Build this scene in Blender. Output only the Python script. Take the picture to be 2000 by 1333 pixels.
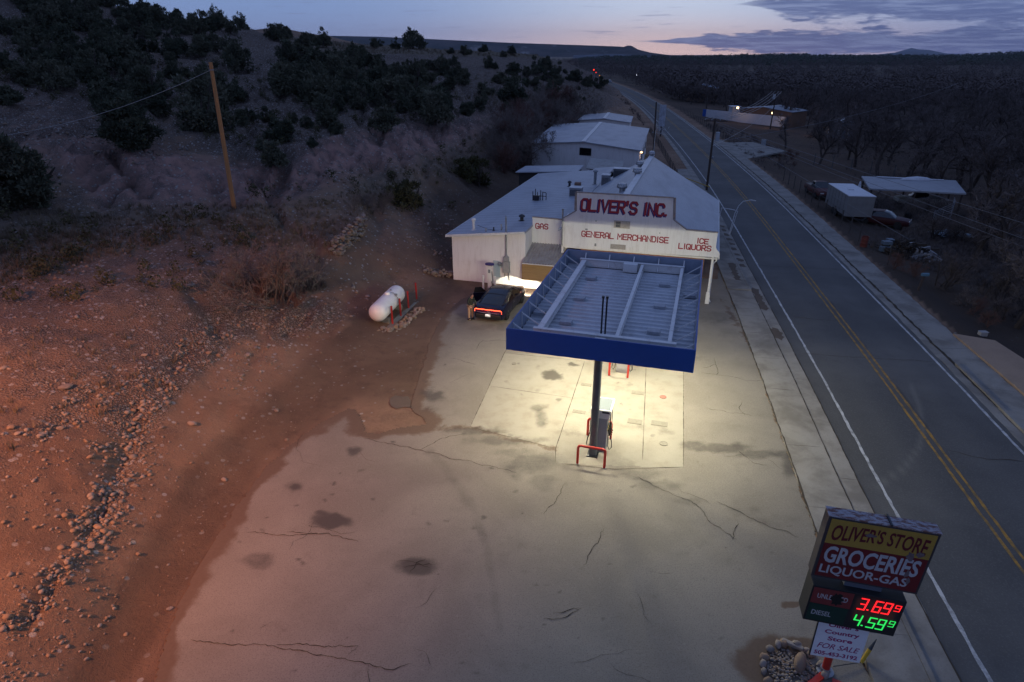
import bpy, bmesh, math, random
import numpy as np
from mathutils import Vector, Matrix
for o in list(bpy.data.objects): bpy.data.objects.remove(o, do_unlink=True)
SC = bpy.context.scene
COL = SC.collection
PI = math.pi
R = math.radians
rnd = random.Random(7)

# ------------------------------------------------------------------ camera
CAM_H, PITCH, FPX = 15.0, math.atan((666.5 - 106.0) / 1245.0), 1245.0
cd = bpy.data.cameras.new('camera'); cam = bpy.data.objects.new('camera', cd); COL.objects.link(cam)
cam.location = (0, 0, CAM_H); cam.rotation_euler = (PI / 2 - PITCH, 0, 0)
cd.sensor_width = 36; cd.lens = 36 * FPX / 2000; cd.clip_start = 0.1; cd.clip_end = 40000
SC.camera = cam
SC.view_settings.view_transform = 'Standard'; SC.view_settings.look = 'None'
SC.view_settings.exposure = 0.0; SC.view_settings.gamma = 1.0
SC.view_settings.use_curve_mapping = False
SC.render.engine = 'CYCLES'
SC.cycles.max_bounces = 5; SC.cycles.diffuse_bounces = 2; SC.cycles.glossy_bounces = 2
SC.cycles.transparent_max_bounces = 8
SC.cycles.caustics_reflective = False; SC.cycles.caustics_refractive = False
SC.cycles.sample_clamp_indirect = 4.0
try: SC.cycles.use_denoising = True
except Exception: pass

# ------------------------------------------------------------------ world: dusk sky
class NT:
    """small helper that writes node graphs as expressions"""
    def __init__(s, tree): s.t = tree
    def n(s, ty, ins=None, **kw):
        nd = s.t.nodes.new(ty)
        for k, v in kw.items(): setattr(nd, k, v)
        for k, v in (ins or {}).items(): s.set(nd.inputs[k], v)
        return nd
    def set(s, sock, v):
        if isinstance(v, bpy.types.NodeSocket): s.t.links.new(v, sock)
        elif isinstance(v, (tuple, list)) and sock.type == 'RGBA' and len(v) == 3: sock.default_value = (*v, 1)
        else: sock.default_value = v
    def m(s, op, a, b=0.0, c=None, clamp=False):
        nd = s.n('ShaderNodeMath', operation=op, use_clamp=clamp)
        s.set(nd.inputs[0], a); s.set(nd.inputs[1], b)
        if c is not None: s.set(nd.inputs[2], c)
        return nd.outputs[0]
    def ss(s, x, lo, hi):
        nd = s.n('ShaderNodeMapRange', interpolation_type='SMOOTHSTEP', clamp=True)
        s.set(nd.inputs[0], x); s.set(nd.inputs[1], lo); s.set(nd.inputs[2], hi)
        nd.inputs[3].default_value = 0; nd.inputs[4].default_value = 1
        return nd.outputs[0]
    def mix(s, f, a, b, mode='MIX'):
        nd = s.n('ShaderNodeMix', data_type='RGBA', blend_type=mode)
        s.set(nd.inputs[0], f); s.set(nd.inputs[6], a); s.set(nd.inputs[7], b)
        return nd.outputs[2]
    def noise(s, vec, scale, detail=4, rough=.55, dist=0.0, col=False):
        nd = s.n('ShaderNodeTexNoise'); 
        if vec is not None: s.set(nd.inputs['Vector'], vec)
        nd.inputs['Scale'].default_value = scale; nd.inputs['Detail'].default_value = detail
        nd.inputs['Roughness'].default_value = rough; nd.inputs['Distortion'].default_value = dist
        return nd.outputs['Color' if col else 'Fac']
    def vmul(s, vec, sc):
        nd = s.n('ShaderNodeVectorMath', operation='MULTIPLY'); s.set(nd.inputs[0], vec); nd.inputs[1].default_value = sc
        return nd.outputs[0]
    def xyz(s, x, y, z):
        nd = s.n('ShaderNodeCombineXYZ'); s.set(nd.inputs[0], x); s.set(nd.inputs[1], y); s.set(nd.inputs[2], z)
        return nd.outputs[0]

SUN_AZ, SUN_EL = 17.0, -2.0
SKY_GAIN = 1.0
W = bpy.data.worlds.new('World'); SC.world = W; W.use_nodes = True
W.node_tree.nodes.clear()
w = NT(W.node_tree)
tc = w.n('ShaderNodeTexCoord').outputs['Generated']
sp = w.n('ShaderNodeSeparateXYZ', {0: tc}).outputs
az = w.m('MULTIPLY', w.m('ARCTAN2', sp[0], sp[1]), 180 / PI)
el = w.m('MULTIPLY', w.m('ARCSINE', sp[2]), 180 / PI)
glow = w.m('POWER', 2.71828, w.m('MULTIPLY', w.m('POWER', w.m('DIVIDE', w.m('SUBTRACT', az, 13.0), 15.5), 2.0), -1.0))
front = w.ss(w.m('ABSOLUTE', az), 150, 45)
lowc = w.mix(glow, w.mix(front, (.08, .10, .20), (.27, .345, .60)), (.93, .68, .65))
midc = w.mix(glow, w.mix(front, (.09, .12, .25), (.215, .325, .61)), (.60, .68, .87))
zen = (.115, .178, .385)
sky = w.mix(w.ss(el, 0.0, 3.6), lowc, midc)
sky = w.mix(w.ss(el, 4.0, 30.0), sky, zen)
# clouds: long banks in azimuth / elevation
cv = w.xyz(w.m('MULTIPLY', az, 0.16), w.m('MULTIPLY', el, 0.95), 0.0)
n1 = w.noise(cv, 1.0, 7, .62, .3)
cv2 = w.xyz(w.m('MULTIPLY', az, 0.5), w.m('MULTIPLY', el, 3.2), 3.3)
n2 = w.noise(cv2, 1.0, 6, .6, .2)
nn = w.m('SUBTRACT', w.m('ADD', w.m('MULTIPLY', n1, .7), w.m('MULTIPLY', n2, .5)), .6)
def bank(azlo, azhi, e0, h):           # a bank whose half-height grows with azimuth
    grow = w.ss(az, azlo, azhi)
    hh = w.m('ADD', w.m('MULTIPLY', grow, h), .02)
    d = w.m('DIVIDE', w.m('ABSOLUTE', w.m('SUBTRACT', el, e0)), hh)
    v = w.m('ADD', w.m('SUBTRACT', 1.32, d), w.m('MULTIPLY', nn, 4.6))
    return w.m('MULTIPLY', w.ss(v, -.05, .45), w.ss(az, azlo - 1.0, azlo + 3.0))
e_low = w.m('SUBTRACT', .95, w.m('MULTIPLY', w.ss(az, 9, 24), .20))
c1 = bank(9.5, 21.0, e_low, .70)
e_top = w.m('SUBTRACT', 3.45, w.m('MULTIPLY', w.ss(az, 17, 36), .45))
c2 = bank(17.0, 23.5, e_top, .92)
wisp = w.noise(w.xyz(w.m('MULTIPLY', az, .22), w.m('MULTIPLY', el, 4.4), 9.1), 1.0, 4, .5, .2)
c3 = w.m('MULTIPLY', w.ss(wisp, .60, .70), w.m('MULTIPLY', w.ss(el, .8, 1.5), w.ss(az, 24.0, 12.0)))
hi = w.m('MULTIPLY', w.ss(w.noise(w.vmul(tc, (1, 1, 3)), 2.2, 5, .6, .4), .50, .68), w.ss(el, 4.5, 12.0))
cl_col = w.mix(w.ss(w.noise(w.xyz(w.m('MULTIPLY', az, .33), w.m('MULTIPLY', el, 4.2), 5.7), 1.0, 6, .62, .4), .42, .66), (.085, .13, .32), (.20, .265, .49))
sky = w.mix(w.m('MULTIPLY', c3, .55), sky, (.19, .23, .44))
sky = w.mix(w.m('MULTIPLY', hi, .5), sky, (.20, .21, .34))
sky = w.mix(w.m('MULTIPLY', c2, .92), sky, cl_col)
sky = w.mix(w.m('MULTIPLY', c1, .95), sky, cl_col)
sky = w.mix(w.ss(el, -0.3, -3.0), sky, (.03, .03, .045))
nish = w.n('ShaderNodeTexSky', sky_type='NISHITA', sun_disc=False, sun_elevation=R(SUN_EL), sun_rotation=R(SUN_AZ), altitude=1900.0)
b1 = w.n('ShaderNodeBackground', {0: nish.outputs[0], 1: 0.02})
b2 = w.n('ShaderNodeBackground', {0: sky, 1: SKY_GAIN})
ad = w.n('ShaderNodeAddShader', {0: b1.outputs[0], 1: b2.outputs[0]})
wo = w.n('ShaderNodeOutputWorld', {0: ad.outputs[0]})

# ------------------------------------------------------------------ frames of reference
def rotz(a): return Matrix.Rotation(a, 4, 'Z')
WORLD = Matrix.Identity(4)
SA = R(16.5)
STORE = Matrix.Translation((12.8, 39.2, 0)) @ rotz(-SA)      # u along the front, v away from the camera
def S(u, v, z=0.0): return STORE @ Vector((u, v, z))
def ray(x, y):                      # survey: a sight line from the viewpoint
    a = (x - 1000) / FPX; b = (666.5 - y) / FPX
    return np.array([a, math.cos(PITCH) + b * math.sin(PITCH), -math.sin(PITCH) + b * math.cos(PITCH)])
def G(x, y, z=0.0):                 # where that line meets height z
    d = ray(x, y); t = (z - CAM_H) / d[2]; return np.array([0, 0, CAM_H]) + t * d
def GY(x, y, Y):                    # where it meets distance Y
    d = ray(x, y); t = Y / d[1]; return np.array([0, 0, CAM_H]) + t * d
def proj(X, Y, Z):
    Z = Z - CAM_H
    zc = Y * math.cos(PITCH) - Z * math.sin(PITCH); zc = np.where(zc < .3, .3, zc)
    v = Y * math.sin(PITCH) + Z * math.cos(PITCH)
    return 1000 + FPX * X / zc, 666.5 - FPX * v / zc

# ------------------------------------------------------------------ lamps
def lamp(name, kind, loc, energy, color, rot=None, frame=WORLD, **kw):
    l = bpy.data.lights.new(name, kind); l.energy = energy; l.color = color
    for k, v in kw.items(): setattr(l, k, v)
    o = bpy.data.objects.new(name, l); COL.objects.link(o)
    m = frame @ Matrix.Translation(loc)
    if rot is not None: m = m @ rot
    o.matrix_world = m
    return o
CANOPY_Z = 4.70
for u in (-6.15, -2.15):
    for v in (-18.0, -14.6, -11.2):
        lamp('canopy_lamp', 'AREA', (u, v, CANOPY_Z + .02), 150, (1.0, .93, .66), None, STORE, shape='SQUARE', size=.5)
        lamp('canopy_lens_glow', 'POINT', (u, v, CANOPY_Z - .03), 430, (1.0, .96, .74), None, STORE, shadow_soft_size=.05)
# sodium lamp of the yard next door, on the bank left of the lot
YL = Vector((-22.0, 3.0, 19.0)); YA = (Vector((-17.5, 16.5, 1)) - YL).to_track_quat('-Z', 'Y').to_matrix().to_4x4()
lamp('yard_lamp', 'SPOT', YL, 42000, (1.0, .37, .15), YA, shadow_soft_size=.6, spot_size=R(78), spot_blend=1.0)
for u in (-13.35, -11.95):           # low beams of the parked car on the store wall
    lamp('low_beam', 'SPOT', (u, -2.05, .66), 260, (1, .93, .74), Matrix.Rotation(R(90 - 38), 4, 'X'), STORE, spot_size=R(78), spot_blend=.06, shadow_soft_size=.03)
lamp('porch_lamp', 'AREA', (-5.5, 2.6, 2.95), 60, (1, .80, .5), None, STORE, shape='RECTANGLE', size=6, size_y=.3)

# ------------------------------------------------------------------ scene tree helpers
ORG = {}
def empty(name, frame=WORLD, base=(0, 0, 0)):
    o = bpy.data.objects.new(name, None); COL.objects.link(o); o.empty_display_size = .2
    o.matrix_world = frame @ Matrix.Translation(base); ORG[o.name] = (Vector(base), frame)
    return o
def tag(o, label=None, cat=None, group=None, kind=None):
    if label: o['label'] = label
    if cat: o['category'] = cat
    if group: o['group'] = group
    if kind: o['kind'] = kind
    return o
def thing(name, label, cat, frame=WORLD, base=(0, 0, 0), group=None):
    return tag(empty(name, frame, base), label, cat, group)
def dup(root, mat=None, label=None, group=None):
    r = root.copy(); COL.objects.link(r)
    if mat is not None: r.matrix_world = mat
    if label: r['label'] = label
    if group: r['group'] = group
    for ch in list(root.children):
        c = ch.copy(); COL.objects.link(c); c.parent = r; c.matrix_parent_inverse = ch.matrix_parent_inverse.copy()
        for g in list(ch.children):
            d = g.copy(); COL.objects.link(d); d.parent = c; d.matrix_parent_inverse = g.matrix_parent_inverse.copy()
    return r
class MB:
    """collects shapes; build() links them as ONE mesh object"""
    def __init__(s): s.v = []; s.f = []; s.mi = []; s.m = 0
    def add(s, vs, fs):
        b = len(s.v); s.v += [tuple(p) for p in vs]
        for f in fs: s.f.append(tuple(b + i for i in f)); s.mi.append(s.m)
        return s
    def quad(s, a, b, c, d): return s.add([a, b, c, d], [(0, 1, 2, 3)])
    def box(s, x0, x1, y0, y1, z0, z1, M=None):
        vs = [Vector((x, y, z)) for z in (z0, z1) for y in (y0, y1) for x in (x0, x1)]
        if M is not None: vs = [M @ p for p in vs]
        return s.add(vs, [(0, 2, 3, 1), (4, 5, 7, 6), (0, 1, 5, 4), (2, 6, 7, 3), (0, 4, 6, 2), (1, 3, 7, 5)])
    def cbox(s, c, size, M=None):
        x, y, z = c; a, b, d = size[0] / 2, size[1] / 2, size[2] / 2
        return s.box(x - a, x + a, y - b, y + b, z - d, z + d, M)
    def bar(s, p, q, wd, ht=None):          # a beam of rectangular section from p to q
        p, q = Vector(p), Vector(q); ht = ht or wd; d = (q - p); L = d.length; d.normalize()
        up = Vector((0, 0, 1)) if abs(d.z) < .95 else Vector((0, 1, 0))
        x = d.cross(up).normalized(); y = x.cross(d)
        vs = []
        for c in (p, q):
            for i, j in ((-1, -1), (1, -1), (1, 1), (-1, 1)): vs.append(c + x * i * wd / 2 + y * j * ht / 2)
        return s.add(vs, [(3, 2, 1, 0), (4, 5, 6, 7), (0, 1, 5, 4), (1, 2, 6, 5), (2, 3, 7, 6), (3, 0, 4, 7)])
    def tube(s, path, r, n=8, cap=True):
        path = [Vector(p) for p in path]; k = len(path); rs = r if isinstance(r, (list, tuple)) else [r] * k
        vs, fs = [], []; px = None
        for i, p in enumerate(path):
            d = (path[min(i + 1, k - 1)] - path[max(i - 1, 0)])
            d = d.normalized() if d.length > 1e-9 else Vector((0, 0, 1))
            if px is None:
                up = Vector((0, 0, 1)) if abs(d.z) < .9 else Vector((1, 0, 0)); px = d.cross(up).normalized()
            else:
                px = px - d * px.dot(d)
                px = px.normalized() if px.length > 1e-6 else d.orthogonal().normalized()
            py = d.cross(px)
            for j in range(n):
                a = 2 * PI * j / n; vs.append(p + (px * math.cos(a) + py * math.sin(a)) * rs[i])
        for i in range(k - 1):
            for j in range(n):
                j2 = (j + 1) % n; fs.append((i * n + j, i * n + j2, (i + 1) * n + j2, (i + 1) * n + j))
        if cap: fs += [tuple(range(n - 1, -1, -1)), tuple((k - 1) * n + j for j in range(n))]
        return s.add(vs, fs)
    def lathe(s, prof, n=16, c=(0, 0, 0), M=None):     # prof: (radius, height)
        vs, fs = [], []
        for r_, z in prof:
            for j in range(n):
                a = 2 * PI * j / n; p = Vector((c[0] + r_ * math.cos(a), c[1] + r_ * math.sin(a), c[2] + z))
                vs.append(M @ p if M is not None else p)
        for i in range(len(prof) - 1):
            for j in range(n):
                j2 = (j + 1) % n; fs.append((i * n + j, i * n + j2, (i + 1) * n + j2, (i + 1) * n + j))
        fs += [tuple(range(n - 1, -1, -1)), tuple((len(prof) - 1) * n + j for j in range(n))]
        return s.add(vs, fs)
    def prism(s, poly, mp, d0, d1):            # poly 2D, mp(a,b,depth)->3D
        n = len(poly)
        vs = [mp(a, b, d0) for a, b in poly] + [mp(a, b, d1) for a, b in poly]
        return s.add(vs, [tuple(range(n)), tuple(range(2 * n - 1, n - 1, -1))] + [(i, i + n, (i + 1) % n + n, (i + 1) % n) for i in range(n)])
    def rock(s, c, r, sq=(1, 1, .7), sub=1, rg=rnd):
        bm = bmesh.new(); bmesh.ops.create_icosphere(bm, subdivisions=sub, radius=1.0)
        a = rg.random() * 6.3; ca, sa = math.cos(a), math.sin(a); k = [rg.uniform(.7, 1.25) for _ in range(3)]
        vs = []
        for p in bm.verts:
            f = 1 + rg.uniform(-.14, .14); x, y, z = p.co.x * k[0] * sq[0] * f, p.co.y * k[1] * sq[1] * f, p.co.z * k[2] * sq[2] * f
            vs.append((c[0] + r * (x * ca - y * sa), c[1] + r * (x * sa + y * ca), c[2] + r * z))
        fs = [tuple(v.index for v in f.verts) for f in bm.faces]; bm.free()
        return s.add(vs, fs)
    def build(s, name, mats, parent=None, smooth=False, bevel=0.0, frame=WORLD, fix=True):
        me = bpy.data.meshes.new(name)
        vs = s.v
        if parent is not None and parent.name in ORG:
            b = ORG[parent.name][0]; vs = [(p[0] - b.x, p[1] - b.y, p[2] - b.z) for p in vs]
        me.from_pydata(vs, [], s.f)
        mats = mats if isinstance(mats, (list, tuple)) else [mats]
        for m_ in mats: me.materials.append(m_)
        if len(mats) > 1: me.polygons.foreach_set('material_index', s.mi)
        if fix:
            bm = bmesh.new(); bm.from_mesh(me); bmesh.ops.recalc_face_normals(bm, faces=bm.faces); bm.to_mesh(me); bm.free()
        if smooth:
            me.polygons.foreach_set('use_smooth', [True] * len(me.polygons))
            try: me.set_sharp_from_angle(angle=R(40))
            except Exception: pass
        o = bpy.data.objects.new(name, me); COL.objects.link(o)
        if parent is not None:
            o.parent = parent
            if parent.name in ORG: ORG[o.name] = (ORG[parent.name][0], None)
        else: o.matrix_world = frame
        if bevel:
            md = o.modifiers.new('bevel', 'BEVEL'); md.width = bevel; md.segments = 2; md.limit_method = 'ANGLE'; md.angle_limit = R(40)
        return o
def npmesh(name, V, F, mats, attrs=None, smooth=True, parent=None, mi=None):
    me = bpy.data.meshes.new(name); V = np.asarray(V, np.float32); F = np.asarray(F, np.int32); k = F.shape[1]
    me.vertices.add(len(V)); me.vertices.foreach_set('co', V.ravel())
    me.loops.add(F.size); me.loops.foreach_set('vertex_index', F.ravel())
    me.polygons.add(len(F)); me.polygons.foreach_set('loop_start', np.arange(0, F.size, k, dtype=np.int32))
    try: me.polygons.foreach_set('loop_total', np.full(len(F), k, np.int32))
    except Exception: pass
    for m_ in (mats if isinstance(mats, (list, tuple)) else [mats]): me.materials.append(m_)
    if mi is not None: me.polygons.foreach_set('material_index', np.asarray(mi, np.int32))
    me.update(calc_edges=True); me.validate()
    if smooth: me.polygons.foreach_set('use_smooth', np.ones(len(F), bool))
    for an, arr in (attrs or {}).items():
        at = me.attributes.new(an, 'FLOAT', 'POINT'); at.data.foreach_set('value', np.asarray(arr, np.float32))
    o = bpy.data.objects.new(name, me); COL.objects.link(o)
    if parent is not None: o.parent = parent
    return o

# ------------------------------------------------------------------ noise for shaping ground
def _h(ix, iy, s):
    n = (ix.astype(np.int64) * 374761393 + iy.astype(np.int64) * 668265263 + s * 974711) & 0x7fffffff
    n = ((n ^ (n >> 13)) * 1274126177) & 0x7fffffff
    return ((n ^ (n >> 16)) & 0xffff) / 65535.0
def vnoise(x, y, s=0):
    x = np.asarray(x, float); y = np.asarray(y, float)
    ix, iy = np.floor(x), np.floor(y); fx, fy = x - ix, y - iy; fx = fx * fx * (3 - 2 * fx); fy = fy * fy * (3 - 2 * fy)
    a, b, c, d = _h(ix, iy, s), _h(ix + 1, iy, s), _h(ix, iy + 1, s), _h(ix + 1, iy + 1, s)
    return (a * (1 - fx) + b * fx) * (1 - fy) + (c * (1 - fx) + d * fx) * fy
def fbm(x, y, s=0, o=4):
    t, a, n = 0, .5, 0
    for i in range(o): t = t + a * vnoise(x * 2 ** i, y * 2 ** i, s + i * 17); n += a; a *= .5
    return t / n
def sstep(x, a, b):
    t = np.clip((x - a) / (b - a), 0, 1); return t * t * (3 - 2 * t)
def inpoly(x, y, P):
    P = np.asarray(P, float); r = np.zeros(np.shape(x), bool); n = len(P); j = n - 1
    for i in range(n):
        xi, yi, xj, yj = *P[i], *P[j]
        c = ((yi > y) != (yj > y)) & (x < (xj - xi) * (y - yi) / (yj - yi + 1e-12) + xi); r ^= c; j = i
    return r
def polydist(x, y, P, closed=False):
    P = np.asarray(P, float); d = np.full(np.shape(x), 1e9); n = len(P)
    for i in range(n if closed else n - 1):
        a, b = P[i], P[(i + 1) % n]; ab = b - a; L = ab @ ab + 1e-12
        t = np.clip(((x - a[0]) * ab[0] + (y - a[1]) * ab[1]) / L, 0, 1)
        d = np.minimum(d, np.hypot(x - a[0] - t * ab[0], y - a[1] - t * ab[1]))
    return d
# ------------------------------------------------------------------ materials
def material(name, base=(.5, .5, .5), rough=.7, metal=0.0, spec=.4, fn=None):
    m = bpy.data.materials.new(name); m.use_nodes = True; m.node_tree.nodes.clear(); t = NT(m.node_tree)
    p = t.n('ShaderNodeBsdfPrincipled'); p.inputs['Base Color'].default_value = (*base, 1)
    p.inputs['Roughness'].default_value = rough; p.inputs['Metallic'].default_value = metal
    p.inputs['Specular IOR Level'].default_value = spec
    t.n('ShaderNodeOutputMaterial', {0: p.outputs[0]})
    if fn: fn(t, p)
    return m
def bump(t, p, h, strength=.4, dist=.02):
    b = t.n('ShaderNodeBump', {'Height': h}); b.inputs['Strength'].default_value = strength; b.inputs['Distance'].default_value = dist
    t.set(p.inputs['Normal'], b.outputs[0])
def objc(t): return t.n('ShaderNodeTexCoord').outputs['Object']
def wpos(t): return t.n('ShaderNodeNewGeometry').outputs['Position']
def attr(t, n): return t.n('ShaderNodeAttribute', attribute_name=n).outputs['Fac']
def worn(name, c, c2=None, rough=.6, metal=0.0, scale=1.5, amt=.6, bmp=.0, spec=.4, stretch=(1, 1, 1), lo=.42, hi=.72):
    c2 = c2 or tuple(x * .62 for x in c)
    def fn(t, p):
        v = t.vmul(objc(t), stretch)
        a = t.noise(v, scale, 6, .65); b = t.noise(v, scale * 9, 3, .6)
        f = t.m('MULTIPLY', t.ss(t.m('ADD', t.m('MULTIPLY', a, .75), t.m('MULTIPLY', b, .25)), lo, hi), amt)
        t.set(p.inputs['Base Color'], t.mix(f, c, c2))
        t.set(p.inputs['Roughness'], t.m('ADD', rough - .06, t.m('MULTIPLY', a, .14)))
        if bmp: bump(t, p, b, bmp, .01)
    return material(name, c, rough, metal, spec, fn)
def emit(name, col, strength):
    m = bpy.data.materials.new(name); m.use_nodes = True; m.node_tree.nodes.clear(); t = NT(m.node_tree)
    e = t.n('ShaderNodeEmission', {0: (*col, 1)}); e.inputs[1].default_value = strength
    t.n('ShaderNodeOutputMaterial', {0: e.outputs[0]}); return m

def m_lot(t, p):
    P = wpos(t)
    big = t.noise(P, .22, 5, .6, .4); mid = t.noise(P, 1.3, 6, .65); fine = t.noise(P, 9, 5, .75); speck = t.noise(P, 24, 4, .75)
    c = t.mix(t.ss(big, .35, .68), (.208, .184, .153), (.262, .234, .197))
    c = t.mix(t.m('MULTIPLY', t.ss(mid, .52, .78), .4), c, (.155, .133, .108))
    c = t.mix(t.m('MULTIPLY', t.ss(speck, .48, .66), .55), c, (.085, .078, .068))
    c = t.mix(t.m('MULTIPLY', t.ss(fine, .54, .70), .5), c, (.30, .275, .235))
    new = attr(t, 'pad')
    c = t.mix(t.m('MULTIPLY', new, .5), c, t.mix(t.ss(mid, .4, .7), (.37, .345, .285), (.30, .27, .215)))
    dirt = attr(t, 'dirt')
    c = t.mix(t.ss(t.m('ADD', dirt, t.m('ADD', t.m('MULTIPLY', t.m('SUBTRACT', mid, .5), .8), t.m('MULTIPLY', t.m('SUBTRACT', fine, .5), .35))), .28, .62), c, t.mix(fine, (.105, .07, .05), (.17, .12, .085)))
    st = attr(t, 'stain')
    f = t.ss(t.m('ADD', st, t.m('ADD', t.m('MULTIPLY', t.m('SUBTRACT', mid, .5), .6), t.m('MULTIPLY', t.m('SUBTRACT', fine, .5), .5))), .10, .92)
    c = t.mix(t.m('MULTIPLY', f, .80), c, (.055, .046, .038))
    t.set(p.inputs['Base Color'], c)
    t.set(p.inputs['Roughness'], t.m('SUBTRACT', .85, t.m('MULTIPLY', f, .25)))
    bump(t, p, t.m('ADD', t.m('MULTIPLY', fine, .6), t.m('MULTIPLY', speck, .4)), .35, .012)
M_LOT = material('lot_concrete', rough=.85, spec=.3, fn=m_lot)
def m_road(t, p):
    P = wpos(t); big = t.noise(P, .15, 4, .6); mid = t.noise(P, 1.1, 6, .6); speck = t.noise(P, 16, 5, .8); pale = attr(t, 'pale'); dark = attr(t, 'dark')
    c = t.mix(t.ss(big, .35, .7), (.076, .075, .074), (.113, .110, .107))
    c = t.mix(t.m('MULTIPLY', t.ss(speck, .48, .68), .5), c, (.175, .17, .165))
    c = t.mix(t.m('MULTIPLY', t.ss(mid, .5, .75), .35), c, (.062, .061, .061))
    c = t.mix(pale, c, (.19, .18, .165)); c = t.mix(t.m('MULTIPLY', dark, .6), c, (.028, .027, .027))
    t.set(p.inputs['Base Color'], c); bump(t, p, speck, .5, .008)
M_ROAD = material('road_asphalt', rough=.82, spec=.35, fn=m_road)
def m_walk(t, p):
    P = wpos(t); big = t.noise(P, .5, 5, .65, .3); fine = t.noise(P, 30, 3, .7)
    c = t.mix(t.ss(big, .38, .68), (.30, .28, .25), (.19, .172, .15)); c = t.mix(t.m('MULTIPLY', t.ss(fine, .5, .75), .4), c, (.11, .10, .09))
    t.set(p.inputs['Base Color'], c); bump(t, p, fine, .3, .01)
M_WALK = material('sidewalk_concrete', rough=.88, spec=.25, fn=m_walk)
def m_ground(t, p):
    P = wpos(t); gr, pk, gs, dk = attr(t, 'gravel'), attr(t, 'pink'), attr(t, 'grass'), attr(t, 'dark')
    big = t.noise(P, .12, 6, .65, .5); mid = t.noise(P, .9, 7, .7, .3); fine = t.noise(P, 7, 5, .75); vf = t.noise(P, 34, 3, .7)
    c = t.mix(t.ss(big, .34, .68), (.22, .14, .098), (.33, .22, .15))
    c = t.mix(t.m('MULTIPLY', t.ss(mid, .45, .72), .6), c, (.15, .098, .074))
    c = t.mix(t.m('MULTIPLY', pk, .8), c, t.mix(t.ss(mid, .35, .7), (.50, .285, .235), (.30, .185, .165)))
    vo = t.n('ShaderNodeTexVoronoi', {'Vector': P, 'Scale': 4.5}); vo2 = t.n('ShaderNodeTexVoronoi', {'Vector': P, 'Scale': 11.0})
    hs = t.n('ShaderNodeSeparateColor', {0: vo.outputs['Color']}).outputs; hs2 = t.n('ShaderNodeSeparateColor', {0: vo2.outputs['Color']}).outputs
    peb = t.mix(hs[1], (.28, .255, .23), (.52, .485, .445)); peb = t.mix(hs2[2], peb, t.mix(hs2[1], (.30, .26, .23), (.44, .41, .39)))
    shade = t.mix(t.ss(vo2.outputs['Distance'], .10, .55), peb, (.13, .105, .09))
    gm = t.ss(t.m('ADD', gr, t.m('MULTIPLY', t.m('SUBTRACT', mid, .5), .9)), .3, .75)
    c = t.mix(t.m('MULTIPLY', gm, .75), c, shade)
    pm = t.m('MULTIPLY', t.ss(t.m('ADD', t.m('MULTIPLY', gr, .35), hs[0]), .93, .98), t.ss(vo.outputs['Distance'], .46, .30))
    c = t.mix(pm, c, peb)
    gg = t.ss(t.m('ADD', gs, t.m('MULTIPLY', t.m('SUBTRACT', fine, .5), 1.1)), .35, .8)
    c = t.mix(t.m('MULTIPLY', gg, .8), c, t.mix(vf, (.14, .11, .08), (.30, .25, .18)))
    c = t.mix(t.m('MULTIPLY', t.ss(vf, .5, .8), .3), c, (.09, .06, .045))
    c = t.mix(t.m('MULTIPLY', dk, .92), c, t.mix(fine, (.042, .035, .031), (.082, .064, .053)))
    t.set(p.inputs['Base Color'], c)
    h = t.m('ADD', t.m('MULTIPLY', fine, .55), t.m('ADD', t.m('MULTIPLY', vf, .2), t.m('MULTIPLY', t.m('SUBTRACT', .5, vo2.outputs['Distance']), t.m('MULTIPLY', gm, .7))))
    bump(t, p, h, 1.0, .22)
M_GROUND = material('hill_soil', rough=.95, spec=.1, fn=m_ground)
def m_white(t, p):
    o = objc(t); st = t.noise(t.vmul(o, (3.5, 3.5, .35)), 1.6, 6, .7); b = t.noise(o, 1.1, 6, .6); f = t.noise(o, 22, 3, .6)
    c = t.mix(t.m('MULTIPLY', t.ss(st, .46, .76), .45), (.82, .80, .78), (.54, .50, .46))
    c = t.mix(t.m('MULTIPLY', t.ss(b, .55, .75), .35), c, (.60, .54, .48))
    t.set(p.inputs['Base Color'], c); bump(t, p, f, .25, .01)
M_WHITE = material('weathered_white_stucco', rough=.85, spec=.2, fn=m_white)
def m_roof(axis, pitch):
    def fn(t, p):
        o = objc(t); s = t.n('ShaderNodeSeparateXYZ', {0: o}).outputs
        wv = t.m('SINE', t.m('MULTIPLY', s[axis], 2 * PI / pitch))
        rib = t.ss(wv, .72, .98)
        big = t.noise(t.vmul(o, (1, .5, 1)), .45, 6, .65); f = t.noise(o, 9, 4, .6)
        c = t.mix(t.ss(big, .38, .72), (.42, .45, .50), (.31, .33, .38)); c = t.mix(t.m('MULTIPLY', t.ss(f, .50, .72), .4), c, (.25, .22, .20))
        c = t.mix(t.m('MULTIPLY', rib, .45), c, (.22, .23, .26))
        t.set(p.inputs['Base Color'], c); bump(t, p, rib, .8, .03)
    return fn
M_ROOF = material('pale_metal_roof', rough=.42, metal=.0, spec=.5, fn=m_roof(1, .42))
M_ROOF_W = material('pale_roof_sheet', rough=.5, metal=.0, spec=.4, fn=m_roof(1, .85))
M_TRIMW = worn('white_trim', (.72, .72, .72), (.45, .43, .40), .5, scale=3)
M_BLUE = worn('blue_fascia_paint', (.020, .082, .34), (.016, .064, .26), .38, scale=.8, amt=.5, spec=.35)
M_BLUEIN = worn('grey_blue_fascia_back', (.30, .34, .42), (.17, .21, .30), .6, scale=2)
M_DECK = worn('galvanised_deck', (.62, .64, .67), (.38, .38, .40), .45, .1, scale=.7, stretch=(1, .4, 1))
M_BEAM = worn('painted_beam', (.82, .80, .78), (.36, .27, .21), .55, scale=1.6, lo=.5, hi=.72)
M_STEEL = worn('grey_steel', (.34, .35, .36), (.19, .18, .18), .42, .6, scale=4)
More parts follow.
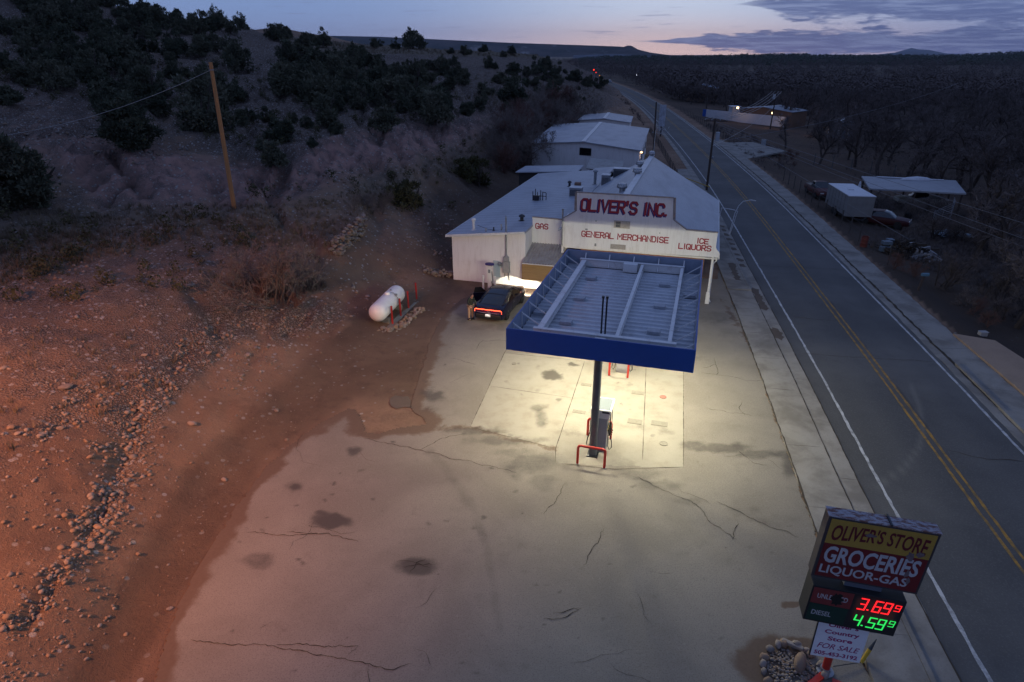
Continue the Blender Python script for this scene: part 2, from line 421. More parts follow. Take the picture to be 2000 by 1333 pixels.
M_DKSTEEL = worn('dark_steel', (.035, .04, .05), (.06, .055, .05), .3, .5, scale=4, spec=.6)
M_RED = worn('red_guard_paint', (.52, .035, .022), (.30, .03, .02), .4, scale=5, spec=.5)
M_REDDULL = worn('faded_red_paint', (.36, .02, .02), (.24, .03, .02), .55, scale=5)
M_REDLET = worn('red_lettering', (.33, .022, .035), (.24, .03, .04), .7, scale=6)
M_BLUELET = worn('navy_lettering', (.035, .04, .20), None, .7, scale=6)
M_BLACK = material('black_plastic', (.012, .012, .013), .45)
M_RUBBER = material('tyre_rubber', (.015, .015, .016), .75)
M_WOODPOLE = worn('new_pole_wood', (.60, .265, .095), (.42, .18, .065), .75, scale=3, stretch=(6, 6, .3), bmp=.4)
M_OLDPOLE = worn('old_pole_wood', (.075, .055, .045), (.04, .03, .027), .9, scale=3, stretch=(6, 6, .3), bmp=.4)
M_PLY = worn('plywood_panel', (.30, .20, .095), (.18, .11, .05), .7, scale=1.6, stretch=(.4, 1, 5), bmp=.2)
M_CORR = worn('corrugated_iron', (.40, .39, .37), (.24, .19, .15), .5, .3, scale=2)
M_TANK = worn('tank_white_paint', (.80, .80, .79), (.66, .64, .61), .35, scale=2, amt=.5, spec=.5)
M_STONE = worn('grey_stone', (.23, .195, .17), (.14, .115, .10), .85, scale=2.5, bmp=.5, spec=.2)
M_STONE2 = worn('tan_stone', (.27, .19, .135), (.17, .12, .085), .85, scale=2.5, bmp=.5, spec=.2)
M_STONE3 = worn('pale_stone', (.30, .25, .215), (.19, .155, .135), .85, scale=2.5, bmp=.5, spec=.2)
def m_leaf(c1, c2):
    def fn(t, p):
        i = t.n('ShaderNodeObjectInfo').outputs['Random']; n = t.noise(objc(t), 1.1, 4, .6)
        c = t.mix(t.ss(t.m('ADD', t.m('MULTIPLY', n, .8), t.m('MULTIPLY', i, .25)), .3, .75), c1, c2); t.set(p.inputs['Base Color'], c)
    return fn
M_JUN = material('juniper_foliage', rough=.9, spec=.08, fn=m_leaf((.055, .066, .044), (.135, .135, .092)))
M_JUNL = material('juniper_foliage_pale', rough=.9, spec=.08, fn=m_leaf((.085, .095, .062), (.17, .165, .115)))
M_JUN2 = material('olive_shrub_foliage', rough=.9, spec=.08, fn=m_leaf((.050, .052, .025), (.10, .092, .050)))
M_TWIG = material('bare_twigs', rough=.95, spec=.05, fn=m_leaf((.115, .092, .084), (.195, .162, .15)))
M_TWIGL = material('pale_twigs', rough=.95, spec=.05, fn=m_leaf((.15, .12, .105), (.235, .195, .17)))
M_TWIGR = material('reddish_twigs', rough=.95, spec=.05, fn=m_leaf((.14, .075, .058), (.17, .10, .085)))
M_BARK = worn('bark', (.075, .058, .048), (.04, .032, .027), .95, scale=4, bmp=.5)
M_DRY = material('dry_grass_blades', rough=.95, spec=.05, fn=m_leaf((.14, .11, .075), (.25, .20, .145)))
M_MARKW = worn('white_road_paint', (.55, .55, .54), (.17, .17, .17), .7, scale=2.4, amt=.8, lo=.40, hi=.64)
M_MARKY = worn('yellow_road_paint', (.46, .24, .03), (.13, .095, .05), .75, scale=2.2, amt=.9, lo=.36, hi=.62)
M_CRACK = material('crack_shadow_dirt', (.045, .038, .032), .95, spec=.05)
M_JOINT = material('joint_dirt', (.075, .062, .05), .95, spec=.05)
M_SANDD = worn('damp_dirt', (.11, .082, .062), (.075, .055, .042), .85, scale=2)
# ------------------------------------------------------------------ road line
RC = [(10.5, -22), (13.7, 0), (16.45, 15.8), (19.15, 30), (21.6, 43.8), (27.4, 78), (32.0, 110), (36.9, 149), (43.6, 209), (50.5, 300), (54.5, 400), (54, 520), (50, 700)]
_ry = np.array([p[1] for p in RC], float); _rx = np.array([p[0] for p in RC], float)
_rm = np.gradient(_rx, _ry)
def road_x(Y):
    Y = np.asarray(Y, float); i = np.clip(np.searchsorted(_ry, Y) - 1, 0, len(_ry) - 2); h = _ry[i + 1] - _ry[i]; t = (Y - _ry[i]) / h
    return (2*t**3 - 3*t**2 + 1) * _rx[i] + (t**3 - 2*t**2 + t) * h * _rm[i] + (-2*t**3 + 3*t**2) * _rx[i + 1] + (t**3 - t**2) * h * _rm[i + 1]
def road_d(Y): return (road_x(np.asarray(Y) + .5) - road_x(np.asarray(Y) - .5))
def road_pt(Y, off):
    s = float(road_d(Y)); L = math.hypot(s, 1); return (float(road_x(Y)) + off / L, Y - off * s / L)
def road_off(X, Y): return (X - road_x(Y)) / np.sqrt(1 + road_d(Y) ** 2)

# ------------------------------------------------------------------ outlines on the ground (survey points)
def gp(pts, z=0): return np.array([G(x, y, z)[:2] for x, y in pts])
LOT = gp([(235, 1520), (262, 1440), (300, 1333), (322, 1250), (345, 1180), (385, 1105), (430, 1040), (475, 968), (520, 910), (560, 872), (590, 850), (620, 828), (650, 812), (680, 797), (697, 800), (706, 818), (714, 842), (735, 848), (765, 838), (800, 832), (832, 828), (824, 815), (803, 806), (800, 792), (806, 772), (815, 745), (824, 720), (834, 690), (842, 660), (850, 640), (862, 620), (878, 603), (900, 585), (930, 572), (985, 568), (1040, 571)])
_ls = [tuple(S(-11.6, -1.1)[:2]), tuple(S(-11.2, 5.5)[:2]), tuple(S(.6, 5.5)[:2])]
_edge = [road_pt(Y, -6.13) for Y in (46, 42, 38, 34, 30, 26, 22, 18, 14, 10, 6, 2)]
LOTP = np.array([tuple(p) for p in LOT] + _ls + _edge + [(-9.0, 2.0)])
BLD = np.array([S(u, v)[:2] for u, v in ((-18.4, -.6), (.6, -.6), (.6, 29), (-18.6, 29))])

# ------------------------------------------------------------------ terrain heights
CP = []
def z_(l, *a):
    for x, y, z in l: CP.append(tuple(G(x, y, z)))
def d_(l):
    for x, y, D in l: CP.append(tuple(GY(x, y, D)))
z_([(x, y, 0) for x, y in ((235,1520),(300,1333),(345,1180),(430,1040),(520,910),(590,850),(680,797),(806,772),(824,720),(842,660),(878,603),(930,572))])
z_([(215,1333,.05),(265,1180,.08),(330,1050,.1),(400,940,.1),(470,860,.1),(560,790,.1),(640,740,.05),(720,690,.05),(760,645,.05),(830,600,.0),(860,560,.05),(700,760,0),(760,720,0)])
z_([(150,1333,.35),(205,1200,.45),(290,1020,.5),(385,885,.6),(505,790,.5),(600,722,.4),(665,675,.4),(700,600,.5),(760,545,.5),(830,520,.5)])
z_([(70,1240,1.2),(130,1130,1.4),(200,950,1.7),(268,800,2.0),(380,690,2.0),(480,640,1.7),(560,660,.9),(640,620,1.0),(680,560,1.3)])
z_([(-60,1333,1.7),(0,1130,2.2),(0,920,3.0),(80,790,3.2),(160,680,3.5),(300,590,3.7),(400,540,3.7),(500,500,3.4),(600,520,2.4),(640,505,2.6),(715,455,3.0),(640,470,3.7),(700,425,3.9),(760,400,3.6)])
z_([(-80,900,3.6),(-80,700,4.3),(0,620,4.3),(0,500,5.0),(120,520,4.7),(200,450,5.1),(330,460,4.8),(457,405,4.9),(560,430,4.4),(620,395,4.7),(700,368,4.8),(800,340,4.9),(860,322,4.9),(930,300,4.4)])
z_([(760,490,1.9),(800,455,2.2),(840,420,2.6),(900,420,1.2),(930,380,1.6),(960,350,1.6),(880,350,4.0),(980,320,2.2),(880,500,.4)])
z_([(-60,430,6.0),(60,440,5.8),(180,405,5.8),(300,385,5.8),(500,350,5.8),(650,318,6.0),(750,295,6.0),(850,272,5.6),(930,258,4.8),(1000,265,3.0),(1050,240,2.6),(1110,228,2.2)])
d_([(-40,350,45.5),(60,345,46),(150,318,48),(240,322,47.5),(320,318,50),(400,322,52.3),(520,304,55.5),(600,290,58.5),(650,276,61.8),(760,255,69.5),(860,240,82.3),(930,228,92)])
d_([(-60,200,62),(60,200,64),(150,225,60),(300,262,57),(450,270,58),(560,262,62),(700,225,78),(800,212,92),(900,205,108),(1000,212,122),(1080,205,140),(1140,205,165)])
d_([(0,100,80),(100,130,80),(200,160,78),(350,205,74),(480,190,80),(600,190,86),(750,175,102),(880,170,120),(980,170,135),(1080,172,160),(1150,172,190)])
d_([(-100,40,95),(50,50,98),(200,82,102),(400,116,104),(600,138,114),(800,128,148),(950,132,165),(1080,142,190),(1130,155,205),(1165,165,235)])
d_([(-200,-110,115),(0,-22,116),(140,6,118),(250,38,121),(400,60,130),(560,83,145),(650,94,165),(750,99,185),(850,103,205),(950,106,220),(1050,113,235),(1110,122,240),(1150,142,246)])
for x, y, z in [(-260,60,22),(-150,60,19),(-120,20,12),(-70,10,6),(-40,0,3.8),(-25,-15,3),(-25,8,3.2),(-14,-5,.8),(-10,0,0),(-9,10,0),(-7,-18,0),
    (-330,260,26),(-200,180,26),(-130,170,24.5),(-90,190,22),(-60,240,17.6),(-20,290,13.5),(10,300,11),(30,310,7),(-20,420,6),(-120,420,12),(-300,500,18),(30,420,4),(-60,600,9),(-250,700,12),(15,520,0)]: CP.append((x, y, z))
for Y in (-20, 0, 15, 30, 50, 80, 110, 140, 175, 215, 260, 310, 360, 410, 480, 560, 690):
    rx = float(road_x(Y))
    for off, z in ((-6.5, 0), (-3, 0), (0, 0), (4, 0), (6.5, -.05), (11, -.5), (16, -1.1), (26, -1.8), (45, -2.6), (75, -3.6), (130, -4.2), (260, -4.5)):
        x, y = road_pt(Y, off); CP.append((x, y, z))
for Y in (60, 80, 100, 125, 150, 180, 220):
    x, y = road_pt(Y, -12); CP.append((x, y, .3))
for u, v in ((-18, 0), (-18, 10), (-18, 26), (0, 10), (-9, 30), (-22, 8), (-21, 22), (-24, 40), (-16, 40), (-9, 45), (-9, 60), (-24, 60), (-10, 80), (-25, 88), (-15, 88), (-26, 75)):
    p = S(u, v); CP.append((p.x, p.y, .1 if u > -19 else .6))
CP = np.array(CP)
_n = len(CP); _dx = np.hypot(CP[:, None, 0] - CP[None, :, 0], CP[:, None, 1] - CP[None, :, 1])
_A = np.zeros((_n + 3, _n + 3)); _A[:_n, :_n] = -_dx - np.eye(_n) * .03; _A[:_n, _n] = 1; _A[:_n, _n + 1:] = CP[:, :2] / 100; _A[_n:, :_n] = _A[:_n, _n:].T
_wt = np.linalg.lstsq(_A, np.concatenate([CP[:, 2], np.zeros(3)]), rcond=None)[0]
def h_rbf(x, y):
    x = np.asarray(x, float).ravel(); y = np.asarray(y, float).ravel(); out = np.empty(len(x))
    for i in range(0, len(x), 20000):
        a, b = x[i:i + 20000], y[i:i + 20000]
        d = np.hypot(a[:, None] - CP[None, :, 0], b[:, None] - CP[None, :, 1])
        out[i:i + 20000] = -d @ _wt[:_n] + _wt[_n] + (a * _wt[_n + 1] + b * _wt[_n + 2]) / 100
    return out
LOTP_IN = LOTP
def flatmask(x, y):
    """1 where the ground was levelled for the lot, the road and the buildings, 0 on the natural slope"""
    d = np.full(x.shape, 50.0)
    near = (y < 75) & (y > -30) & (np.abs(x) < 40)
    if near.any():
        xn, yn = x[near], y[near]
        for P in (LOTP_IN, BLD):
            dd = polydist(xn, yn, P, True); dd[inpoly(xn, yn, P)] = 0; d[near] = np.minimum(d[near], dd)
    ro = road_off(x, y); d = np.minimum(d, np.maximum(np.abs(ro) - 6.3, 0) + np.where(y > 690, 50, 0))
    return 1 - sstep(d, .15, 2.2), d
def height(x, y, full=False):
    x = np.asarray(x, float); y = np.asarray(y, float); sh = x.shape; x = x.ravel(); y = y.ravel()
    h = h_rbf(x, y); fm, d = flatmask(x, y)
    far = sstep(y, 500, 900); h = h * (1 - far) + far * (-4 + 3 * fbm(x / 150, y / 150, 5))
    wild = sstep(d, 1.0, 8.0); hill = sstep(h, .4, 5)
    rough = (fbm(x / 9, y / 9, 11, 5) - .5) * 1.6 * hill * sstep(y, 30, 80) + (fbm(x / 2.2, y / 2.2, 23, 4) - .5) * (.16 + .45 * hill)
    # gullies washed down the slope
    g = np.abs(fbm((x + .35 * y) / 5.5 + 1.2 * fbm(x / 7, y / 7, 3), y / 26, 31, 3) - .5)
    rough -= sstep(.10 - g, 0, .10) * .8 * hill * sstep(h, .6, 2.0) * (1 - sstep(h, 9, 14))
    bank = sstep(h, .25, .8) * (1 - sstep(h, 2.4, 3.4)) * sstep(40 - y, 0, 12) * (x < 0)
    rough += bank * (fbm(x / .8, y / .8, 41, 4) - .5) * .5
    h = h + rough * wild
    h = h * (1 - fm) + fm * (-.024)
    h = np.where((fm < 1) & (d < 6), np.maximum(h, -.024 - 3 * (1 - fm)), h)
    return (h.reshape(sh), fm.reshape(sh), d.reshape(sh)) if full else h.reshape(sh)

# the ground sheet: rows spaced by distance, out to the horizon
rows = [-22.0]
while rows[-1] < 640: rows.append(rows[-1] + .0068 * (rows[-1] + 27))
while rows[-1] < 14000: rows.append(rows[-1] * 1.045)
rows = np.array(rows); su = np.linspace(-1, 1, 620); su = 1.45 * (su * .62 + su ** 3 * .38) - .06
gx = (rows[:, None] + 27) * su[None, :]; gy = np.repeat(rows[:, None], len(su), 1)
gz, gfm, gd = height(gx, gy, True)
NR, NC = gz.shape
px, py = proj(gx, gy, gz)
# washed out gullies and ledges, cut into the sheet
trench = np.zeros_like(gz)
for line, wpx, dep in [([(-20,1290),(60,1185),(125,1110),(165,1060),(200,960),(225,890),(262,820),(330,735),(400,665)], 15, .55), ([(262,820),(300,880),(255,960)], 13, .4), ([(70,870),(130,812),(215,735)], 11, .3), ([(400,665),(440,640),(480,600)], 12, .4), ([(150,215),(190,265),(235,320),(262,362),(290,388)], 12, 1.3), ([(255,300),(275,345),(300,380)], 8, .6), ([(560,650),(600,628),(645,612)], 12, .35), ([(500,690),(470,760),(440,800)], 12, .25), ([(560,300),(590,330)], 8, .7), ([(680,280),(700,312)], 8, .7), ([(760,262),(775,292)], 7, .7), ([(840,246),(850,270)], 6, .6)]:
    wob_ = (fbm(gx / 1.3, gy / 1.3, 55, 3) - .5) * wpx * 2.6
    dd_ = polydist(px + wob_, py + wob_ * .7, line); trench = np.maximum(trench, dep * np.exp(-(dd_ / wpx) ** 2) * np.clip(2.4 * fbm(gx / 1.6, gy / 1.6, 57, 4) - .6, .08, 1.3) * .55)
trench *= 1 - gfm; gz = gz - trench
n_a = fbm(gx / 3.0, gy / 3.0, 61, 4); n_b = fbm(gx / 12, gy / 12, 71, 4)
def pxpoly(P): return inpoly(px, py, P).astype(float)
def soft(P, w): 
    d = polydist(px, py, P, True); ins = inpoly(px, py, P); return np.where(ins, 1.0, np.clip(1 - d / w, 0, 1))
hillm = sstep(gz, .5, 2.5)
gravel = .42 * hillm + .3 * sstep(gz, 7, 10) + .55 * soft([(480,90),(640,200),(560,290),(430,260),(450,180)], 60) + .4 * soft([(0,600),(0,420),(300,440),(480,520),(540,720),(430,850),(200,900),(100,760)], 120) * .35
band = np.minimum(polydist(px, py, [(40,1240),(150,1080),(215,930),(255,820),(330,730),(420,650),(480,610)]), polydist(px, py, [(560,640),(600,620),(650,610)]))
gravel += .75 * np.clip(1 - band / 60, 0, 1) * (py > 560) + .35 * soft([(600,100),(1150,130),(1150,200),(700,220)], 80)
smooth_soil = soft([(0,1333),(0,1000),(120,880),(230,860),(130,1080),(60,1230)], 50); gravel *= 1 - .75 * smooth_soil
pink = soft([(150,300),(240,300),(380,335),(460,350),(700,280),(860,240),(950,240),(860,285),(700,315),(480,390),(200,390)], 40) + .6 * soft([(0,190),(120,200),(200,330),(80,300)], 50)
# rain-cut ribs on the bare bank and rough ledges higher up
rib = 1 - np.abs(2 * fbm(gx / 1.7 + .3 * fbm(gx / 4, gy / 4, 2), gy / 6.5, 83, 4) - 1)
led = np.abs(((gz * 1.1 + 1.5 * fbm(gx / 6, gy / 6, 87, 3)) % 1.0) - .5)
gz = gz + (1 - gfm) * (np.clip(pink, 0, 1) * (rib - .72) * 2.2 + hillm * sstep(gz, 5.2, 7.0) * (led - .25) * .9 + np.clip(1 - band / 60, 0, 1) * (py > 560) * (rib - .75) * .8)
dark_rib = np.clip(pink, 0, 1) * sstep(.70 - rib, 0, .25) * .45
grass = .55 * soft([(0,420),(300,400),(600,400),(850,310),(960,235),(1100,190),(1150,215),(960,280),(800,370),(600,470),(350,470),(0,560)], 60) * (.4 + n_a) + 1.0 * soft([(560,72),(1150,95),(1150,112),(600,98)], 10)
grass += .5 * (road_off(gx, gy) > 6) * (gy > 25) * n_b + .35 * (gy > 400)
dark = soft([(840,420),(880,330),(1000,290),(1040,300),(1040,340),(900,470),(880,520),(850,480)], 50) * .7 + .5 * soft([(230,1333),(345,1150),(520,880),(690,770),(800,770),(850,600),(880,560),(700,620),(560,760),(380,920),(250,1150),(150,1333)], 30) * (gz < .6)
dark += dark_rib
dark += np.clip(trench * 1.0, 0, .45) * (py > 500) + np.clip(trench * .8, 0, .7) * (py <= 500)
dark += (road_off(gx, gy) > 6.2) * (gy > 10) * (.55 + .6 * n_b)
idx = np.arange(NR * NC).reshape(NR, NC)
F = np.stack([idx[:-1, :-1], idx[:-1, 1:], idx[1:, 1:], idx[1:, :-1]], -1).reshape(-1, 4)
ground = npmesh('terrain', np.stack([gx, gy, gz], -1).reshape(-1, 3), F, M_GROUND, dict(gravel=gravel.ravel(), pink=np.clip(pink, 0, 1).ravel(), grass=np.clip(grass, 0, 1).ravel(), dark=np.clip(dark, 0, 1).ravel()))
ground['kind'] = 'structure'
def gz_at(x, y):                       # height of the built sheet under a point
    i = int(np.clip(np.searchsorted(rows, y) - 1, 0, NR - 2)); t = (y - rows[i]) / (rows[i + 1] - rows[i])
    s_ = x / (y + 27); j = int(np.clip(np.searchsorted(su, s_) - 1, 0, NC - 2)); q = (s_ - su[j]) / (su[j + 1] - su[j])
    q = min(max(q, 0), 1)
    return float((gz[i, j] * (1 - q) + gz[i, j + 1] * q) * (1 - t) + (gz[i + 1, j] * (1 - q) + gz[i + 1, j + 1] * q) * t)
def hit(x, y, far=700):                # survey: where a sight line meets the ground
    d = ray(x, y); t = 10.0; prev = t
    while t < far:
        p = np.array([0, 0, CAM_H]) + d * t
        if p[2] < gz_at(p[0], p[1]):
            a, b = prev, t
            for _ in range(14):
                m_ = (a + b) / 2; p = np.array([0, 0, CAM_H]) + d * m_
                if p[2] < gz_at(p[0], p[1]): b = m_
                else: a = m_
            p = np.array([0, 0, CAM_H]) + d * b; return Vector((p[0], p[1], gz_at(p[0], p[1])))
        prev = t; t *= 1.01
    return None

# ------------------------------------------------------------------ the lot: concrete with pads, cracks, oil and dirt
ls = .075
lx, ly = np.meshgrid(np.arange(-12, 20, ls), np.arange(2, 50, ls))
wob = (fbm(lx / .5, ly / .5, 5, 3) - .5) * .22
keep_v = inpoly(lx + wob, ly + wob * .7, LOTP)
lpx, lpy = proj(lx, ly, 0 * lx)
ed = polydist(lx, ly, LOTP[:len(LOT)])
dirt = np.clip(1.05 - ed / (.30 + 1.7 * fbm(lx / 1.9, ly / 1.9, 8, 5) ** 1.5), 0, 1) * .95
wx = lpx + (fbm(lx / .35, ly / .35, 91, 4) - .5) * 16; wy = lpy + (fbm(lx / .35, ly / .35, 92, 4) - .5) * 12
stain = np.zeros_like(lx)
for x, y, a, b, s in [(648,1018,34,13,1.1),(632,1005,14,8,.8),(812,1105,36,17,.95),(505,1093,30,13,.55),(1080,733,19,8,1.0),(1120,714,11,4,1.0),(1050,797,17,8,.55),(1058,820,12,17,.6),(1048,765,8,5,.4),(690,882,13,9,.75),(576,950,10,7,.75),(652,943,5,4,.7),(648,965,6,3,.7),(850,775,20,9,.75),(832,768,14,7,.6),(1405,875,62,8,.7),(1480,888,55,9,.6),(1545,905,16,30,.65),(1350,868,26,7,.6),(1090,780,5,3,.6),(1018,770,4,3,.5),
    (1040,905,60,22,.62),(1060,940,30,20,.5),(985,862,70,9,.6),(930,842,60,7,.6),(1010,885,50,10,.5),(1250,925,45,10,.55),(1290,948,45,9,.5),(1345,980,30,9,.45),(1215,905,30,14,.35),(1500,1015,70,10,.3),(1460,1000,40,8,.3),(1210,760,14,7,.35),(1115,845,26,8,.3),(1300,845,20,8,.35),(1255,835,10,10,.3),(1360,700,10,4,.4),(1490,700,8,26,.7),(1515,745,9,26,.7),(1478,640,14,26,.55),(1450,600,18,12,.55),(1400,620,40,12,.5),(1425,650,24,9,.35),(940,640,30,6,.4),(905,625,14,12,.4),(1010,625,12,6,.6),(985,640,20,7,.45),(1500,690,6,10,.5),
    (575,950,16,9,.5),(990,1050,18,5,.25),(1170,980,60,9,.25),(1010,930,14,10,.4),(930,1010,10,5,.3),(590,1100,5,3,.6),(470,1060,6,4,.5),(840,800,22,7,.4),(790,800,18,9,.5)]:
    d2 = ((wx - x) / a) ** 2 + ((wy - y) / b) ** 2; stain = np.maximum(stain, s * np.clip(1.7 - 1.1 * np.sqrt(d2), 0, 1))
for pts, w_, s in [([(838,880),(880,930),(920,985),(945,1050),(962,1130),(975,1230)], 12, .34), ([(1000,1010),(1020,1100),(1030,1200)], 14, .16), ([(560,1333),(640,1180),(700,1060)], 14, .18), ([(1190,880),(1300,1000),(1420,1100)], 16, .18)]:
    stain = np.maximum(stain, s * np.clip(1.4 - polydist(lpx, lpy, pts) / w_, 0, 1))
_rs = np.random.RandomState(77)
for _ in range(150):
    x, y, a = _rs.uniform(380, 1620), _rs.uniform(640, 1330), _rs.uniform(2, 7); 
    m2 = (np.abs(wx - x) < 20) & (np.abs(wy - y) < 14)
    if m2.any(): stain[m2] = np.maximum(stain[m2], _rs.uniform(.25, .75) * np.clip(1.7 - 1.1 * np.hypot((wx[m2] - x) / a, (wy[m2] - y) / (a * .5)), 0, 1))
stain += .16 * sstep(fbm(lx / 1.1, ly / 1.1, 77, 5), .58, .75)
for x, y, a, b in [(1500,1290,70,50),(1560,1262,60,18),(1660,985,20,20),(1545,1180,20,8)]:
    dirt = np.maximum(dirt, .85 * np.clip(1.5 - np.hypot((wx - x) / a, (wy - y) / b), 0, 1))
for pts, w_ in [([(1410,590),(1480,690),(1530,860),(1580,960)], 9), ([(830,832),(900,838),(918,835),(1000,858),(1085,878)], 10)]:
    dirt = np.maximum(dirt, .62 * np.clip(1.2 - polydist(wx, wy, pts) / w_, 0, 1) * (.3 + fbm(lx / .8, ly / .8, 15)))
PAD = gp([(985,690),(918,835),(1085,878),(1085,905),(1335,915),(1335,700)])
pad = inpoly(lx, ly, PAD).astype(float)
k = keep_v; cell = k[:-1, :-1] & k[1:, :-1] & k[:-1, 1:] & k[1:, 1:]
ids = -np.ones(k.shape, int); used = np.zeros(k.shape, bool)
for a in (slice(None, -1), slice(1, None)):
    for b in (slice(None, -1), slice(1, None)): used[a, b] |= cell
ids[used] = np.arange(used.sum())
F = np.stack([ids[:-1, :-1][cell], ids[:-1, 1:][cell], ids[1:, 1:][cell], ids[1:, :-1][cell]], -1)
lz = 0.012 * (fbm(lx / 3, ly / 3, 4, 3) - .5)
lot = npmesh('pavement', np.stack([lx[used], ly[used], lz[used]], -1), F, M_LOT, dict(stain=np.clip(stain[used], 0, 1.2), dirt=np.clip(dirt[used], 0, 1), pad=pad[used]))
lot['kind'] = 'structure'

def ribbon(mb, pts, w_, z, jit=0.0, seg=.25, rg=rnd):
    """a thin strip on the ground along pts (world xy)"""
    P = [np.array(p[:2], float) for p in pts]; out = []
    for a, b in zip(P[:-1], P[1:]):
        n_ = max(1, int(np.linalg.norm(b - a) / seg))
        for i in range(n_): out.append(a + (b - a) * i / n_)
    out.append(P[-1]); n_ = len(out); off = 0
    for i in range(1, n_ - 1):
        off = off * .7 + rg.uniform(-jit, jit); d = out[min(i + 1, n_ - 1)] - out[i - 1]; d = d / (np.linalg.norm(d) + 1e-9)
        out[i] = out[i] + np.array([-d[1], d[0]]) * off
    L, Rr = [], []
    for i in range(n_):
        d = out[min(i + 1, n_ - 1)] - out[max(i - 1, 0)]; d = d / (np.linalg.norm(d) + 1e-9); nn_ = np.array([-d[1], d[0]])
        ww = w_ * (rg.uniform(.45, 1.3) if jit else 1) / 2 * (min(1, min(i, n_ - 1 - i) / 3 + .25) if jit else 1)
        L.append((*(out[i] + nn_ * ww), z)); Rr.append((*(out[i] - nn_ * ww), z))
    mb.add(L + Rr, [(i, i + 1, n_ + i + 1, n_ + i) for i in range(n_ - 1)])
mb = MB(); ZC = .0125
for pts in [[(372,1250),(480,1258),(560,1266),(640,1280),(720,1300),(760,1308),(805,1298)], [(720,1300),(730,1340)], [(680,1280),(700,1262)], [(710,858),(760,866),(820,880),(880,895),(950,910),(1010,925)], [(820,880),(860,860),(910,845)],
    [(940,667),(985,665),(1030,690)], [(930,683),(943,664)], [(880,700),(930,712)], [(1180,1030),(1165,1060),(1145,1085),(1140,1105)], [(1105,945),(1080,985),(1062,1005)], [(1395,700),(1400,720),(1402,735)], [(1370,728),(1420,735),(1460,745),(1490,744)], [(1450,785),(1445,800),(1455,812)], [(1380,798),(1420,806),(1470,812)],
    [(1240,930),(1300,960),(1350,980),(1375,1000),(1380,1015),(1410,1035),(1440,1055)], [(1430,1055),(1440,1020)], [(1400,980),(1460,1010),(1560,1050)], [(1080,1200),(1135,1190)], [(480,1040),(560,1045),(640,1040)], [(560,1040),(640,1044),(700,1060)], [(780,1095),(812,1098),(840,1110)], [(800,1120),(815,1100),(832,1092)], [(785,1108),(850,1104)], [(1370,720),(1400,712)], [(1440,880),(1470,905),(1500,910)], [(1060,1210),(1100,1204),(1135,1188)], [(540,1260),(700,1262)]]:
    ribbon(mb, gp(pts), .022, ZC, .045, .10)
rc = random.Random(3)
for _ in range(14):                        # hairline cracks
    x, y = rc.uniform(430, 1560), rc.uniform(700, 1320); a = rc.uniform(0, 6.28); pts = [(x, y)]
    for i in range(rc.randint(2, 5)): a += rc.uniform(-.7, .7); x += math.cos(a) * rc.uniform(14, 40); y += math.sin(a) * rc.uniform(7, 20); pts.append((x, y))
    if all(inpoly(np.array([q[0]]), np.array([q[1]]), LOTP)[0] for q in gp(pts)): ribbon(mb, gp(pts), .010, ZC, .03, .10)
o = mb.build('pavement_cracks', M_CRACK, fix=False); o['kind'] = 'structure'
mb = MB()
for pts in [[(958,755),(1117,778)], [(1000,665),(985,690),(918,835)], [(918,835),(1085,877)], [(1142,706),(1085,877),(1085,905)], [(1262,712),(1255,900)], [(1335,712),(1335,913)], [(1085,905),(1200,917),(1335,913)], [(985,690),(1142,706)]]:
    ribbon(mb, gp(pts), .028, ZC, .004, .3)
o = mb.build('pavement_joints', M_JOINT, fix=False); o['kind'] = 'structure'
mb = MB()
ribbon(mb, gp([(1120,780),(1110,812),(1095,850)]), .02, ZC, .004, .3)
# utility lids set in the slab
def lid(x, y, w_, d_, kind):
    c = G(x, y, 0); b = MB(); 
    if kind == 'r': b.lathe([(w_, 0), (w_, .022), (w_ * .86, .022), (w_ * .84, .016), (.01, .016)], 20, (c[0], c[1], 0))
    else:
        M = Matrix.Translation((c[0], c[1], 0)) @ rotz(-SA)
        b.box(-w_, w_, -d_, d_, 0, .016, M); b.box(-w_ * .9, w_ * .9, -d_ * .86, d_ * .86, .016, .02, M)
    return b
M_LIDR = worn('lid_red_paint', (.33, .12, .09), (.24, .18, .14), .7, scale=8)
M_LID = worn('iron_lid', (.22, .20, .16), (.13, .115, .095), .7, scale=8)
for (x, y, a, b, k_, lab, m_) in [(1295,776,.16,.16,'r','round manhole lid with faded red paint on the concrete right of the pump',M_LIDR),(1296,867,.17,.17,'r','round plain grey fill lid on the concrete nearest the front of the pad',M_LID),(1004,711,.13,.13,'r','small round iron lid in the concrete left of the blue canopy',M_LID),
    (1246,768,.30,.16,'s','rectangular grey hatch in the concrete just right of the pump top',M_LID),(1240,824,.32,.2,'s','large square hatch in the concrete right of the red pump guard',M_LID),(1288,828,.36,.2,'s','pale rectangular hatch patch beside the right slab joint',M_LID),(1145,752,.26,.13,'s','pale rectangular hatch in the concrete left of the dark steel column',M_LID),(1131,805,.3,.14,'s','faint rectangular hatch in the slab left of the pump hoses',M_LID)]:
    tag(lid(x, y, a, b, k_).build('manhole' if k_ == 'r' else 'ground_hatch', m_), lab, 'utility cover', 'utility lids in the forecourt')
# puddle at the pavement edge
P_ = gp([(762,778),(772,772),(786,775),(798,774),(803,784),(801,797),(788,796),(775,800),(764,795),(760,786)]); c_ = P_.mean(0)
b = MB(); ring = [tuple(c_ + (p - c_) * .96) + (.009,) for p in P_]; b.add(ring, [tuple(range(len(ring)))])
M_PUD = worn('silty_puddle', (.13, .10, .07), (.10, .075, .052), .55, scale=2, spec=.3)
o = b.build('puddle_water', M_PUD); o['kind'] = 'structure'
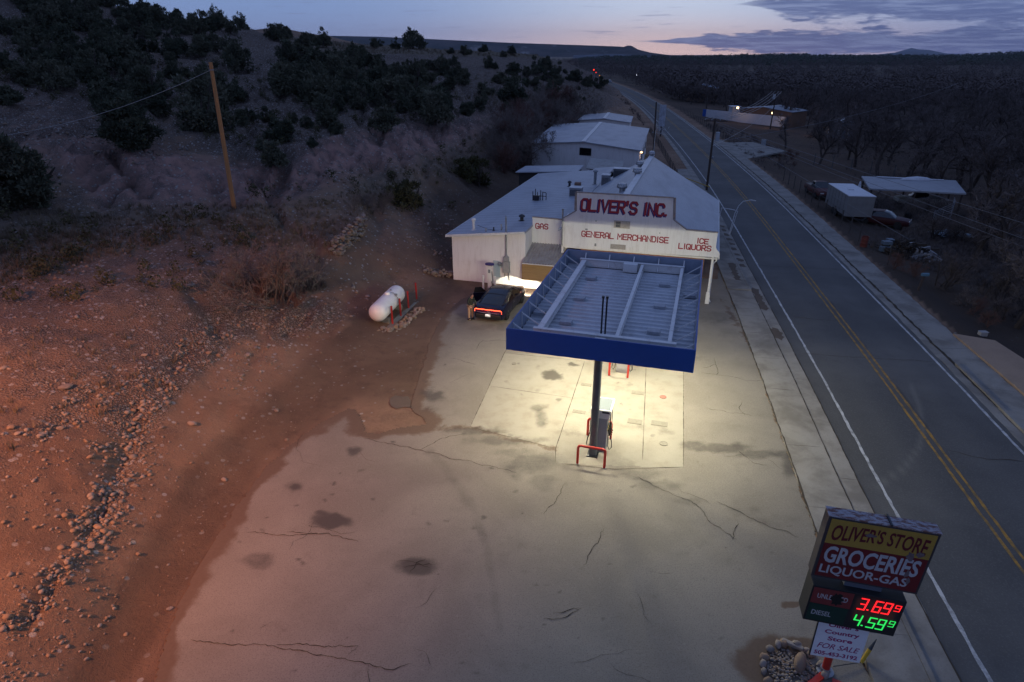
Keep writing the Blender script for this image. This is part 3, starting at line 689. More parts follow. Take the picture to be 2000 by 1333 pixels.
# ------------------------------------------------------------------ road, markings, kerbs and sidewalks
Ys = np.concatenate([np.arange(-20, 90, .45), np.arange(90, 260, 1.2), np.arange(260, 690, 4)])
offs = np.linspace(-3.86, 3.66, 72)
rs = road_d(Ys); rl = np.sqrt(1 + rs ** 2)
rX = road_x(Ys)[:, None] + offs[None] / rl[:, None]; rY = Ys[:, None] - offs[None] * (rs / rl)[:, None]
rZ = .02 - .0045 * np.abs(offs)[None] + 0 * rX
qx, qy = proj(rX, rY, rZ)
arc = polydist(qx, qy, [(1715,950),(1765,915),(1795,875),(1802,840),(1796,795),(1780,755)])
pale = np.clip(1.2 - arc / 6, 0, 1) * .45 + .10 * np.exp(-((np.abs(offs[None]) - 1.65) / .5) ** 2) * (.6 + .5 * fbm(rX / 4, rY / 4, 3))
darkr = np.zeros_like(rX)
for yy in (12, 19, 27, 38, 52):                 # cracks wander along the joints
    pass
darkr = np.clip(1.3 - np.abs(offs[None] - .28 + .10 * (fbm(rX / 2, rY / 2, 7) - .5)) / .06, 0, 1) * sstep(fbm(rX / 1.5, rY / 1.5, 9), .45, .6) * .9
darkr += np.clip((np.abs(offs[None]) - 3.45) / .3, 0, 1) * .5 * fbm(rX / 1.5, rY / 1.5, 19)
nr, nc = rX.shape; idx = np.arange(nr * nc).reshape(nr, nc)
F = np.stack([idx[:-1, :-1], idx[:-1, 1:], idx[1:, 1:], idx[1:, :-1]], -1).reshape(-1, 4)
road = npmesh('road', np.stack([rX, rY, rZ], -1).reshape(-1, 3), F, M_ROAD, dict(pale=pale.ravel(), dark=np.clip(darkr, 0, 1).ravel())); road['kind'] = 'structure'
def strip(name, o0, o1, y0, y1, mat_, z=.02, step=.6, wear=0.0, seed=0, gaps=(), thick=0.0, jitter=0.0):
    Y = np.arange(y0, y1 + step, step); mb = MB(); L, Rr = [], []
    for i, y in enumerate(Y):
        st = step if y < 120 else step
        n0 = (float(vnoise(y * 3.1, seed, seed)) - .5) * wear; n1 = (float(vnoise(y * 3.7, seed + 5, seed)) - .5) * wear
        a = road_pt(y, o0 + n0); c = road_pt(y, o1 + n1); z0 = z
        L.append((*a, z0)); Rr.append((*c, z0))
    n_ = len(Y); ok = [not any(g0 <= Y[i] <= g1 for g0, g1 in gaps) for i in range(n_ - 1)]
    if thick:
        for i in range(n_ - 1):
            if ok[i]:
                a, b, c, d = L[i], L[i + 1], Rr[i + 1], Rr[i]; lo = [(p[0], p[1], p[2] - thick) for p in (a, b, c, d)]
                mb.add([a, b, c, d] + lo, [(0, 1, 2, 3), (0, 1, 5, 4), (3, 2, 6, 7)] + ([(0, 3, 7, 4)] if i == 0 or not ok[i - 1] else []) + ([(1, 2, 6, 5)] if i == n_ - 2 or not ok[i + 1] else []))
    else: mb.add(L + Rr, [(i, i + 1, n_ + i + 1, n_ + i) for i in range(n_ - 1) if ok[i]])
    o = mb.build(name, mat_); o['kind'] = 'structure'; return o
strip('road_edge_line', -3.16, -3.04, -20, 640, M_MARKW, .013, .3, .05, 1)
strip('road_edge_line', 3.30, 3.42, -20, 640, M_MARKW, .013, .3, .03, 2)
strip('road_centre_line', -.22, -.11, -20, 640, M_MARKY, .0265, .3, .04, 3)
strip('road_centre_line', .10, .21, -20, 640, M_MARKY, .0265, .3, .04, 4)
strip('gutter', -4.56, -3.85, -20, 300, M_WALK, .016, .8, .03, 5, thick=.15)
strip('gutter', 3.66, 4.12, -20, 300, M_WALK, .012, .8, .10, 6, thick=.15)
strip('kerb', -4.70, -4.56, -20, 14.2, M_WALK, .13, .6, 0, 7, thick=.3)
strip('kerb', -4.70, -4.56, 41, 92, M_WALK, .10, .6, 0, 7, thick=.3)
strip('kerb', 4.16, 4.32, -20, 30.5, M_WALK, .12, .6, .0, 8, thick=.3)
strip('sidewalk', -6.15, -4.71, -20, 14.2, M_WALK, .115, .6, 0, 9, thick=.3)
strip('sidewalk', -6.15, -4.57, 14.35, 40.9, M_WALK, .026, .6, 0, 9, thick=.2)
strip('sidewalk', -6.15, -4.71, 41, 92, M_WALK, .085, .6, 0, 9, thick=.3)
strip('sidewalk', 4.33, 5.75, -20, 25.9, M_WALK, .105, .6, 0, 10, thick=.3)
strip('sidewalk', 4.18, 5.85, 26, 128, M_WALK, .03, .6, .12, 10, thick=.2)
mb = MB()
for y in (7.5, 9.8, 12.0, 14.3, 17.5, 21.5, 26.5, 30.0, 33.5, 36.2, 37.4, 40.95, 44, 47, 51):
    ribbon(mb, [road_pt(y, -6.1), road_pt(y + rnd.uniform(-.1, .1), -4.75)], .03, (.1195 if y < 14.2 else .0305 if y < 41 else .0895), .004)
for y in (12.5, 15.2, 18, 20.8, 23.5): ribbon(mb, [road_pt(y, 4.36), road_pt(y, 5.72)], .03, .1095, .004)
for y in (28.4, 33, 38, 43, 46, 52, 57, 63, 70): ribbon(mb, [road_pt(y, 4.3), road_pt(y + rnd.uniform(-.3, .3), 5.75)], .035, .0345, .01)
ribbon(mb, [road_pt(y, -4.56) for y in np.arange(14.5, 41, 1.0)], .05, .0325, .012)
ribbon(mb, [road_pt(y, -6.14) for y in np.arange(14.5, 41, 1.0)], .06, .0325, .016)
ribbon(mb, [road_pt(y, 4.15) for y in np.arange(26.5, 120, 1.0)], .14, .0345, .05)
ribbon(mb, [road_pt(y, -3.86) for y in np.arange(0, 60, 1.0)], .05, .0215, .012)
for y in (19.5, 27.8, 33.2): ribbon(mb, [road_pt(y, -4.5), road_pt(y, -3.9)], .05, .0205, .01)
for (y, a_, c_) in ((22.3,.3,3.2),(31,-3.4,3.3),(36.5,-3,.1),(47,-3.4,3.2),(55,.3,3.3),(63,-3.3,0),(78,-3.3,3.2),(90,-3,3)): ribbon(mb, [road_pt(y, a_), road_pt(y + rnd.uniform(-.4,.4), (a_ + c_) / 2), road_pt(y + rnd.uniform(-.3,.3), c_)], .035, .0215, .05, .2)
o = mb.build('sidewalk_joints', M_JOINT, fix=False); o['kind'] = 'structure'
# dirt washed into the gutter
mb = MB()
for (y0, y1, a, b_) in [(37.5, 41.5, -4.5, -4.15), (43, 47, -5.6, -4.75), (46, 60, -4.5, -4.1), (33, 34, -4.5, -4.1)]:
    n_ = 9
    for i in range(n_):
        y = y0 + (y1 - y0) * (i + .5) / n_; c0 = road_pt(y, (a + b_) / 2); pts = [(c0[0] + math.cos(t) * rnd.uniform(.12, .4), c0[1] + math.sin(t) * rnd.uniform(.2, .6), (.0205 + .0006 * i) if a > -4.6 else .0905 + .0006 * i) for t in np.linspace(0, 2 * PI, 9)[:-1]]
        mb.add(pts, [tuple(range(8))])
o = mb.build('gutter_dirt', M_SANDD, fix=False); o['kind'] = 'stuff'
# driveways on the far side and the tan slab at the frame edge
def slab(name, pts, z, mat_, th=.25):
    b = MB(); b.prism([tuple(p[:2]) for p in pts], lambda a, c, d: (a, c, d), z, z - th); o = b.build(name, mat_); o['kind'] = 'structure'; return o
slab('driveway', [road_pt(104, 5.9), road_pt(124, 5.9), (45, 124), (46.5, 112)], .0, M_WALK)
M_TAN = worn('tan_concrete', (.36, .25, .17), (.26, .18, .125), .85, scale=.8, bmp=.2)
slab('path_slab', [(25.75, 34.1), (27.5, 33.1), (27.2, 27.5), (26.3, 20), (24.2, 20), (24.35, 25.5), (24.95, 29)], .14, M_TAN, .5)
# ------------------------------------------------------------------ lettering
GL = {'O': [[(.22,0),(.78,0),(1,.16),(1,.84),(.78,1),(.22,1),(0,.84),(0,.16),'c']], 'L': [[(0,1),(0,0),(1,0)]], 'I': [[(.5,0),(.5,1)]], 'V': [[(0,1),(.5,0),(1,1)]],
 'E': [[(1,1),(0,1),(0,0),(1,0)],[(.06,.5),(.85,.5)]], 'R': [[(0,0),(0,1),(.78,1),(1,.86),(1,.62),(.78,.48),(.06,.48)],[(.5,.47),(1,0)]],
 'S': [[(1,.84),(.78,1),(.22,1),(0,.84),(0,.66),(.22,.52),(.78,.48),(1,.34),(1,.16),(.78,0),(.22,0),(0,.16)]], 'N': [[(0,0),(0,1),(1,0),(1,1)]],
 'C': [[(1,.8),(1,.84),(.78,1),(.22,1),(0,.84),(0,.16),(.22,0),(.78,0),(1,.16),(1,.2)]], 'G': [[(1,.8),(1,.84),(.78,1),(.22,1),(0,.84),(0,.16),(.22,0),(.78,0),(1,.16),(1,.44),(.6,.44)]],
 'A': [[(0,0),(0,.7),(.28,1),(.72,1),(1,.7),(1,0)],[(.06,.38),(.94,.38)]], 'M': [[(0,0),(0,1),(.5,.42),(1,1),(1,0)]], 'H': [[(0,0),(0,1)],[(1,0),(1,1)],[(.06,.5),(.94,.5)]],
 'D': [[(0,0),(0,1),(.72,1),(1,.8),(1,.2),(.72,0),'c']], 'Q': [[(.22,0),(.78,0),(1,.16),(1,.84),(.78,1),(.22,1),(0,.84),(0,.16),'c'],[(.6,.32),(1.04,-.06)]], 'U': [[(0,1),(0,.16),(.22,0),(.78,0),(1,.16),(1,1)]],
 '.': [[(0,.06),(.3,.06)]], "'": [[(.0,1.02),(.24,1.02),(.24,.78)]],
 '3': [[(0,1),(1,1),(1,0),(0,0)],[(.2,.5),(.95,.5)]], '6': [[(1,1),(0,1),(0,0),(1,0),(1,.5),(.06,.5)]], '9': [[(0,0),(1,0),(1,1),(0,1),(0,.5),(.94,.5)]],
 '4': [[(0,1),(0,.5),(.94,.5)],[(1,1),(1,0)]], '5': [[(1,1),(0,1),(0,.5),(1,.5),(1,0),(0,0)]]}
WID = {'I': .35, '.': .3, "'": .28, ' ': .55, 'M': 1.15}
def rib2(mb, pts, w_, mp, dz):
    cl = pts[-1] == 'c'; P = [np.array(p, float) for p in pts if p != 'c']; n = len(P); A, B = [], []
    for i in range(n):
        if cl: p0, p1 = P[i - 1], P[(i + 1) % n]
        else: p0 = P[i - 1] if i else None; p1 = P[i + 1] if i < n - 1 else None
        ds = []
        if p0 is not None: d = P[i] - p0; ds.append(d / np.linalg.norm(d))
        if p1 is not None: d = p1 - P[i]; ds.append(d / np.linalg.norm(d))
        d = sum(ds); d = d / (np.linalg.norm(d) + 1e-9); nrm = np.array([-d[1], d[0]]); c = abs(ds[0] @ d) if len(ds) > 1 else 1
        q = P[i].copy()
        if not cl and p0 is None: q = q - ds[0] * w_ * .5
        if not cl and p1 is None: q = q + ds[-1] * w_ * .5
        k_ = w_ / 2 / max(c, .5); A.append(mp(*(q + nrm * k_), dz)); B.append(mp(*(q - nrm * k_), dz))
    m_ = n if cl else n - 1
    mb.add(A + B, [(i, (i + 1) % n, (i + 1) % n + n, i + n) for i in range(m_)])
def letters(mb, text, u0, u1, z0, z1, stroke, mp, slope=0.0, gap=.32, tilt=0.0, dz=.0):
    tot = sum(WID.get(c, 1.0) for c in text) + gap * (len(text) - 1); s = (u1 - u0) / tot; x = 0; h = z1 - z0
    for c in text:
        wd = WID.get(c, 1.0)
        if c != ' ':
            for k, st in enumerate(GL[c]):
                pts = [p if p == 'c' else (u0 + (x + p[0] * (wd if c != 'I' else .35)) * s + tilt * p[1] * h, z0 + p[1] * h + slope * (x / tot)) for p in st]
                rib2(mb, pts, stroke, mp, dz + k * .0006)
        x += wd + gap
def font_verts(text, size=1.0, shear=0.0, bold=0.0, spacing=1.0):
    """letter outlines filled to flat faces: (N,2) points and faces"""
    c = bpy.data.curves.new('lettering', 'FONT'); c.body = text; c.size = size; c.shear = shear; c.offset = bold; c.space_character = spacing; c.resolution_u = 3; c.fill_mode = 'FRONT'; c.extrude = 0
    o = bpy.data.objects.new('lettering', c); COL.objects.link(o)
    dg = bpy.context.evaluated_depsgraph_get(); me = bpy.data.meshes.new_from_object(o.evaluated_get(dg))
    V = np.array([v.co[:2] for v in me.vertices]); Fs = [tuple(f.vertices) for f in me.polygons]
    bpy.data.objects.remove(o, do_unlink=True); bpy.data.curves.remove(c); bpy.data.meshes.remove(me); return V, Fs
def font_fit(mb, text, x0, x1, y0, y1, mp, dz, shear=0, bold=0, warp=None, spacing=1.0):
    V, Fs = font_verts(text, 1.0, shear, bold, spacing); lo, hi = V.min(0), V.max(0); n = (V - lo) / (hi - lo)
    X = x0 + n[:, 0] * (x1 - x0); Y = y0 + n[:, 1] * (y1 - y0)
    if warp: X, Y = warp(n[:, 0], n[:, 1], X, Y)
    mb.add([mp(a, b, dz) for a, b in zip(X, Y)], Fs)

# ------------------------------------------------------------------ the store
ST = thing('store_building', 'white stucco store with stepped false front, painted red lettering and pale metal roofs', 'store', STORE, (-9, 9, 0))
fm = lambda u, z, d: (u, -d, z)
b = MB(); b.prism([(-9.9,3.16),(-9.9,4.93),(-8.9,5.58),(-8.94,6.78),(-2.83,6.77),(-2.72,5.42),(-1.84,4.82),(.09,4.77),(.10,3.80),(.38,3.46),(.38,3.2),(-9.3,3.1)], lambda u, z, d: (u, d, z), 0, .18)
FA = b.build('false_front', M_WHITE, ST)
b = MB(); b.prism([(-12.41,2.62),(-12.41,4.50),(-9.9,4.46),(-9.9,2.62)], lambda u, z, d: (u, d, z), 1.9, 2.05); b.box(-9.9, -9.75, .19, 2.06, 2.62, 4.9)
FG = b.build('false_front', M_WHITE, ST)
b = MB()
for p, q in [((-9.95,4.96),(-8.93,5.62)),((-8.97,5.6),(-8.98,6.82)),((-8.98,6.815),(-2.79,6.805)),((-2.79,6.8),(-2.68,5.42)),((-2.68,5.43),(-1.82,4.86)),((-1.83,4.855),(.12,4.805))]:
    b.bar((p[0], .09, p[1]), (q[0], .09, q[1]), .24, .05)
b.bar((-12.43, 1.97, 4.53), (-9.9, 1.97, 4.49), .22, .05)
b.build('coping', worn('rusty_coping', (.34,.29,.26), (.17,.10,.07), .7, scale=4), FA)
b = MB(); letters(b, "OLIVER'S INC.", -8.60, -3.10, 5.68, 6.40, .135, fm, -.04, .34, .06, .013); b.build('lettering', M_REDLET, FA, fix=False)
b = MB(); letters(b, "OLIVER'S INC.", -8.66, -3.16, 5.62, 6.34, .16, fm, -.04, .34, .06, .006); b.build('letter_shadow', M_BLUELET, FA, fix=False)
for tx, a_, c_, e_, g_h in (("GENERAL MERCHANDISE", -8.50, -2.88, 3.93, 4.28), ("ICE", -1.08, -.42, 4.05, 4.35), ("LIQUORS", -2.18, -.20, 3.61, 3.93)):
    b = MB(); letters(b, tx, a_, c_, e_, g_h, .074, fm, -.03, .36, 0, .006); b.build('lettering', M_REDLET, FA, fix=False)
b = MB(); letters(b, "GAS", -12.16, -11.28, 3.74, 4.09, .075, lambda u, z, d: (u, 1.9 - d, z), 0, .36, 0, .006); b.build('lettering', M_REDLET, FG, fix=False)
# louvred vents in the false front
M_VENTB = worn('vent_board', (.48,.43,.37), (.28,.22,.17), .8, scale=6)
b = MB(); b.box(-6.42, -5.38, -.05, -.002, 4.66, 5.14); v1 = b.build('vent', M_VENTB, FA)
b = MB(); b.box(-6.30, -5.98, -.056, -.0505, 4.72, 5.08); b.build('vent_opening', M_BLACK, v1)
b = MB()
for i in range(7): b.box(-6.30, -5.98, -.075, -.057, 4.735 + i * .05, 4.752 + i * .05)
b.build('louvre', M_STEEL, v1)
b = MB(); b.box(-6.55, -5.55, -.03, -.002, 3.24, 3.56); b.build('vent', worn('mesh_panel', (.40,.37,.33), (.25,.2,.16), .8, scale=14), FA)
b = MB(); b.box(-5.54, -5.1, -.02, -.002, 3.26, 3.44); b.build('patch_panel', M_WHITE, FA)
b = MB(); b.box(-4.42, -4.36, -.05, -.002, 3.1, 3.75); b.box(-4.22, -4.16, -.05, -.002, 3.1, 3.75)
for i in range(5): b.box(-4.36, -4.22, -.045, -.01, 3.15 + i * .13, 3.18 + i * .13)
b.build('ladder', M_WHITE, FA)
for c_, s_ in (((-8.2, -.03, 4.42), (.16, .06, .10)), ((-7.55, -.025, 3.42), (.12, .05, .18)), ((-7.6, -.02, 5.02), (.08, .04, .08)), ((-3.45, -.025, 4.52), (.06, .05, .06))):
    b = MB(); b.cbox(c_, s_); b.build('wall_fixture', M_STEEL, FA)
b = MB(); b.tube([(-9.82, -.07, 3.2), (-9.82, -.07, 5.6)], .05, 8); b.tube([(-9.82, -.07, 5.6), (-9.82, -.07, 5.68)], .085, 8); b.build('conduit', M_STEEL, FA)
# masses behind
M_ORANGE = worn('tan_store_wall', (.40,.21,.11), (.30,.15,.08), .8, scale=2)
b = MB(); b.box(-9.6, -.42, 6.0, 6.2, 0, 3.1); b.build('store_front_wall', M_ORANGE, ST)
b = MB(); b.box(-.62, -.42, 6.21, 18.2, 0, 3.2); b.prism([(-12.2,0),(-.62,0),(-.62,3.1),(-5.8,6.6),(-10.4,4.0),(-12.2,3.8)], lambda u, z, d: (u, d, z), 18.0, 18.2); b.build('side_wall', M_WHITE, ST)
b = MB(); b.box(-9.7, .3, .19, 6.0, 3.0, 3.1); b.build('porch_ceiling', M_WHITE, ST)
b = MB(); b.box(-17.8, -12.4, 0, .22, 0, 3.2); b.prism([(-17.8,3.2),(-12.4,3.2),(-12.4,3.83),(-17.8,3.24)], lambda u, z, d: (u, d, z), 0, .22); b.box(-12.6, -12.4, .22, 26, 0, 3.8); b.box(-17.8, -17.6, .22, 26, 0, 3.2); b.box(-17.6, -12.6, 25.8, 26, 0, 3.2)
b.box(-12.4, -9.9, -.28, -.05, 0, .60); b.build('wing_wall', M_WHITE, ST)
b = MB(); b.box(-12.52, -9.75, -.42, -.34, .64, 1.88)
for u in (-12.3, -11.2, -10.1): b.box(u - .05, u + .05, -.33, -.29, .6, 1.86)
b.build('plywood_panel', M_PLY, ST)
def corrug(u0, u1, p0, p1, pitch, amp, mb, th=.02):
    n_ = int((u1 - u0) / pitch * 4); L = []
    for i in range(n_ + 1):
        u = u0 + (u1 - u0) * i / n_; z = amp * (1 if (i % 4) in (0, 1) else -1); L.append((u, z))
    for k_ in range(n_):
        (a, za), (c, zc) = L[k_], L[k_ + 1]; mb.quad((a, p0[0], p0[1] + za), (c, p0[0], p0[1] + zc), (c, p1[0], p1[1] + zc), (a, p1[0], p1[1] + za))
b = MB(); corrug(-12.42, -9.9, (-.62, 1.95), (1.9, 2.70), .2, .022, b); aw = b.build('awning', M_CORR, ST, fix=False)
b = MB(); b.box(-12.46, -9.9, -.66, -.60, 1.86, 1.92); b.build('awning_rail', M_TRIMW, aw)
# roofs
b = MB()
def slab3(mb, pts, th): 
    n_ = len(pts); mb.add(list(pts) + [(x, y, z - th) for x, y, z in pts], [tuple(range(n_)), tuple(range(2*n_-1, n_-1, -1))] + [(i, i + n_, (i + 1) % n_ + n_, (i + 1) % n_) for i in range(n_)])
gz_ = lambda u: 6.75 - .585 * abs(u + 5.8)
wz_ = lambda u: 3.36 + (u + 18.12) * .108
slab3(b, [(-5.8, .2, 6.75), (.35, .2, gz_(.35)), (.35, 18.4, gz_(.35)), (-5.8, 18.4, 6.75)], .10)
slab3(b, [(-10.18, .2, gz_(-10.18)), (-5.81, .2, 6.745), (-5.81, 18.4, 6.745), (-10.18, 18.4, gz_(-10.18))], .10)
RG = b.build('gable_roof', M_ROOF, ST)
b = MB(); slab3(b, [(-18.12, -.28, wz_(-18.12)), (-12.36, -.28, wz_(-12.36)), (-12.36, 26.2, wz_(-12.36)), (-18.12, 26.2, wz_(-18.12))], .12)
slab3(b, [(-12.355, 2.07, wz_(-12.355)), (-10.2, 2.07, wz_(-10.2)), (-10.2, 27.6, wz_(-10.2)), (-12.355, 27.6, wz_(-12.355))], .12)
RW = b.build('wing_roof', M_ROOF_W, ST)
b = MB(); b.bar((-5.8, .25, 6.79), (-5.8, 18.5, 6.79), .42, .05); b.build('ridge_cap', M_TRIMW, RG)
b = MB(); b.bar((-18.14, -.31, 3.31), (-12.38, -.31, 3.94), .04, .16); b.bar((-18.15, -.3, 3.29), (-18.15, 26.2, 3.29), .05, .16); b.build('fascia_board', M_TRIMW, RW)
b = MB(); b.bar((.37, .2, 3.1), (.37, 18.4, 3.1), .06, .14); b.build('eave_gutter', M_TRIMW, RG)
# roof furniture
def rz(u): return gz_(u) if u > -10.2 else wz_(u)
def pipe_vent(u, v, r, h, cap=0, m_=M_STEEL, nm='roof_vent', par=RW):
    b = MB(); z0 = rz(u) - .02; b.tube([(u, v, z0), (u, v, z0 + h)], r, 10)
    if cap: b.lathe([(r * 1.7, 0), (r * 1.9, .05), (r * 1.4, .14), (.01, .2)], 12, (u, v, z0 + h + .002))
    b.lathe([(r * 2.2, 0), (r * 1.3, .06)], 10, (u, v, z0 + .01)); return b.build(nm, m_, par, True)
pipe_vent(-16.47, .92, .10, .72, 1, M_TRIMW); pipe_vent(-15.34, .3, .04, .3); pipe_vent(-14.83, .5, .05, .28, 0, M_DKSTEEL); pipe_vent(-14.3, .6, .04, .45)
pipe_vent(-13.6, 3.4, .13, .3, 1, M_DKSTEEL); pipe_vent(-12.88, 17.0, .11, .35, 1, M_DKSTEEL); pipe_vent(-10.6, 17.3, .13, 1.15, 1, M_STEEL, 'chimney')
def turbine(u, v, s=1.0):
    b = MB(); z0 = gz_(u) - .06; b.tube([(u, v, z0), (u, v, z0 + .22 * s)], .17 * s, 12); b.lathe([(.18*s, 0), (.30*s, .10*s), (.31*s, .2*s), (.22*s, .34*s), (.02, .40*s)], 14, (u, v, z0 + .222 * s)); o = b.build('turbine_vent', worn('turbine_metal', (.55,.55,.55), (.3,.3,.3), .3, .7, scale=6), RG, True)
    b = MB()
    for i in range(14):
        a = 2 * PI * i / 14; b.bar((u + .315*s*math.cos(a), v + .315*s*math.sin(a), z0 + .30*s), (u + .26*s*math.cos(a+.3), v + .26*s*math.sin(a+.3), z0 + .54*s), .02*s, .05*s)
    b.build('turbine_blade', M_STEEL, o)
turbine(-6.35, 13.6); turbine(-6.0, 8.4, 1.1); turbine(-6.45, 3.3, 1.1); turbine(-5.8, 17.9, .9)
def cooler(u0, u1, v0, v1, h, m_=M_STEEL, nm='roof_cooler', par=RW):
    z0 = min(rz(u0), rz(u1)) - .05; b = MB(); b.box(u0, u1, v0, v1, z0, z0 + h); o = b.build(nm, m_, par, False, .02)
    b = MB(); n_ = 6
    for i in range(n_): b.box(u0 + .06, u1 - .06, v0 - .02, v0 - .003, z0 + h * (.18 + .11 * i), z0 + h * (.18 + .11 * i) + .04)
    b.build('louvre', M_DKSTEEL, o); b = MB(); b.box(u0 - .04, u1 + .04, v0 - .04, v1 + .04, z0 + h + .003, z0 + h + .05); b.build('lid', M_TRIMW, o)
cooler(-11.9, -10.9, 12.1, 13.0, .75); cooler(-9.75, -9.05, 15.4, 16.2, .95); cooler(-8.9, -7.5, 16.6, 17.4, .85, worn('dark_cooler', (.14,.15,.16), (.09,.085,.08), .5, scale=3))
b = MB(); b.box(-11.7, -11.2, 13.2, 13.7, wz_(-11.5), wz_(-11.5) + .9); b.build('flue_box', worn('rust_box', (.25,.15,.11), (.16,.11,.09), .8, scale=4), RW)
b = MB(); u, v, z0 = -14.25, 10.9, wz_(-14.3)
for du, dv, h in [(-.5,0,.75),(-.3,.1,.95),(-.1,0,.7),(.15,.12,.85),(.35,0,.75),(.62,.1,.65)]: b.tube([(u+du, v+dv, z0-.02), (u+du, v+dv, z0+h)], .035, 6)
b.bar((u-.5, v, z0+.4), (u+.62, v+.06, z0+.38), .06); b.bar((u+.35, v, z0+.72), (u+.62, v+.1, z0+.66), .05); b.cbox((u-.2, v+.05, z0+.22), (.5,.35,.4)); b.build('pipe_manifold', M_DKSTEEL, RW)
b = MB(); b.tube([(-16.2, .95, 3.9), (-15.4, .8, 3.72), (-14.3, .5, 3.75), (-14.05, .2, 4.1)], .015, 5); b.build('roof_cable', M_BLACK, RW)
# services on the wing wall
b = MB(); b.tube([(-13.74, -.12, 1.6), (-13.74, -.12, 4.85), (-13.72, -.2, 4.98), (-13.68, -.3, 4.86)], .05, 8); b.lathe([(.09,0),(.1,.12),(.05,.2)], 10, (-13.74,-.12,2.05)); b.build('service_mast', M_STEEL, ST, True)
b = MB(); b.box(-13.98, -13.48, -.24, -.01, .95, 1.75); b.box(-13.93, -13.55, -.22, -.01, 1.78, 2.1); sb_ = b.build('switch_box', worn('grey_box', (.33,.34,.34), (.22,.22,.22), .55, scale=4), ST, False, .015)
b = MB(); b.tube([(-13.85, -.1, .95), (-13.85, -.1, .62)], .03, 6); b.tube([(-13.58, -.1, .95), (-13.58, -.12, .5), (-13.5, -.2, .42)], .035, 6); b.build('conduit', M_STEEL, sb_)
b = MB(); b.box(-14.72, -14.22, -.05, -.004, .55, 1.72); mp_ = b.build('meter_board', worn('pale_blue_board', (.42,.50,.54), (.30,.36,.40), .6, scale=3), ST)
b = MB(); b.lathe([(.15,0),(.15,.1),(.11,.16),(.02,.18)], 14, M=Matrix.Translation((-14.22,-.06,1.52)) @ Matrix.Rotation(R(90),4,'X')); b.build('meter', worn('meter_grey', (.22,.24,.26), None, .4, scale=5), mp_, True)
# porch post
b = MB(); b.box(-.07, .07, -.07 + .2, .07 + .2, .0, 3.19); b.box(-.13, .13, .07, .33, 0, .75); b.build('porch_post', M_WHITE, ST, False, .01)
b = MB(); b.tube([(.2, .35, 3.15), (.24, .36, 2.9), (.08, .3, 2.7), (.09, .3, .3), (.2, .2, .1)], .045, 6); b.build('downspout', M_TRIMW, ST)

# ------------------------------------------------------------------ buildings behind
def gable_house(name, label, cat, C4, ze, zr, wallm, roofm, zg=0.0, frame=STORE, over=.3, cap=True, group=None):
    """C4: front-left, front-right, back-right, back-left"""
    C4 = [Vector((*c, 0)) for c in C4]; ctr = sum(C4, Vector()) / 4
    t = thing(name, label, cat, frame, (ctr.x, ctr.y, zg), group)
    a, b_, c, d = C4; f = (a + b_) / 2; k_ = (d + c) / 2; up = lambda p, z: (p.x, p.y, z)
    m = MB(); lo = zg - .6
    m.add([up(a, lo), up(b_, lo), up(b_, ze), up(f, zr), up(a, ze)], [(0,1,2,3,4)]); m.add([up(d, lo), up(c, lo), up(c, ze), up(k_, zr), up(d, ze)], [(4,3,2,1,0)])
    m.quad(up(b_, lo), up(c, lo), up(c, ze), up(b_, ze)); m.quad(up(d, lo), up(a, lo), up(a, ze), up(d, ze)); wl = m.build('wall', wallm, t)
    ax = (k_ - f).normalized(); f2, k2 = f - ax * over, k_ + ax * over
    ov = lambda p, m_: p + (p - m_).normalized() * over
    a2, b2, c2, d2 = ov(a, f) - ax * over, ov(b_, f) - ax * over, ov(c, k_) + ax * over, ov(d, k_) + ax * over
    dz = (zr - ze) * over / max((a - f).length, .1); m = MB(); z1 = zr + .08; z0 = ze + .08 - dz
    slab3(m, [up(f2, z1), up(b2, z0), up(c2, z0), up(k2, z1)], .1); slab3(m, [up(a2, z0), up(f2 - (b_ - a).normalized() * .005, z1), up(k2 - (b_ - a).normalized() * .005, z1), up(d2, z0)], .1); rf = m.build('roof', roofm, t)
    if cap: m = MB(); m.bar(up(f2 - ax * .02, z1 + .03), up(k2, z1 + .03), .5, .05); m.build('ridge_cap', M_TRIMW, rf)
    return t, C4
RB, C_ = gable_house('storage_building', 'long low white building with pale metal roof and one dark front window behind the store', 'building', [(-23.6,44.0),(-9.2,40.9),(-10.6,66.2),(-26.0,69.0)], 4.2, 4.78, M_WHITE, M_ROOF_W)
def on_front(C4, s, z, out=.03):
    a, b_ = C4[0], C4[1]; d = (b_ - a).normalized(); n_ = Vector((d.y, -d.x, 0)); p = a + d * s + n_ * out; return Vector((p.x, p.y, z)), d, n_
p0, d_x, n_x = on_front(C_, 6.9, 3.2)
b = MB(); q0 = p0; q1 = p0 + d_x * 1.55; b.add([(*q0.xy, 3.2), (*q1.xy, 3.2), (*q1.xy, 4.0), (*q0.xy, 4.0)], [(0,1,2,3)]); wn = b.build('window', material('dark_window', (.006,.006,.008), .15, spec=.5), RB)
b = MB()
for a_, c_ in [((q0,3.17),(q1,3.17)),((q0,4.03),(q1,4.03)),((q0,3.17),(q0,4.03)),((q1,3.17),(q1,4.03))]: b.bar((*a_[0].xy, a_[1]), (*c_[0].xy, c_[1]), .06)
b.build('window_frame', M_DKSTEEL, wn)
p1, _, _ = on_front(C_, 14.9, 0)
cR = C_[1]; dR = (C_[2] - C_[1]).normalized(); nR = Vector((dR.y, -dR.x, 0))
for s_ in (3, 9, 15, 21):
    b = MB(); q = cR + dR * s_ + nR * .04; b.bar((*q.xy, 2.2), (*(q + dR * 1.4).xy, 2.2), .05, .9); b.build('window', bpy.data.materials['dark_window'], RB)
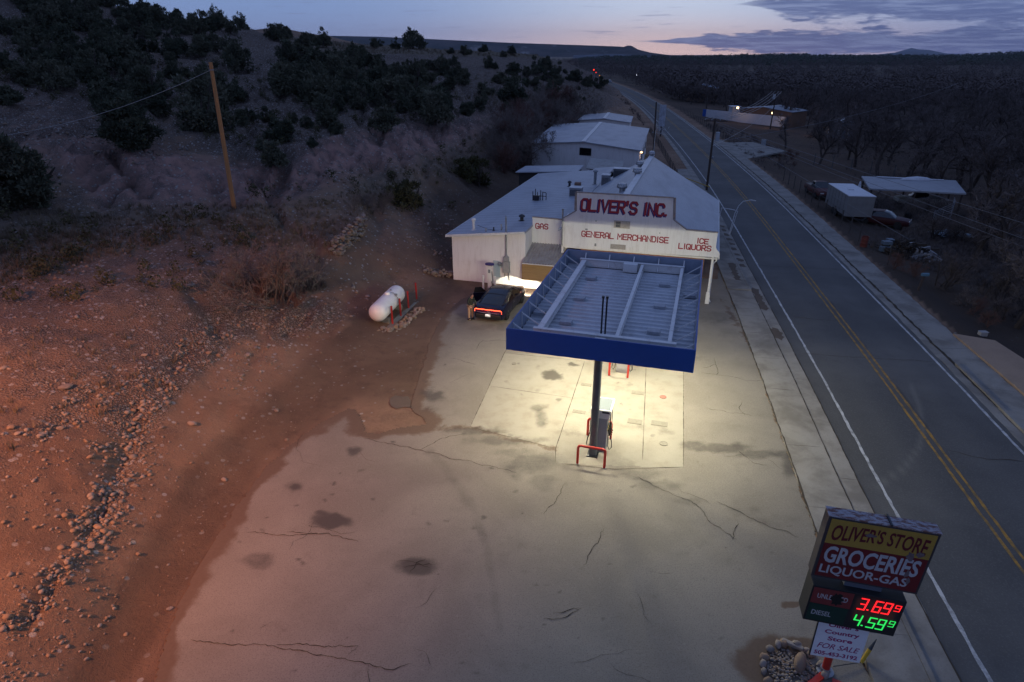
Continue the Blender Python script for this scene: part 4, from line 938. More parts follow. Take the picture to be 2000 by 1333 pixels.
q = cR + dR * 4.5 + nR * .15; b = MB(); b.lathe([(.1,0),(.14,.1),(.05,.2)], 10, (q.x, q.y, 3.3)); b.build('wall_lamp', emit('warm_bulb', (1,.62,.28), 5), RB)
lamp('wall_lamp_light', 'POINT', (q.x + .35, q.y, 3.2), 14, (1, .6, .28), None, STORE, shadow_soft_size=.1)
SH, C2_ = gable_house('roadside_shed', 'small white shed with shallow pale roof farthest back beside the road', 'shed', [(-24.8,83.0),(-15.2,81.0),(-16.3,93.4),(-25.8,95.6)], 3.7, 4.15, M_WHITE, M_ROOF_W)
b = MB(); t_ = thing('lean_to_shed', 'low flat dark fronted lean-to between the store and the storage building', 'shed', STORE, (-17.6, 30, 0))
slab3(b, [(-21.0, 27.2, 3.25), (-14.3, 28.4, 3.42), (-14.5, 32.8, 3.42), (-21.0, 31.4, 3.25)], .12); b.build('roof', M_ROOF_W, t_)
b = MB(); b.add([(-20.7,27.5,-.3),(-14.5,28.6,-.3),(-14.7,32.5,-.3),(-20.7,31.1,-.3),(-20.7,27.5,3.12),(-14.5,28.6,3.28),(-14.7,32.5,3.28),(-20.7,31.1,3.12)], [(0,1,5,4),(1,2,6,5),(2,3,7,6),(3,0,4,7)]); b.build('wall', worn('dark_boards', (.05,.045,.042), (.03,.028,.026), .9, scale=2), t_)
t_ = thing('dark_lean_to', 'small dark lean-to with sloping roof against the front of the storage building', 'shed', STORE, (-12.5, 36.5, 0))
b = MB(); slab3(b, [(-14.6, 35.2, 2.7), (-10.4, 34.4, 2.5), (-10.6, 38.0, 3.3), (-14.8, 38.8, 3.4)], .1); b.build('roof', M_CORR, t_)
b = MB(); b.box(-14.3, -10.7, 35.3, 37.6, -.2, 2.45); b.build('wall', worn('dark_planks', (.045,.05,.055), (.03,.03,.03), .9, scale=2), t_)
# ------------------------------------------------------------------ pump canopy
CA = thing('pump_canopy', 'rectangular blue fuel canopy on dark columns with open white framed top', 'canopy', STORE, (-4.16, -14.6, 0))
U0, U1, V0, V1, ZT, ZB = -7.62, -.70, -20.15, -9.0, 5.6, 4.72
def fascia(x0, x1, y0, y1, side):
    b = MB(); b.box(x0, x1, y0, y1, ZB, ZT)
    for i, f in enumerate(b.f):
        c = sum((Vector(b.v[j]) for j in f), Vector()) / 4
        inner = {'f': c.y > y1 - 1e-6, 'b': c.y < y0 + 1e-6, 'l': c.x > x1 - 1e-6, 'r': c.x < x0 + 1e-6}[side]; b.mi[i] = 1 if inner else 0
    o = b.build('fascia', [M_BLUE, M_BLUEIN], CA)
    return o
fascia(U0, U1, V0, V0 + .06, 'f'); fascia(U0, U1, V1 - .06, V1, 'b'); fl_ = fascia(U0, U0 + .06, V0 + .061, V1 - .061, 'l'); fr_ = fascia(U1 - .06, U1, V0 + .061, V1 - .061, 'r')
# ribbed deck: pans running across, one rib every 0.42 m
b = MB(); v = V0 + .1; prof = []
while v < V1 - .1:
    prof += [(v, 4.80), (v + .29, 4.80), (v + .32, 4.87), (v + .39, 4.87)]; v += .42
prof = [(a, c) for a, c in prof if a < V1 - .08]; n_ = len(prof)
b.add([(U0 + .10, a, c) for a, c in prof] + [(U1 - .10, a, c) for a, c in prof], [(i, i + 1, n_ + i + 1, n_ + i) for i in range(n_ - 1)])
DK = b.build('deck', M_DECK, CA, fix=False)
b = MB(); b.box(U0 + .07, U1 - .07, V0 + .07, V1 - .07, 4.735, 4.765); b.build('soffit', worn('soffit_white', (.7,.68,.6), None, .6), CA)
def ibeam(p, q, h, wd=.16):
    b = MB(); p, q = Vector(p), Vector(q); z = Vector((0, 0, h / 2)); b.bar(p, q, .03, h - .05); b.bar(p + z, q + z, wd, .03); b.bar(p - z, q - z, wd, .03); return b.build('beam', M_BEAM, CA)
zb = 5.06
ibeam((-6.85, -18.98, zb + .02), (-1.40, -18.98, zb + .02), .36, .18); ibeam((-6.85, -9.35, zb + .02), (-1.55, -9.35, zb + .02), .36, .18)
ibeam((-6.62, -18.87, zb), (-6.62, -9.46, zb), .30, .24); ibeam((-3.62, -18.87, zb), (-3.62, -9.46, zb), .30, .14); ibeam((-1.66, -18.87, zb), (-1.66, -9.46, zb), .30, .14)
for i in range(9):
    v = -19.4 + i * 1.2
    for (ua, ub) in ((U0 + .07, U0 + .95), (U1 - .07, U1 - .85)):
        b = MB(); b.bar((ua, v, 5.5), (ub, v + .12, 4.9), .045); b.build('brace', M_BEAM, CA)
        b = MB(); b.bar((ua, v + .02, 4.88), (ua, v + .02, 5.54), .04); b.build('brace', M_BEAM, CA)
for i in range(5):
    u = -6.6 + i * 1.25; b = MB(); b.bar((u, V1 - .08, 5.5), (u, V1 - .5, 4.9), .05); b.build('brace', M_BEAM, CA)
for (u, v) in [(-5.9, -17.3), (-5.9, -14.4), (-5.9, -11.4), (-2.35, -17.3), (-2.35, -14.4), (-2.35, -11.4), (-7.2, -16.6), (-1.15, -12.6)]:
    b = MB(); b.box(u - .24, u + .24, v - .2, v + .2, 4.88, 5.0); b.box(u - .27, u + .27, v - .23, v + .23, 4.872, 4.879); lf = b.build('light_fixture', worn('fixture_case', (.40,.42,.46), (.2,.2,.22), .5, scale=5), CA, False, .01)
for (u, v) in [(-6.15,-18.0),(-6.15,-14.6),(-6.15,-11.2),(-2.15,-18.0),(-2.15,-14.6),(-2.15,-11.2)]:
    b = MB(); b.box(u - .27, u + .27, v - .27, v + .27, CANOPY_Z + .031, CANOPY_Z + .034); b.build('lens', emit('canopy_light_lens', (1,.9,.62), 8) if 'canopy_light_lens' not in bpy.data.materials else bpy.data.materials['canopy_light_lens'], CA)
M_COLUMN = worn('blue_grey_column', (.095,.11,.14), (.06,.065,.08), .32, .4, scale=3, spec=.6)
for v in (-19.22, -10.0):
    b = MB(); b.tube([(-4.2, v, 0), (-4.2, v, 4.72)], .16, 16); col = b.build('column', M_COLUMN, CA, True)
    b = MB(); b.box(-4.42, -3.98, v - .22, v + .22, 0, .03); b.build('base_plate', M_DKSTEEL, col)
for q_ in ((-4.55, -3.85, -9.85, -9.5, 4.88, 5.3), (-4.4, -4.0, -19.4, -19.07, 4.88, 5.2)):
    b = MB(); b.box(*q_); b.build('column_cap', M_BEAM, CA)
for u in (-4.25, -4.10):
    b = MB(); b.tube([(u, -18.62, 4.86), (u, -18.62, 6.62)], .035, 8); b.tube([(u, -18.62, 6.62), (u, -18.62, 6.70)], .055, 8); b.build('vent_pipe', M_DKSTEEL, CA, True)

# ------------------------------------------------------------------ dispensers and their guards
M_PUMPG = worn('pump_grey', (.36,.36,.37), (.27,.27,.28), .4, scale=2, amt=.4)
M_PUMPW = worn('pump_white', (.72,.72,.70), (.58,.58,.56), .35, scale=3, amt=.4)
M_GLASSD = material('pump_top_glass', (.20,.23,.25), .18, spec=.6)
def dispenser(u, v, label):
    t = thing('fuel_dispenser', label, 'fuel pump', STORE, (u, v + .45, 0), 'fuel pumps under the canopy')
    b = MB(); b.prism([(-.28,.0),(.28,.0),(.29,1.55),(-.29,1.55)], lambda a, c, d: (u + a, d, c), v, v + .86); b.build('cabinet', M_PUMPG, t, False, .015)
    b = MB(); b.box(u - .36, u + .36, v - .04, v + .94, 1.56, 1.80); hd = b.build('header', M_PUMPW, t, False, .02)
    b = MB(); b.prism([(-.40,1.80),(.40,1.80),(.42,1.98),(-.42,1.98)], lambda a, c, d: (u + a, d, c), v - .08, v + 1.0); b.build('top_frame', M_PUMPW, hd, False, .01)
    b = MB(); b.box(u - .36, u + .36, v - .01, v + .93, 1.981, 1.99); b.build('top_panel', M_GLASSD, hd)
    for a, c in ((-.36, -.06), (.06, .36)):
        b = MB(); b.box(u + a, u + c, v - .105, v - .082, 1.85, 1.94); b.build('display_slot', M_DKSTEEL, hd, False, .01)
    for s in (-1, 1):
        b = MB(); b.box(u + s * .29 - .012, u + s * .29 + .012, v + .1, v + .78, 1.05, 1.5); b.build('screen', material('pump_screen', (.05,.06,.06), .2) if 'pump_screen' not in bpy.data.materials else bpy.data.materials['pump_screen'], t)
        for k_, dv in enumerate((.16, .32, .48, .64)):
            b = MB(); x = u + s * .33; b.bar((x, v + dv, 1.0), (x + s * .05, v + dv, .72), .05, .07); b.bar((x + s * .05, v + dv, .76), (x + s * .13, v + dv, .66), .035); b.build('nozzle', M_BLACK, t)
        b = MB(); b.tube([(u + s * .39, v + .12, 1.78), (u + s * .40, v + .1, 1.3), (u + s * .42, v + .14, .8)], .022, 7)
        b.tube([(u + s * .36, v + .2, .9), (u + s * .5, v + .1, .45), (u + s * .52, v + .0, .25), (u + s * .44, v - .05, .16), (u + s * .36, v, .3), (u + s * .34, v + .1, .75)], .018, 7); b.build('hose', M_BLACK, t, True)
        b = MB(); b.tube([(u + s * .40, v + .5, 1.78), (u + s * .42, v + .52, 1.2), (u + s * .40, v + .55, .9)], .016, 6); b.build('hose', M_STEEL, t, True)
    b = MB(); b.box(u + .282, u + .30, v + .12, v + .5, .9, 1.04); b.build('price_sticker', worn('yellow_sticker', (.5,.42,.08), None, .5), t)
    return t
dispenser(-4.02, -18.87, 'grey and white fuel pump directly behind the nearest dark canopy column')
dispenser(-4.05, -11.5, 'second fuel pump almost hidden under the blue canopy edge')
def guard(u0, u1, v, label, z=.86):
    t = thing('pump_guard', label, 'guard rail', STORE, ((u0 + u1) / 2, v, 0), 'red pump guards')
    r = .12; pts = [(u0, v, 0), (u0, v, z - r)] + [(u0 + r - r * math.cos(a), v, z - r + r * math.sin(a)) for a in np.linspace(.3, PI / 2, 5)] + [(u1 - r + r * math.sin(a), v, z - r + r * math.cos(a)) for a in np.linspace(0, 1.27, 5)] + [(u1, v, z - r), (u1, v, 0)]
    b = MB(); b.tube(pts, .055, 10); b.build('rail', M_RED, t, True)
    for u in (u0, u1): b = MB(); b.lathe([(.075, 0), (.075, .02)], 10, (u, v, .004)); b.build('foot', M_STEEL, t)
guard(-4.68, -3.60, -20.02, 'red bent pipe guard standing clear in front of the nearest column')
guard(-4.66, -3.67, -17.86, 'red pipe guard mostly hidden behind the grey fuel pump')
guard(-4.62, -3.68, -12.0, 'red pipe guard in front of the second pump, its legs below the blue fascia')
guard(-4.62, -3.68, -10.35, 'red pipe guard hidden behind the second pump under the canopy')

# ------------------------------------------------------------------ parked car
M_CARP = material('dark_blue_car_paint', (.006,.008,.030), .18, .35, .7)
M_GLASS = material('tinted_glass', (.010,.012,.016), .06, spec=.9)
M_CHROME = material('bright_trim', (.6,.6,.62), .2, .9)
CARM = STORE @ Matrix.Translation((-12.68, -4.72, 0)) @ rotz(R(-1.5))
CAR = thing('parked_car', 'dark blue fastback saloon with full width red tail light and open driver door', 'car', CARM)
ORG['parked_car'] = (Vector((0, 0, 0)), CARM)
def loft(mb, secs, cap=True):
    n_ = len(secs[0]); vs = [p for s in secs for p in s]; fs = []
    for i in range(len(secs) - 1):
        for j in range(n_): fs.append((i*n_+j, i*n_+(j+1)%n_, (i+1)*n_+(j+1)%n_, (i+1)*n_+j))
    if cap: fs += [tuple(range(n_-1,-1,-1)), tuple((len(secs)-1)*n_+j for j in range(n_))]
    mb.add(vs, fs)
def bsec(y, hw, zlo, zbelt, ztop, tuck=.06):
    return [(-hw+.08,y,zlo),(-hw+.02,y,zlo+.12),(-hw,y,(zlo+zbelt)/2),(-hw+.01,y,zbelt-.1),(-hw+tuck,y,zbelt),(-hw*.6,y,ztop),(0,y,ztop+.02),(hw*.6,y,ztop),(hw-tuck,y,zbelt),(hw-.01,y,zbelt-.1),(hw,y,(zlo+zbelt)/2),(hw-.02,y,zlo+.12),(hw-.08,y,zlo)]
b = MB(); loft(b, [bsec(-2.46,.80,.42,.86,.93),bsec(-2.42,.90,.30,.98,1.03),bsec(-2.2,.97,.26,1.03,1.07),bsec(-1.5,1.0,.22,1.05,1.08),bsec(-.5,.98,.20,1.0,1.02),bsec(.6,.97,.20,.96,.99),bsec(1.2,.98,.20,.94,.99),bsec(1.9,.97,.22,.88,.93),bsec(2.3,.90,.26,.78,.82),bsec(2.45,.78,.32,.66,.70)])
body = b.build('body', M_CARP, CAR, True)
def gsec(y, hb, ht, z0, z1): return [(-hb,y,z0),(-(hb+ht)/2-.01,y,(z0+z1)/2),(-ht,y,z1-.04),(-ht*.7,y,z1),(0,y,z1+.015),(ht*.7,y,z1),(ht,y,z1-.04),((hb+ht)/2+.01,y,(z0+z1)/2),(hb,y,z0)]
b = MB(); loft(b, [gsec(-2.05,.78,.70,1.03,1.10),gsec(-1.5,.86,.72,1.03,1.24),gsec(-.8,.90,.66,1.0,1.41),gsec(-.1,.90,.63,.98,1.47),gsec(.5,.90,.64,.96,1.44),gsec(1.0,.90,.68,.95,1.20),gsec(1.32,.88,.80,.94,1.0)])
cab = b.build('cabin_glass', M_GLASS, CAR, True)
b = MB(); loft(b, [[(x, y, z + .012) for x, z in ((-.58,zz-.02),(-.3,zz),(0,zz+.01),(.3,zz),(.58,zz-.02),(.58,zz-.06),(-.58,zz-.06))] for y, zz in ((-.95,1.39),(-.5,1.455),(0,1.485),(.45,1.465),(.6,1.41))]); b.build('roof', material('black_roof', (.008,.009,.014), .12, spec=.8), CAR, True)
for s in (-1, 1):
    b = MB(); b.tube([(s*.74,-1.95,1.10),(s*.76,-1.4,1.25),(s*.69,-.7,1.42),(s*.67,0,1.475),(s*.68,.5,1.45),(s*.80,1.05,1.17),(s*.90,1.3,.98)], .028, 6); b.build('roof_pillar', M_CARP, CAR, True)
    b = MB(); b.bar((s*.90,-.1,1.0),(s*.66,-.12,1.44), .07, .03); b.build('roof_pillar', M_BLACK, CAR)
    b = MB(); b.lathe([(.02,0),(.10,.02),(.10,.1),(.02,.12)], 8, M=Matrix.Translation((s*1.02,.85,1.0)) @ Matrix.Rotation(R(90),4,'Y')); b.build('mirror', M_CARP, CAR, True)
    for y in (-1.55, 1.5):
        b = MB(); Mw = Matrix.Translation((s*.87,y,.36)) @ Matrix.Rotation(s*R(90),4,'Y'); b.lathe([(.22,-.12),(.34,-.11),(.36,-.06),(.36,.06),(.34,.11),(.25,.125)], 22, M=Mw); wh = b.build('wheel', M_RUBBER, CAR, True)
        b = MB(); b.lathe([(.06,.135),(.25,.128),(.25,.10),(.05,.10)], 20, M=Mw)
        for k_ in range(5):
            a = 2*PI*k_/5; b.bar(Mw @ Vector((.05*math.cos(a),.05*math.sin(a),.13)), Mw @ Vector((.24*math.cos(a),.24*math.sin(a),.13)), .045, .02)
        b.build('rim', worn('dark_alloy', (.10,.10,.11), None, .3, .8), wh, True)
    b = MB(); b.box(s*.46 if s>0 else -.84, .84 if s>0 else -.46, 2.33, 2.42, .60, .66); b.build('headlight', emit('low_beam_glass', (1,.95,.85), 14) if s<0 else bpy.data.materials['low_beam_glass'], CAR)
    b = MB(); b.box(s*1.005-.012, s*1.005+.012, -.55, -.35, .80, .83); b.build('door_handle', M_CHROME, CAR)
    b = MB(); b.bar((s*.985,-.62,.98),(s*.99,-.62,.35), .008,.004); b.bar((s*.985,.45,.95),(s*.985,.45,.35),.008,.004); b.build('door_gap', M_BLACK, CAR)
b = MB(); b.box(-.80,.80,-2.478,-2.44,.875,.905)
b.tube([(-.80,-2.462,.89),(-.86,-2.44,.84),(-.87,-2.44,.70)],.012,6); b.tube([(.80,-2.462,.89),(.86,-2.44,.84),(.87,-2.44,.70)],.012,6); b.build('tail_light', emit('tail_light_red', (1,.085,.03), 7), CAR)
b = MB(); b.box(-.80,.80,-2.466,-2.45,.69,.872); b.build('tail_panel', material('tail_panel_dark', (.03,.006,.03), .2), CAR)
b = MB(); b.tube([(-.86,-2.455,.70),(0,-2.472,.675),(.86,-2.455,.70)],.010,6); b.build('bumper_trim', M_CHROME, CAR, True)
b = MB(); b.box(-.80,.80,-2.50,-2.40,.30,.58); b.build('rear_bumper', M_BLACK, CAR, False, .04)
b = MB(); b.box(-.17,.17,-2.515,-2.502,.46,.61); b.build('number_plate', worn('plate_white', (.8,.8,.8), None, .5), CAR)
lamp('plate_lamp', 'POINT', (0, -2.62, .64), .8, (1,.95,.9), None, CARM, shadow_soft_size=.02)
b = MB(); b.box(-.06,.06,-2.47,-2.467,.78,.80); b.build('badge', M_CHROME, CAR)
lamp('tail_glow', 'AREA', (0, -2.53, .88), 5, (1,.1,.04), Matrix.Rotation(R(90),4,'X'), CARM, shape='RECTANGLE', size=1.5, size_y=.03)
b = MB(); Dm = Matrix.Translation((-.99, .42, 0)) @ rotz(R(-62)); 
loft(b, [[Dm @ Vector(p) for p in ((0,-y,.34),(-.05,-y,.6),(-.04,-y,.95),(.03,-y,.95),(.05,-y,.6),(.04,-y,.34))] for y in (0,.35,.7,1.02)]); dr = b.build('open_door', M_CARP, CAR, True)
b = MB(); b.add([Dm @ Vector(p) for p in ((0,-.12,.955),(0,-.98,.955),(.18,-.90,1.38),(.16,-.5,1.38))], [(0,1,2,3)]); b.build('door_window', M_GLASS, dr)

# ------------------------------------------------------------------ person beside the car
M_SKIN = worn('skin', (.36,.20,.14), None, .55, scale=8, amt=.2); M_JACK = worn('dark_jacket', (.022,.03,.026), (.012,.016,.014), .85, scale=5); M_KHAKI = worn('khaki_trousers', (.40,.27,.18), (.30,.20,.13), .85, scale=5); M_HAIR = worn('dark_hair', (.018,.013,.010), None, .8, scale=8)
PM = STORE @ Matrix.Translation((-13.98, -6.85, 0)) @ rotz(R(-38))
PE = thing('person', 'person in dark jacket and khaki trousers standing bent over beside the dark car', 'person', PM); ORG['person'] = (Vector(), PM)
def skin(name, pts, edges, m_, par, sub=1, root=0):
    me = bpy.data.meshes.new(name); me.from_pydata([p[:3] for p in pts], edges, []); me.materials.append(m_); o = bpy.data.objects.new(name, me); COL.objects.link(o); o.parent = par
    md = o.modifiers.new('skin', 'SKIN'); 
    for i, p in enumerate(pts): me.skin_vertices[0].data[i].radius = (p[3], p[4] if len(p) > 4 else p[3])
    me.skin_vertices[0].data[root].use_root = True; md.use_smooth_shade = True
    s2 = o.modifiers.new('sub', 'SUBSURF'); s2.levels = sub; s2.render_levels = sub; return o
# body (one figure): facing +x of its own frame
B = [(0,0,.95,.13,.16),(.03,0,1.15,.12,.15),(.08,0,1.33,.12,.17),(.13,0,1.47,.07,.09),(.19,0,1.54,.055),(.25,0,1.60,.085,.075),(.27,0,1.70,.075,.07),
     (.09,.17,1.40,.06),(.10,.25,1.16,.048),(.30,.24,1.02,.038),(.37,.22,1.0,.03),(.09,-.17,1.40,.06),(.12,-.26,1.16,.048),(.33,-.20,1.06,.038),(.40,-.17,1.05,.03),
     (.0,.10,.86,.095),(.03,.11,.50,.068),(-.02,.12,.10,.045),(.12,.13,.04,.04),(.0,-.10,.86,.095),(.04,-.12,.50,.068),(.0,-.13,.10,.045),(.14,-.14,.04,.04)]
E_ = [(0,1),(1,2),(2,3),(3,4),(4,5),(5,6),(2,7),(7,8),(8,9),(9,10),(2,11),(11,12),(12,13),(13,14),(0,15),(15,16),(16,17),(17,18),(0,19),(19,20),(20,21),(21,22)]
skin('body', B, E_, M_SKIN, PE)
g_ = lambda p, k_: (p[0], p[1], p[2], p[3] + k_, (p[4] if len(p) > 4 else p[3]) + k_)
ji = [0,1,2,3,7,8,9,11,12,13]; jm = {v_: i for i, v_ in enumerate(ji)}
jp = [g_(B[i], .022) for i in ji]; jp[0] = (0,0,.90,.155,.185); skin('jacket', jp, [(jm[a],jm[c]) for a, c in E_ if a in jm and c in jm], M_JACK, PE)
ti = [0,15,16,17,19,20,21]; tm = {v_: i for i, v_ in enumerate(ti)}; tp = [g_(B[i], .02) for i in ti]; skin('trousers', tp, [(tm[a],tm[c]) for a, c in E_ if a in tm and c in tm], M_KHAKI, PE)
skin('hair', [(.22,0,1.72,.095,.088),(.17,0,1.63,.085,.08),(.17,0,1.56,.05)], [(0,1),(1,2)], M_HAIR, PE)
b = MB()
for s in (-1, 1): b.rock((.06 if s > 0 else .08, s * .125, .05), .13, (1,.42,.45), 2)
b.build('shoes', M_BLACK, PE, True)
for s, hx, hz in ((1,.40,.99),(-1,.43,1.04)):
    b = MB(); y = s * .2; b.tube([(hx-.05,y,hz),(hx,y,hz-.005)], [.03,.036], 8)
    for k_ in range(4): b.tube([(hx,y-.027+.018*k_,hz),(hx+.05,y-.027+.018*k_,hz-.012),(hx+.075+.008*(k_ in (1,2)),y-.025+.017*k_,hz-.04)], [.011,.0095,.008], 6)
    b.tube([(hx-.03,y-s*.03,hz),(hx+.01,y-s*.055,hz-.01),(hx+.04,y-s*.052,hz-.02)], [.013,.011,.009], 6); b.build('hand', M_SKIN, PE, True)
b = MB(); b.rock((.345,0,1.635), .022, (1,.8,1), 1); b.build('nose', M_SKIN, PE, True)
for s in (-1,1): b = MB(); b.rock((.24,s*.082,1.63), .025, (.7,.4,1.1), 1); b.build('ear', M_SKIN, PE, True)
b = MB(); 
for s in (-1,1): b.rock((.325,s*.032,1.655), .011, (1,1,1), 1)
b.build('eyes', M_BLACK, PE)

# ------------------------------------------------------------------ charger post by the wall
EV = thing('charging_post', 'slim white charging post with dark oval cap between the car and wall', 'charger', STORE, (-14.6, -1.2, 0))
b = MB(); b.box(-14.74, -14.46, -1.30, -1.10, .12, 1.72); b.build('cabinet', M_PUMPW, EV, False, .02)
b = MB(); b.lathe([(.02,0),(.28,.02),(.30,.07),(.26,.12),(.02,.13)], 20, M=Matrix.Translation((-14.6,-1.2,1.73)) @ Matrix.Diagonal((1.1,.75,1.2,1))); b.build('cap', worn('violet_cap', (.045,.035,.16), None, .5), EV, True)
b = MB(); b.box(-14.8, -14.4, -1.38, -1.02, 0, .12); b.build('plinth', M_WALK, EV)
b = MB(); b.box(-14.68, -14.52, -1.312, -1.302, 1.2, 1.45); b.build('screen', M_GLASSD, EV)
b = MB(); b.tube([(-14.44,-1.2,1.3),(-14.38,-1.25,.8),(-14.32,-1.3,.4),(-14.4,-1.3,.25),(-14.44,-1.25,.6)], .022, 7); b.build('cable', M_BLACK, EV, True)
for u, lab in ((-15.02, 'short white bollard on the left of the charging post'), (-14.16, 'short white bollard on the right of the charging post')):
    b = MB(); b.tube([(u,-1.42,0),(u,-1.42,.98)], .075, 12); b.lathe([(.075,0),(.06,.04),(.01,.06)], 12, (u,-1.42,.981)); o = b.build('bollard', M_PUMPW, None, True, frame=STORE); tag(o, lab, 'bollard', 'white bollards by the charger')

# ------------------------------------------------------------------ propane tank
TK = thing('propane_tank', 'large white horizontal propane tank on a gravel edged concrete pad', 'gas tank', STORE, (-19.0, -7.6, 0))
ta, tb = Vector((-18.85, -9.55, .95)), Vector((-19.22, -6.35, .95)); r_ = .56; ax = (tb - ta).normalized(); sd = Vector((ax.y, -ax.x, 0)); upv = Vector((0,0,1))
Mx = Matrix(((sd.x, upv.x, ax.x, ta.x),(sd.y, upv.y, ax.y, ta.y),(sd.z, upv.z, ax.z, ta.z),(0,0,0,1))); L_ = (tb - ta).length
pr = [(r_*math.cos(a), r_*.92*math.sin(a)) for a in np.linspace(-PI/2+.02, 0, 9)] + [(r_, L_)] + [(r_*math.cos(a), L_ + r_*.92*math.sin(a)) for a in np.linspace(.15, PI/2-.02, 8)]
b = MB(); b.lathe(pr, 32, M=Mx); b.build('shell', M_TANK, TK, True)
m_ = ta.lerp(tb, .52); b = MB(); b.lathe([(.17,0),(.17,.12),(.12,.18),(.02,.2)], 16, (m_.x, m_.y, m_.z + r_ - .06)); b.build('valve_dome', M_TANK, TK, True)
m_ = ta.lerp(tb, .72); b = MB(); b.lathe([(.06,0),(.06,.08)], 8, (m_.x, m_.y, m_.z + r_ - .02)); m2 = ta.lerp(tb, .62); b.tube([m2 + Vector((.1,0,r_-.02)), m2 + Vector((.3,0,r_-.02)), m2 + Vector((.55,.05,.2)), m2 + Vector((.62,.05,-.3))], .025, 6); b.cbox(m2 + Vector((.45,.02,.42)), (.14,.14,.12)); b.build('valve', M_STEEL, TK)
for f_ in (.16, .84):
    p = ta.lerp(tb, f_); b = MB(); b.bar((p.x - .5, p.y, .26), (p.x + .5, p.y, .26), .25, .36); b.build('saddle', M_WALK, TK)
b = MB(); b.prism([(-19.75,-9.9),(-18.0,-9.7),(-18.3,-5.3),(-20.0,-5.4)], lambda a, c, d: (a, c, d), .09, -.2); b.build('pad', M_WALK, TK)
for k_, (u, v, lab) in enumerate([(-18.22,-9.05,'red steel bollard nearest the round front end of the white tank'),(-18.3,-7.75,'red steel bollard in front of the middle of the white tank'),(-18.42,-6.35,'red steel bollard in front of the back end of the white tank'),(-18.6,-4.7,'red steel bollard standing alone beyond the white tank')]):
    b = MB(); b.tube([(u,v,0),(u,v,1.22)], .06, 10); b.lathe([(.062,0),(.062,.004)], 10, (u,v,1.222)); tag(b.build('bollard', M_REDDULL, None, True, frame=STORE), lab, 'bollard', 'red bollards around the tank')
# ------------------------------------------------------------------ roadside sign
SG = Matrix.Translation((8.505, 11.712, 0)) @ rotz(-.219)
SN = thing('roadside_sign', 'tall double decker store sign on a red post beside the road with lit fuel prices', 'sign', SG)
ROLL = Matrix.Translation((0, 0, 4.291)) @ Matrix.Rotation(.042, 4, 'Y')
M_CAB = worn('sign_case', (.055,.05,.055), (.10,.06,.045), .6, scale=3)
M_CABTOP = worn('peeling_sign_top', (.36,.34,.36), (.15,.055,.035), .7, scale=5, lo=.44, hi=.58, amt=.95, stretch=(1,3,1))
M_SRED = worn('sign_red', (.17,.012,.016), (.11,.014,.016), .4, scale=3, spec=.5); M_SYEL = worn('sign_yellow', (.46,.29,.05), (.33,.20,.05), .4, scale=3, spec=.5)
M_SWHT = worn('sign_white', (.52,.52,.53), (.36,.34,.34), .45, scale=5); M_SDKR = worn('sign_dark_red', (.14,.012,.02), None, .5, scale=5)
w2, h2, d2 = 2.374/2, 1.829/2, .345/2
T = lambda x, y, z: ROLL @ Vector((x, y, z))
b = MB(); b.box(-w2, w2, -d2, d2, -h2, h2 - .012, ROLL); cbn = b.build('cabinet', M_CAB, SN, False, .012)
b = MB(); b.box(-w2 - .01, w2 + .01, -d2 - .01, d2 + .01, h2 - .010, h2 + .012, ROLL); b.build('cabinet_top', M_CABTOP, cbn)
b = MB(); b.box(.12, .16, -d2 - .03, d2 + .03, h2 + .013, h2 + .05, ROLL); b.build('strap', M_DKSTEEL, cbn)
fz = h2 - .84 * h2
b = MB(); b.box(-w2 + .07, w2 - .06, -d2 - .012, -d2 - .002, fz + .004, h2 - .06, ROLL); yp = b.build('yellow_panel', M_SYEL, SN)
b = MB(); b.box(-w2 + .07, w2 - .06, -d2 - .012, -d2 - .002, -h2 + .06, fz, ROLL); rp = b.build('red_panel', M_SRED, SN)
mp = lambda a, c, d: tuple(T(a, -d2 - .012 - d, c))
b = MB(); font_fit(b, "OLIVER'S STORE", -w2 + .16, w2 - .16, fz + .17, fz + .56, mp, .004, 0, .022, lambda nx, ny, X, Y: (X + .02 * (ny - .5), Y + .075 * np.sin(PI * nx) - .03 + (ny - .5) * .10 * np.abs(nx - .5) * 2)); b.build('lettering', M_SDKR, yp, fix=False)
b = MB(); font_fit(b, "GROCERIES", -w2 + .14, w2 - .17, -h2 + .50, fz - .06, mp, .004, .06, .028); b.build('lettering', M_SWHT, rp, fix=False); b = MB(); font_fit(b, "LIQUOR-GAS", -w2 + .13, w2 - .30, -h2 + .13, -h2 + .43, mp, .004, .0, .020); b.build('lettering', M_SWHT, rp, fix=False)
M_SCAR = worn('scuffed_patch', (.20,.15,.15), (.09,.05,.05), .8, scale=9)
def blot(mb, cx, cy, rx, ry, mpf, dz, n=14, rg=rnd):
    mb.add([mpf(cx + rx * math.cos(a) * rg.uniform(.6, 1.15), cy + ry * math.sin(a) * rg.uniform(.6, 1.15), dz) for a in np.linspace(0, 2 * PI, n + 1)[:-1]], [tuple(range(n))])
for q_ in ((.74, .16, .09, .15, .007), (.80, -.35, .05, .12, .0075), (.92, .26, .10, .08, .008), (-.22, .56, .13, .06, .0072), (.88, -.55, .05, .12, .0072)):
    b = MB(); blot(b, *q_[:4], mp, q_[4]); b.build('scuff', M_SCAR, rp, fix=False)
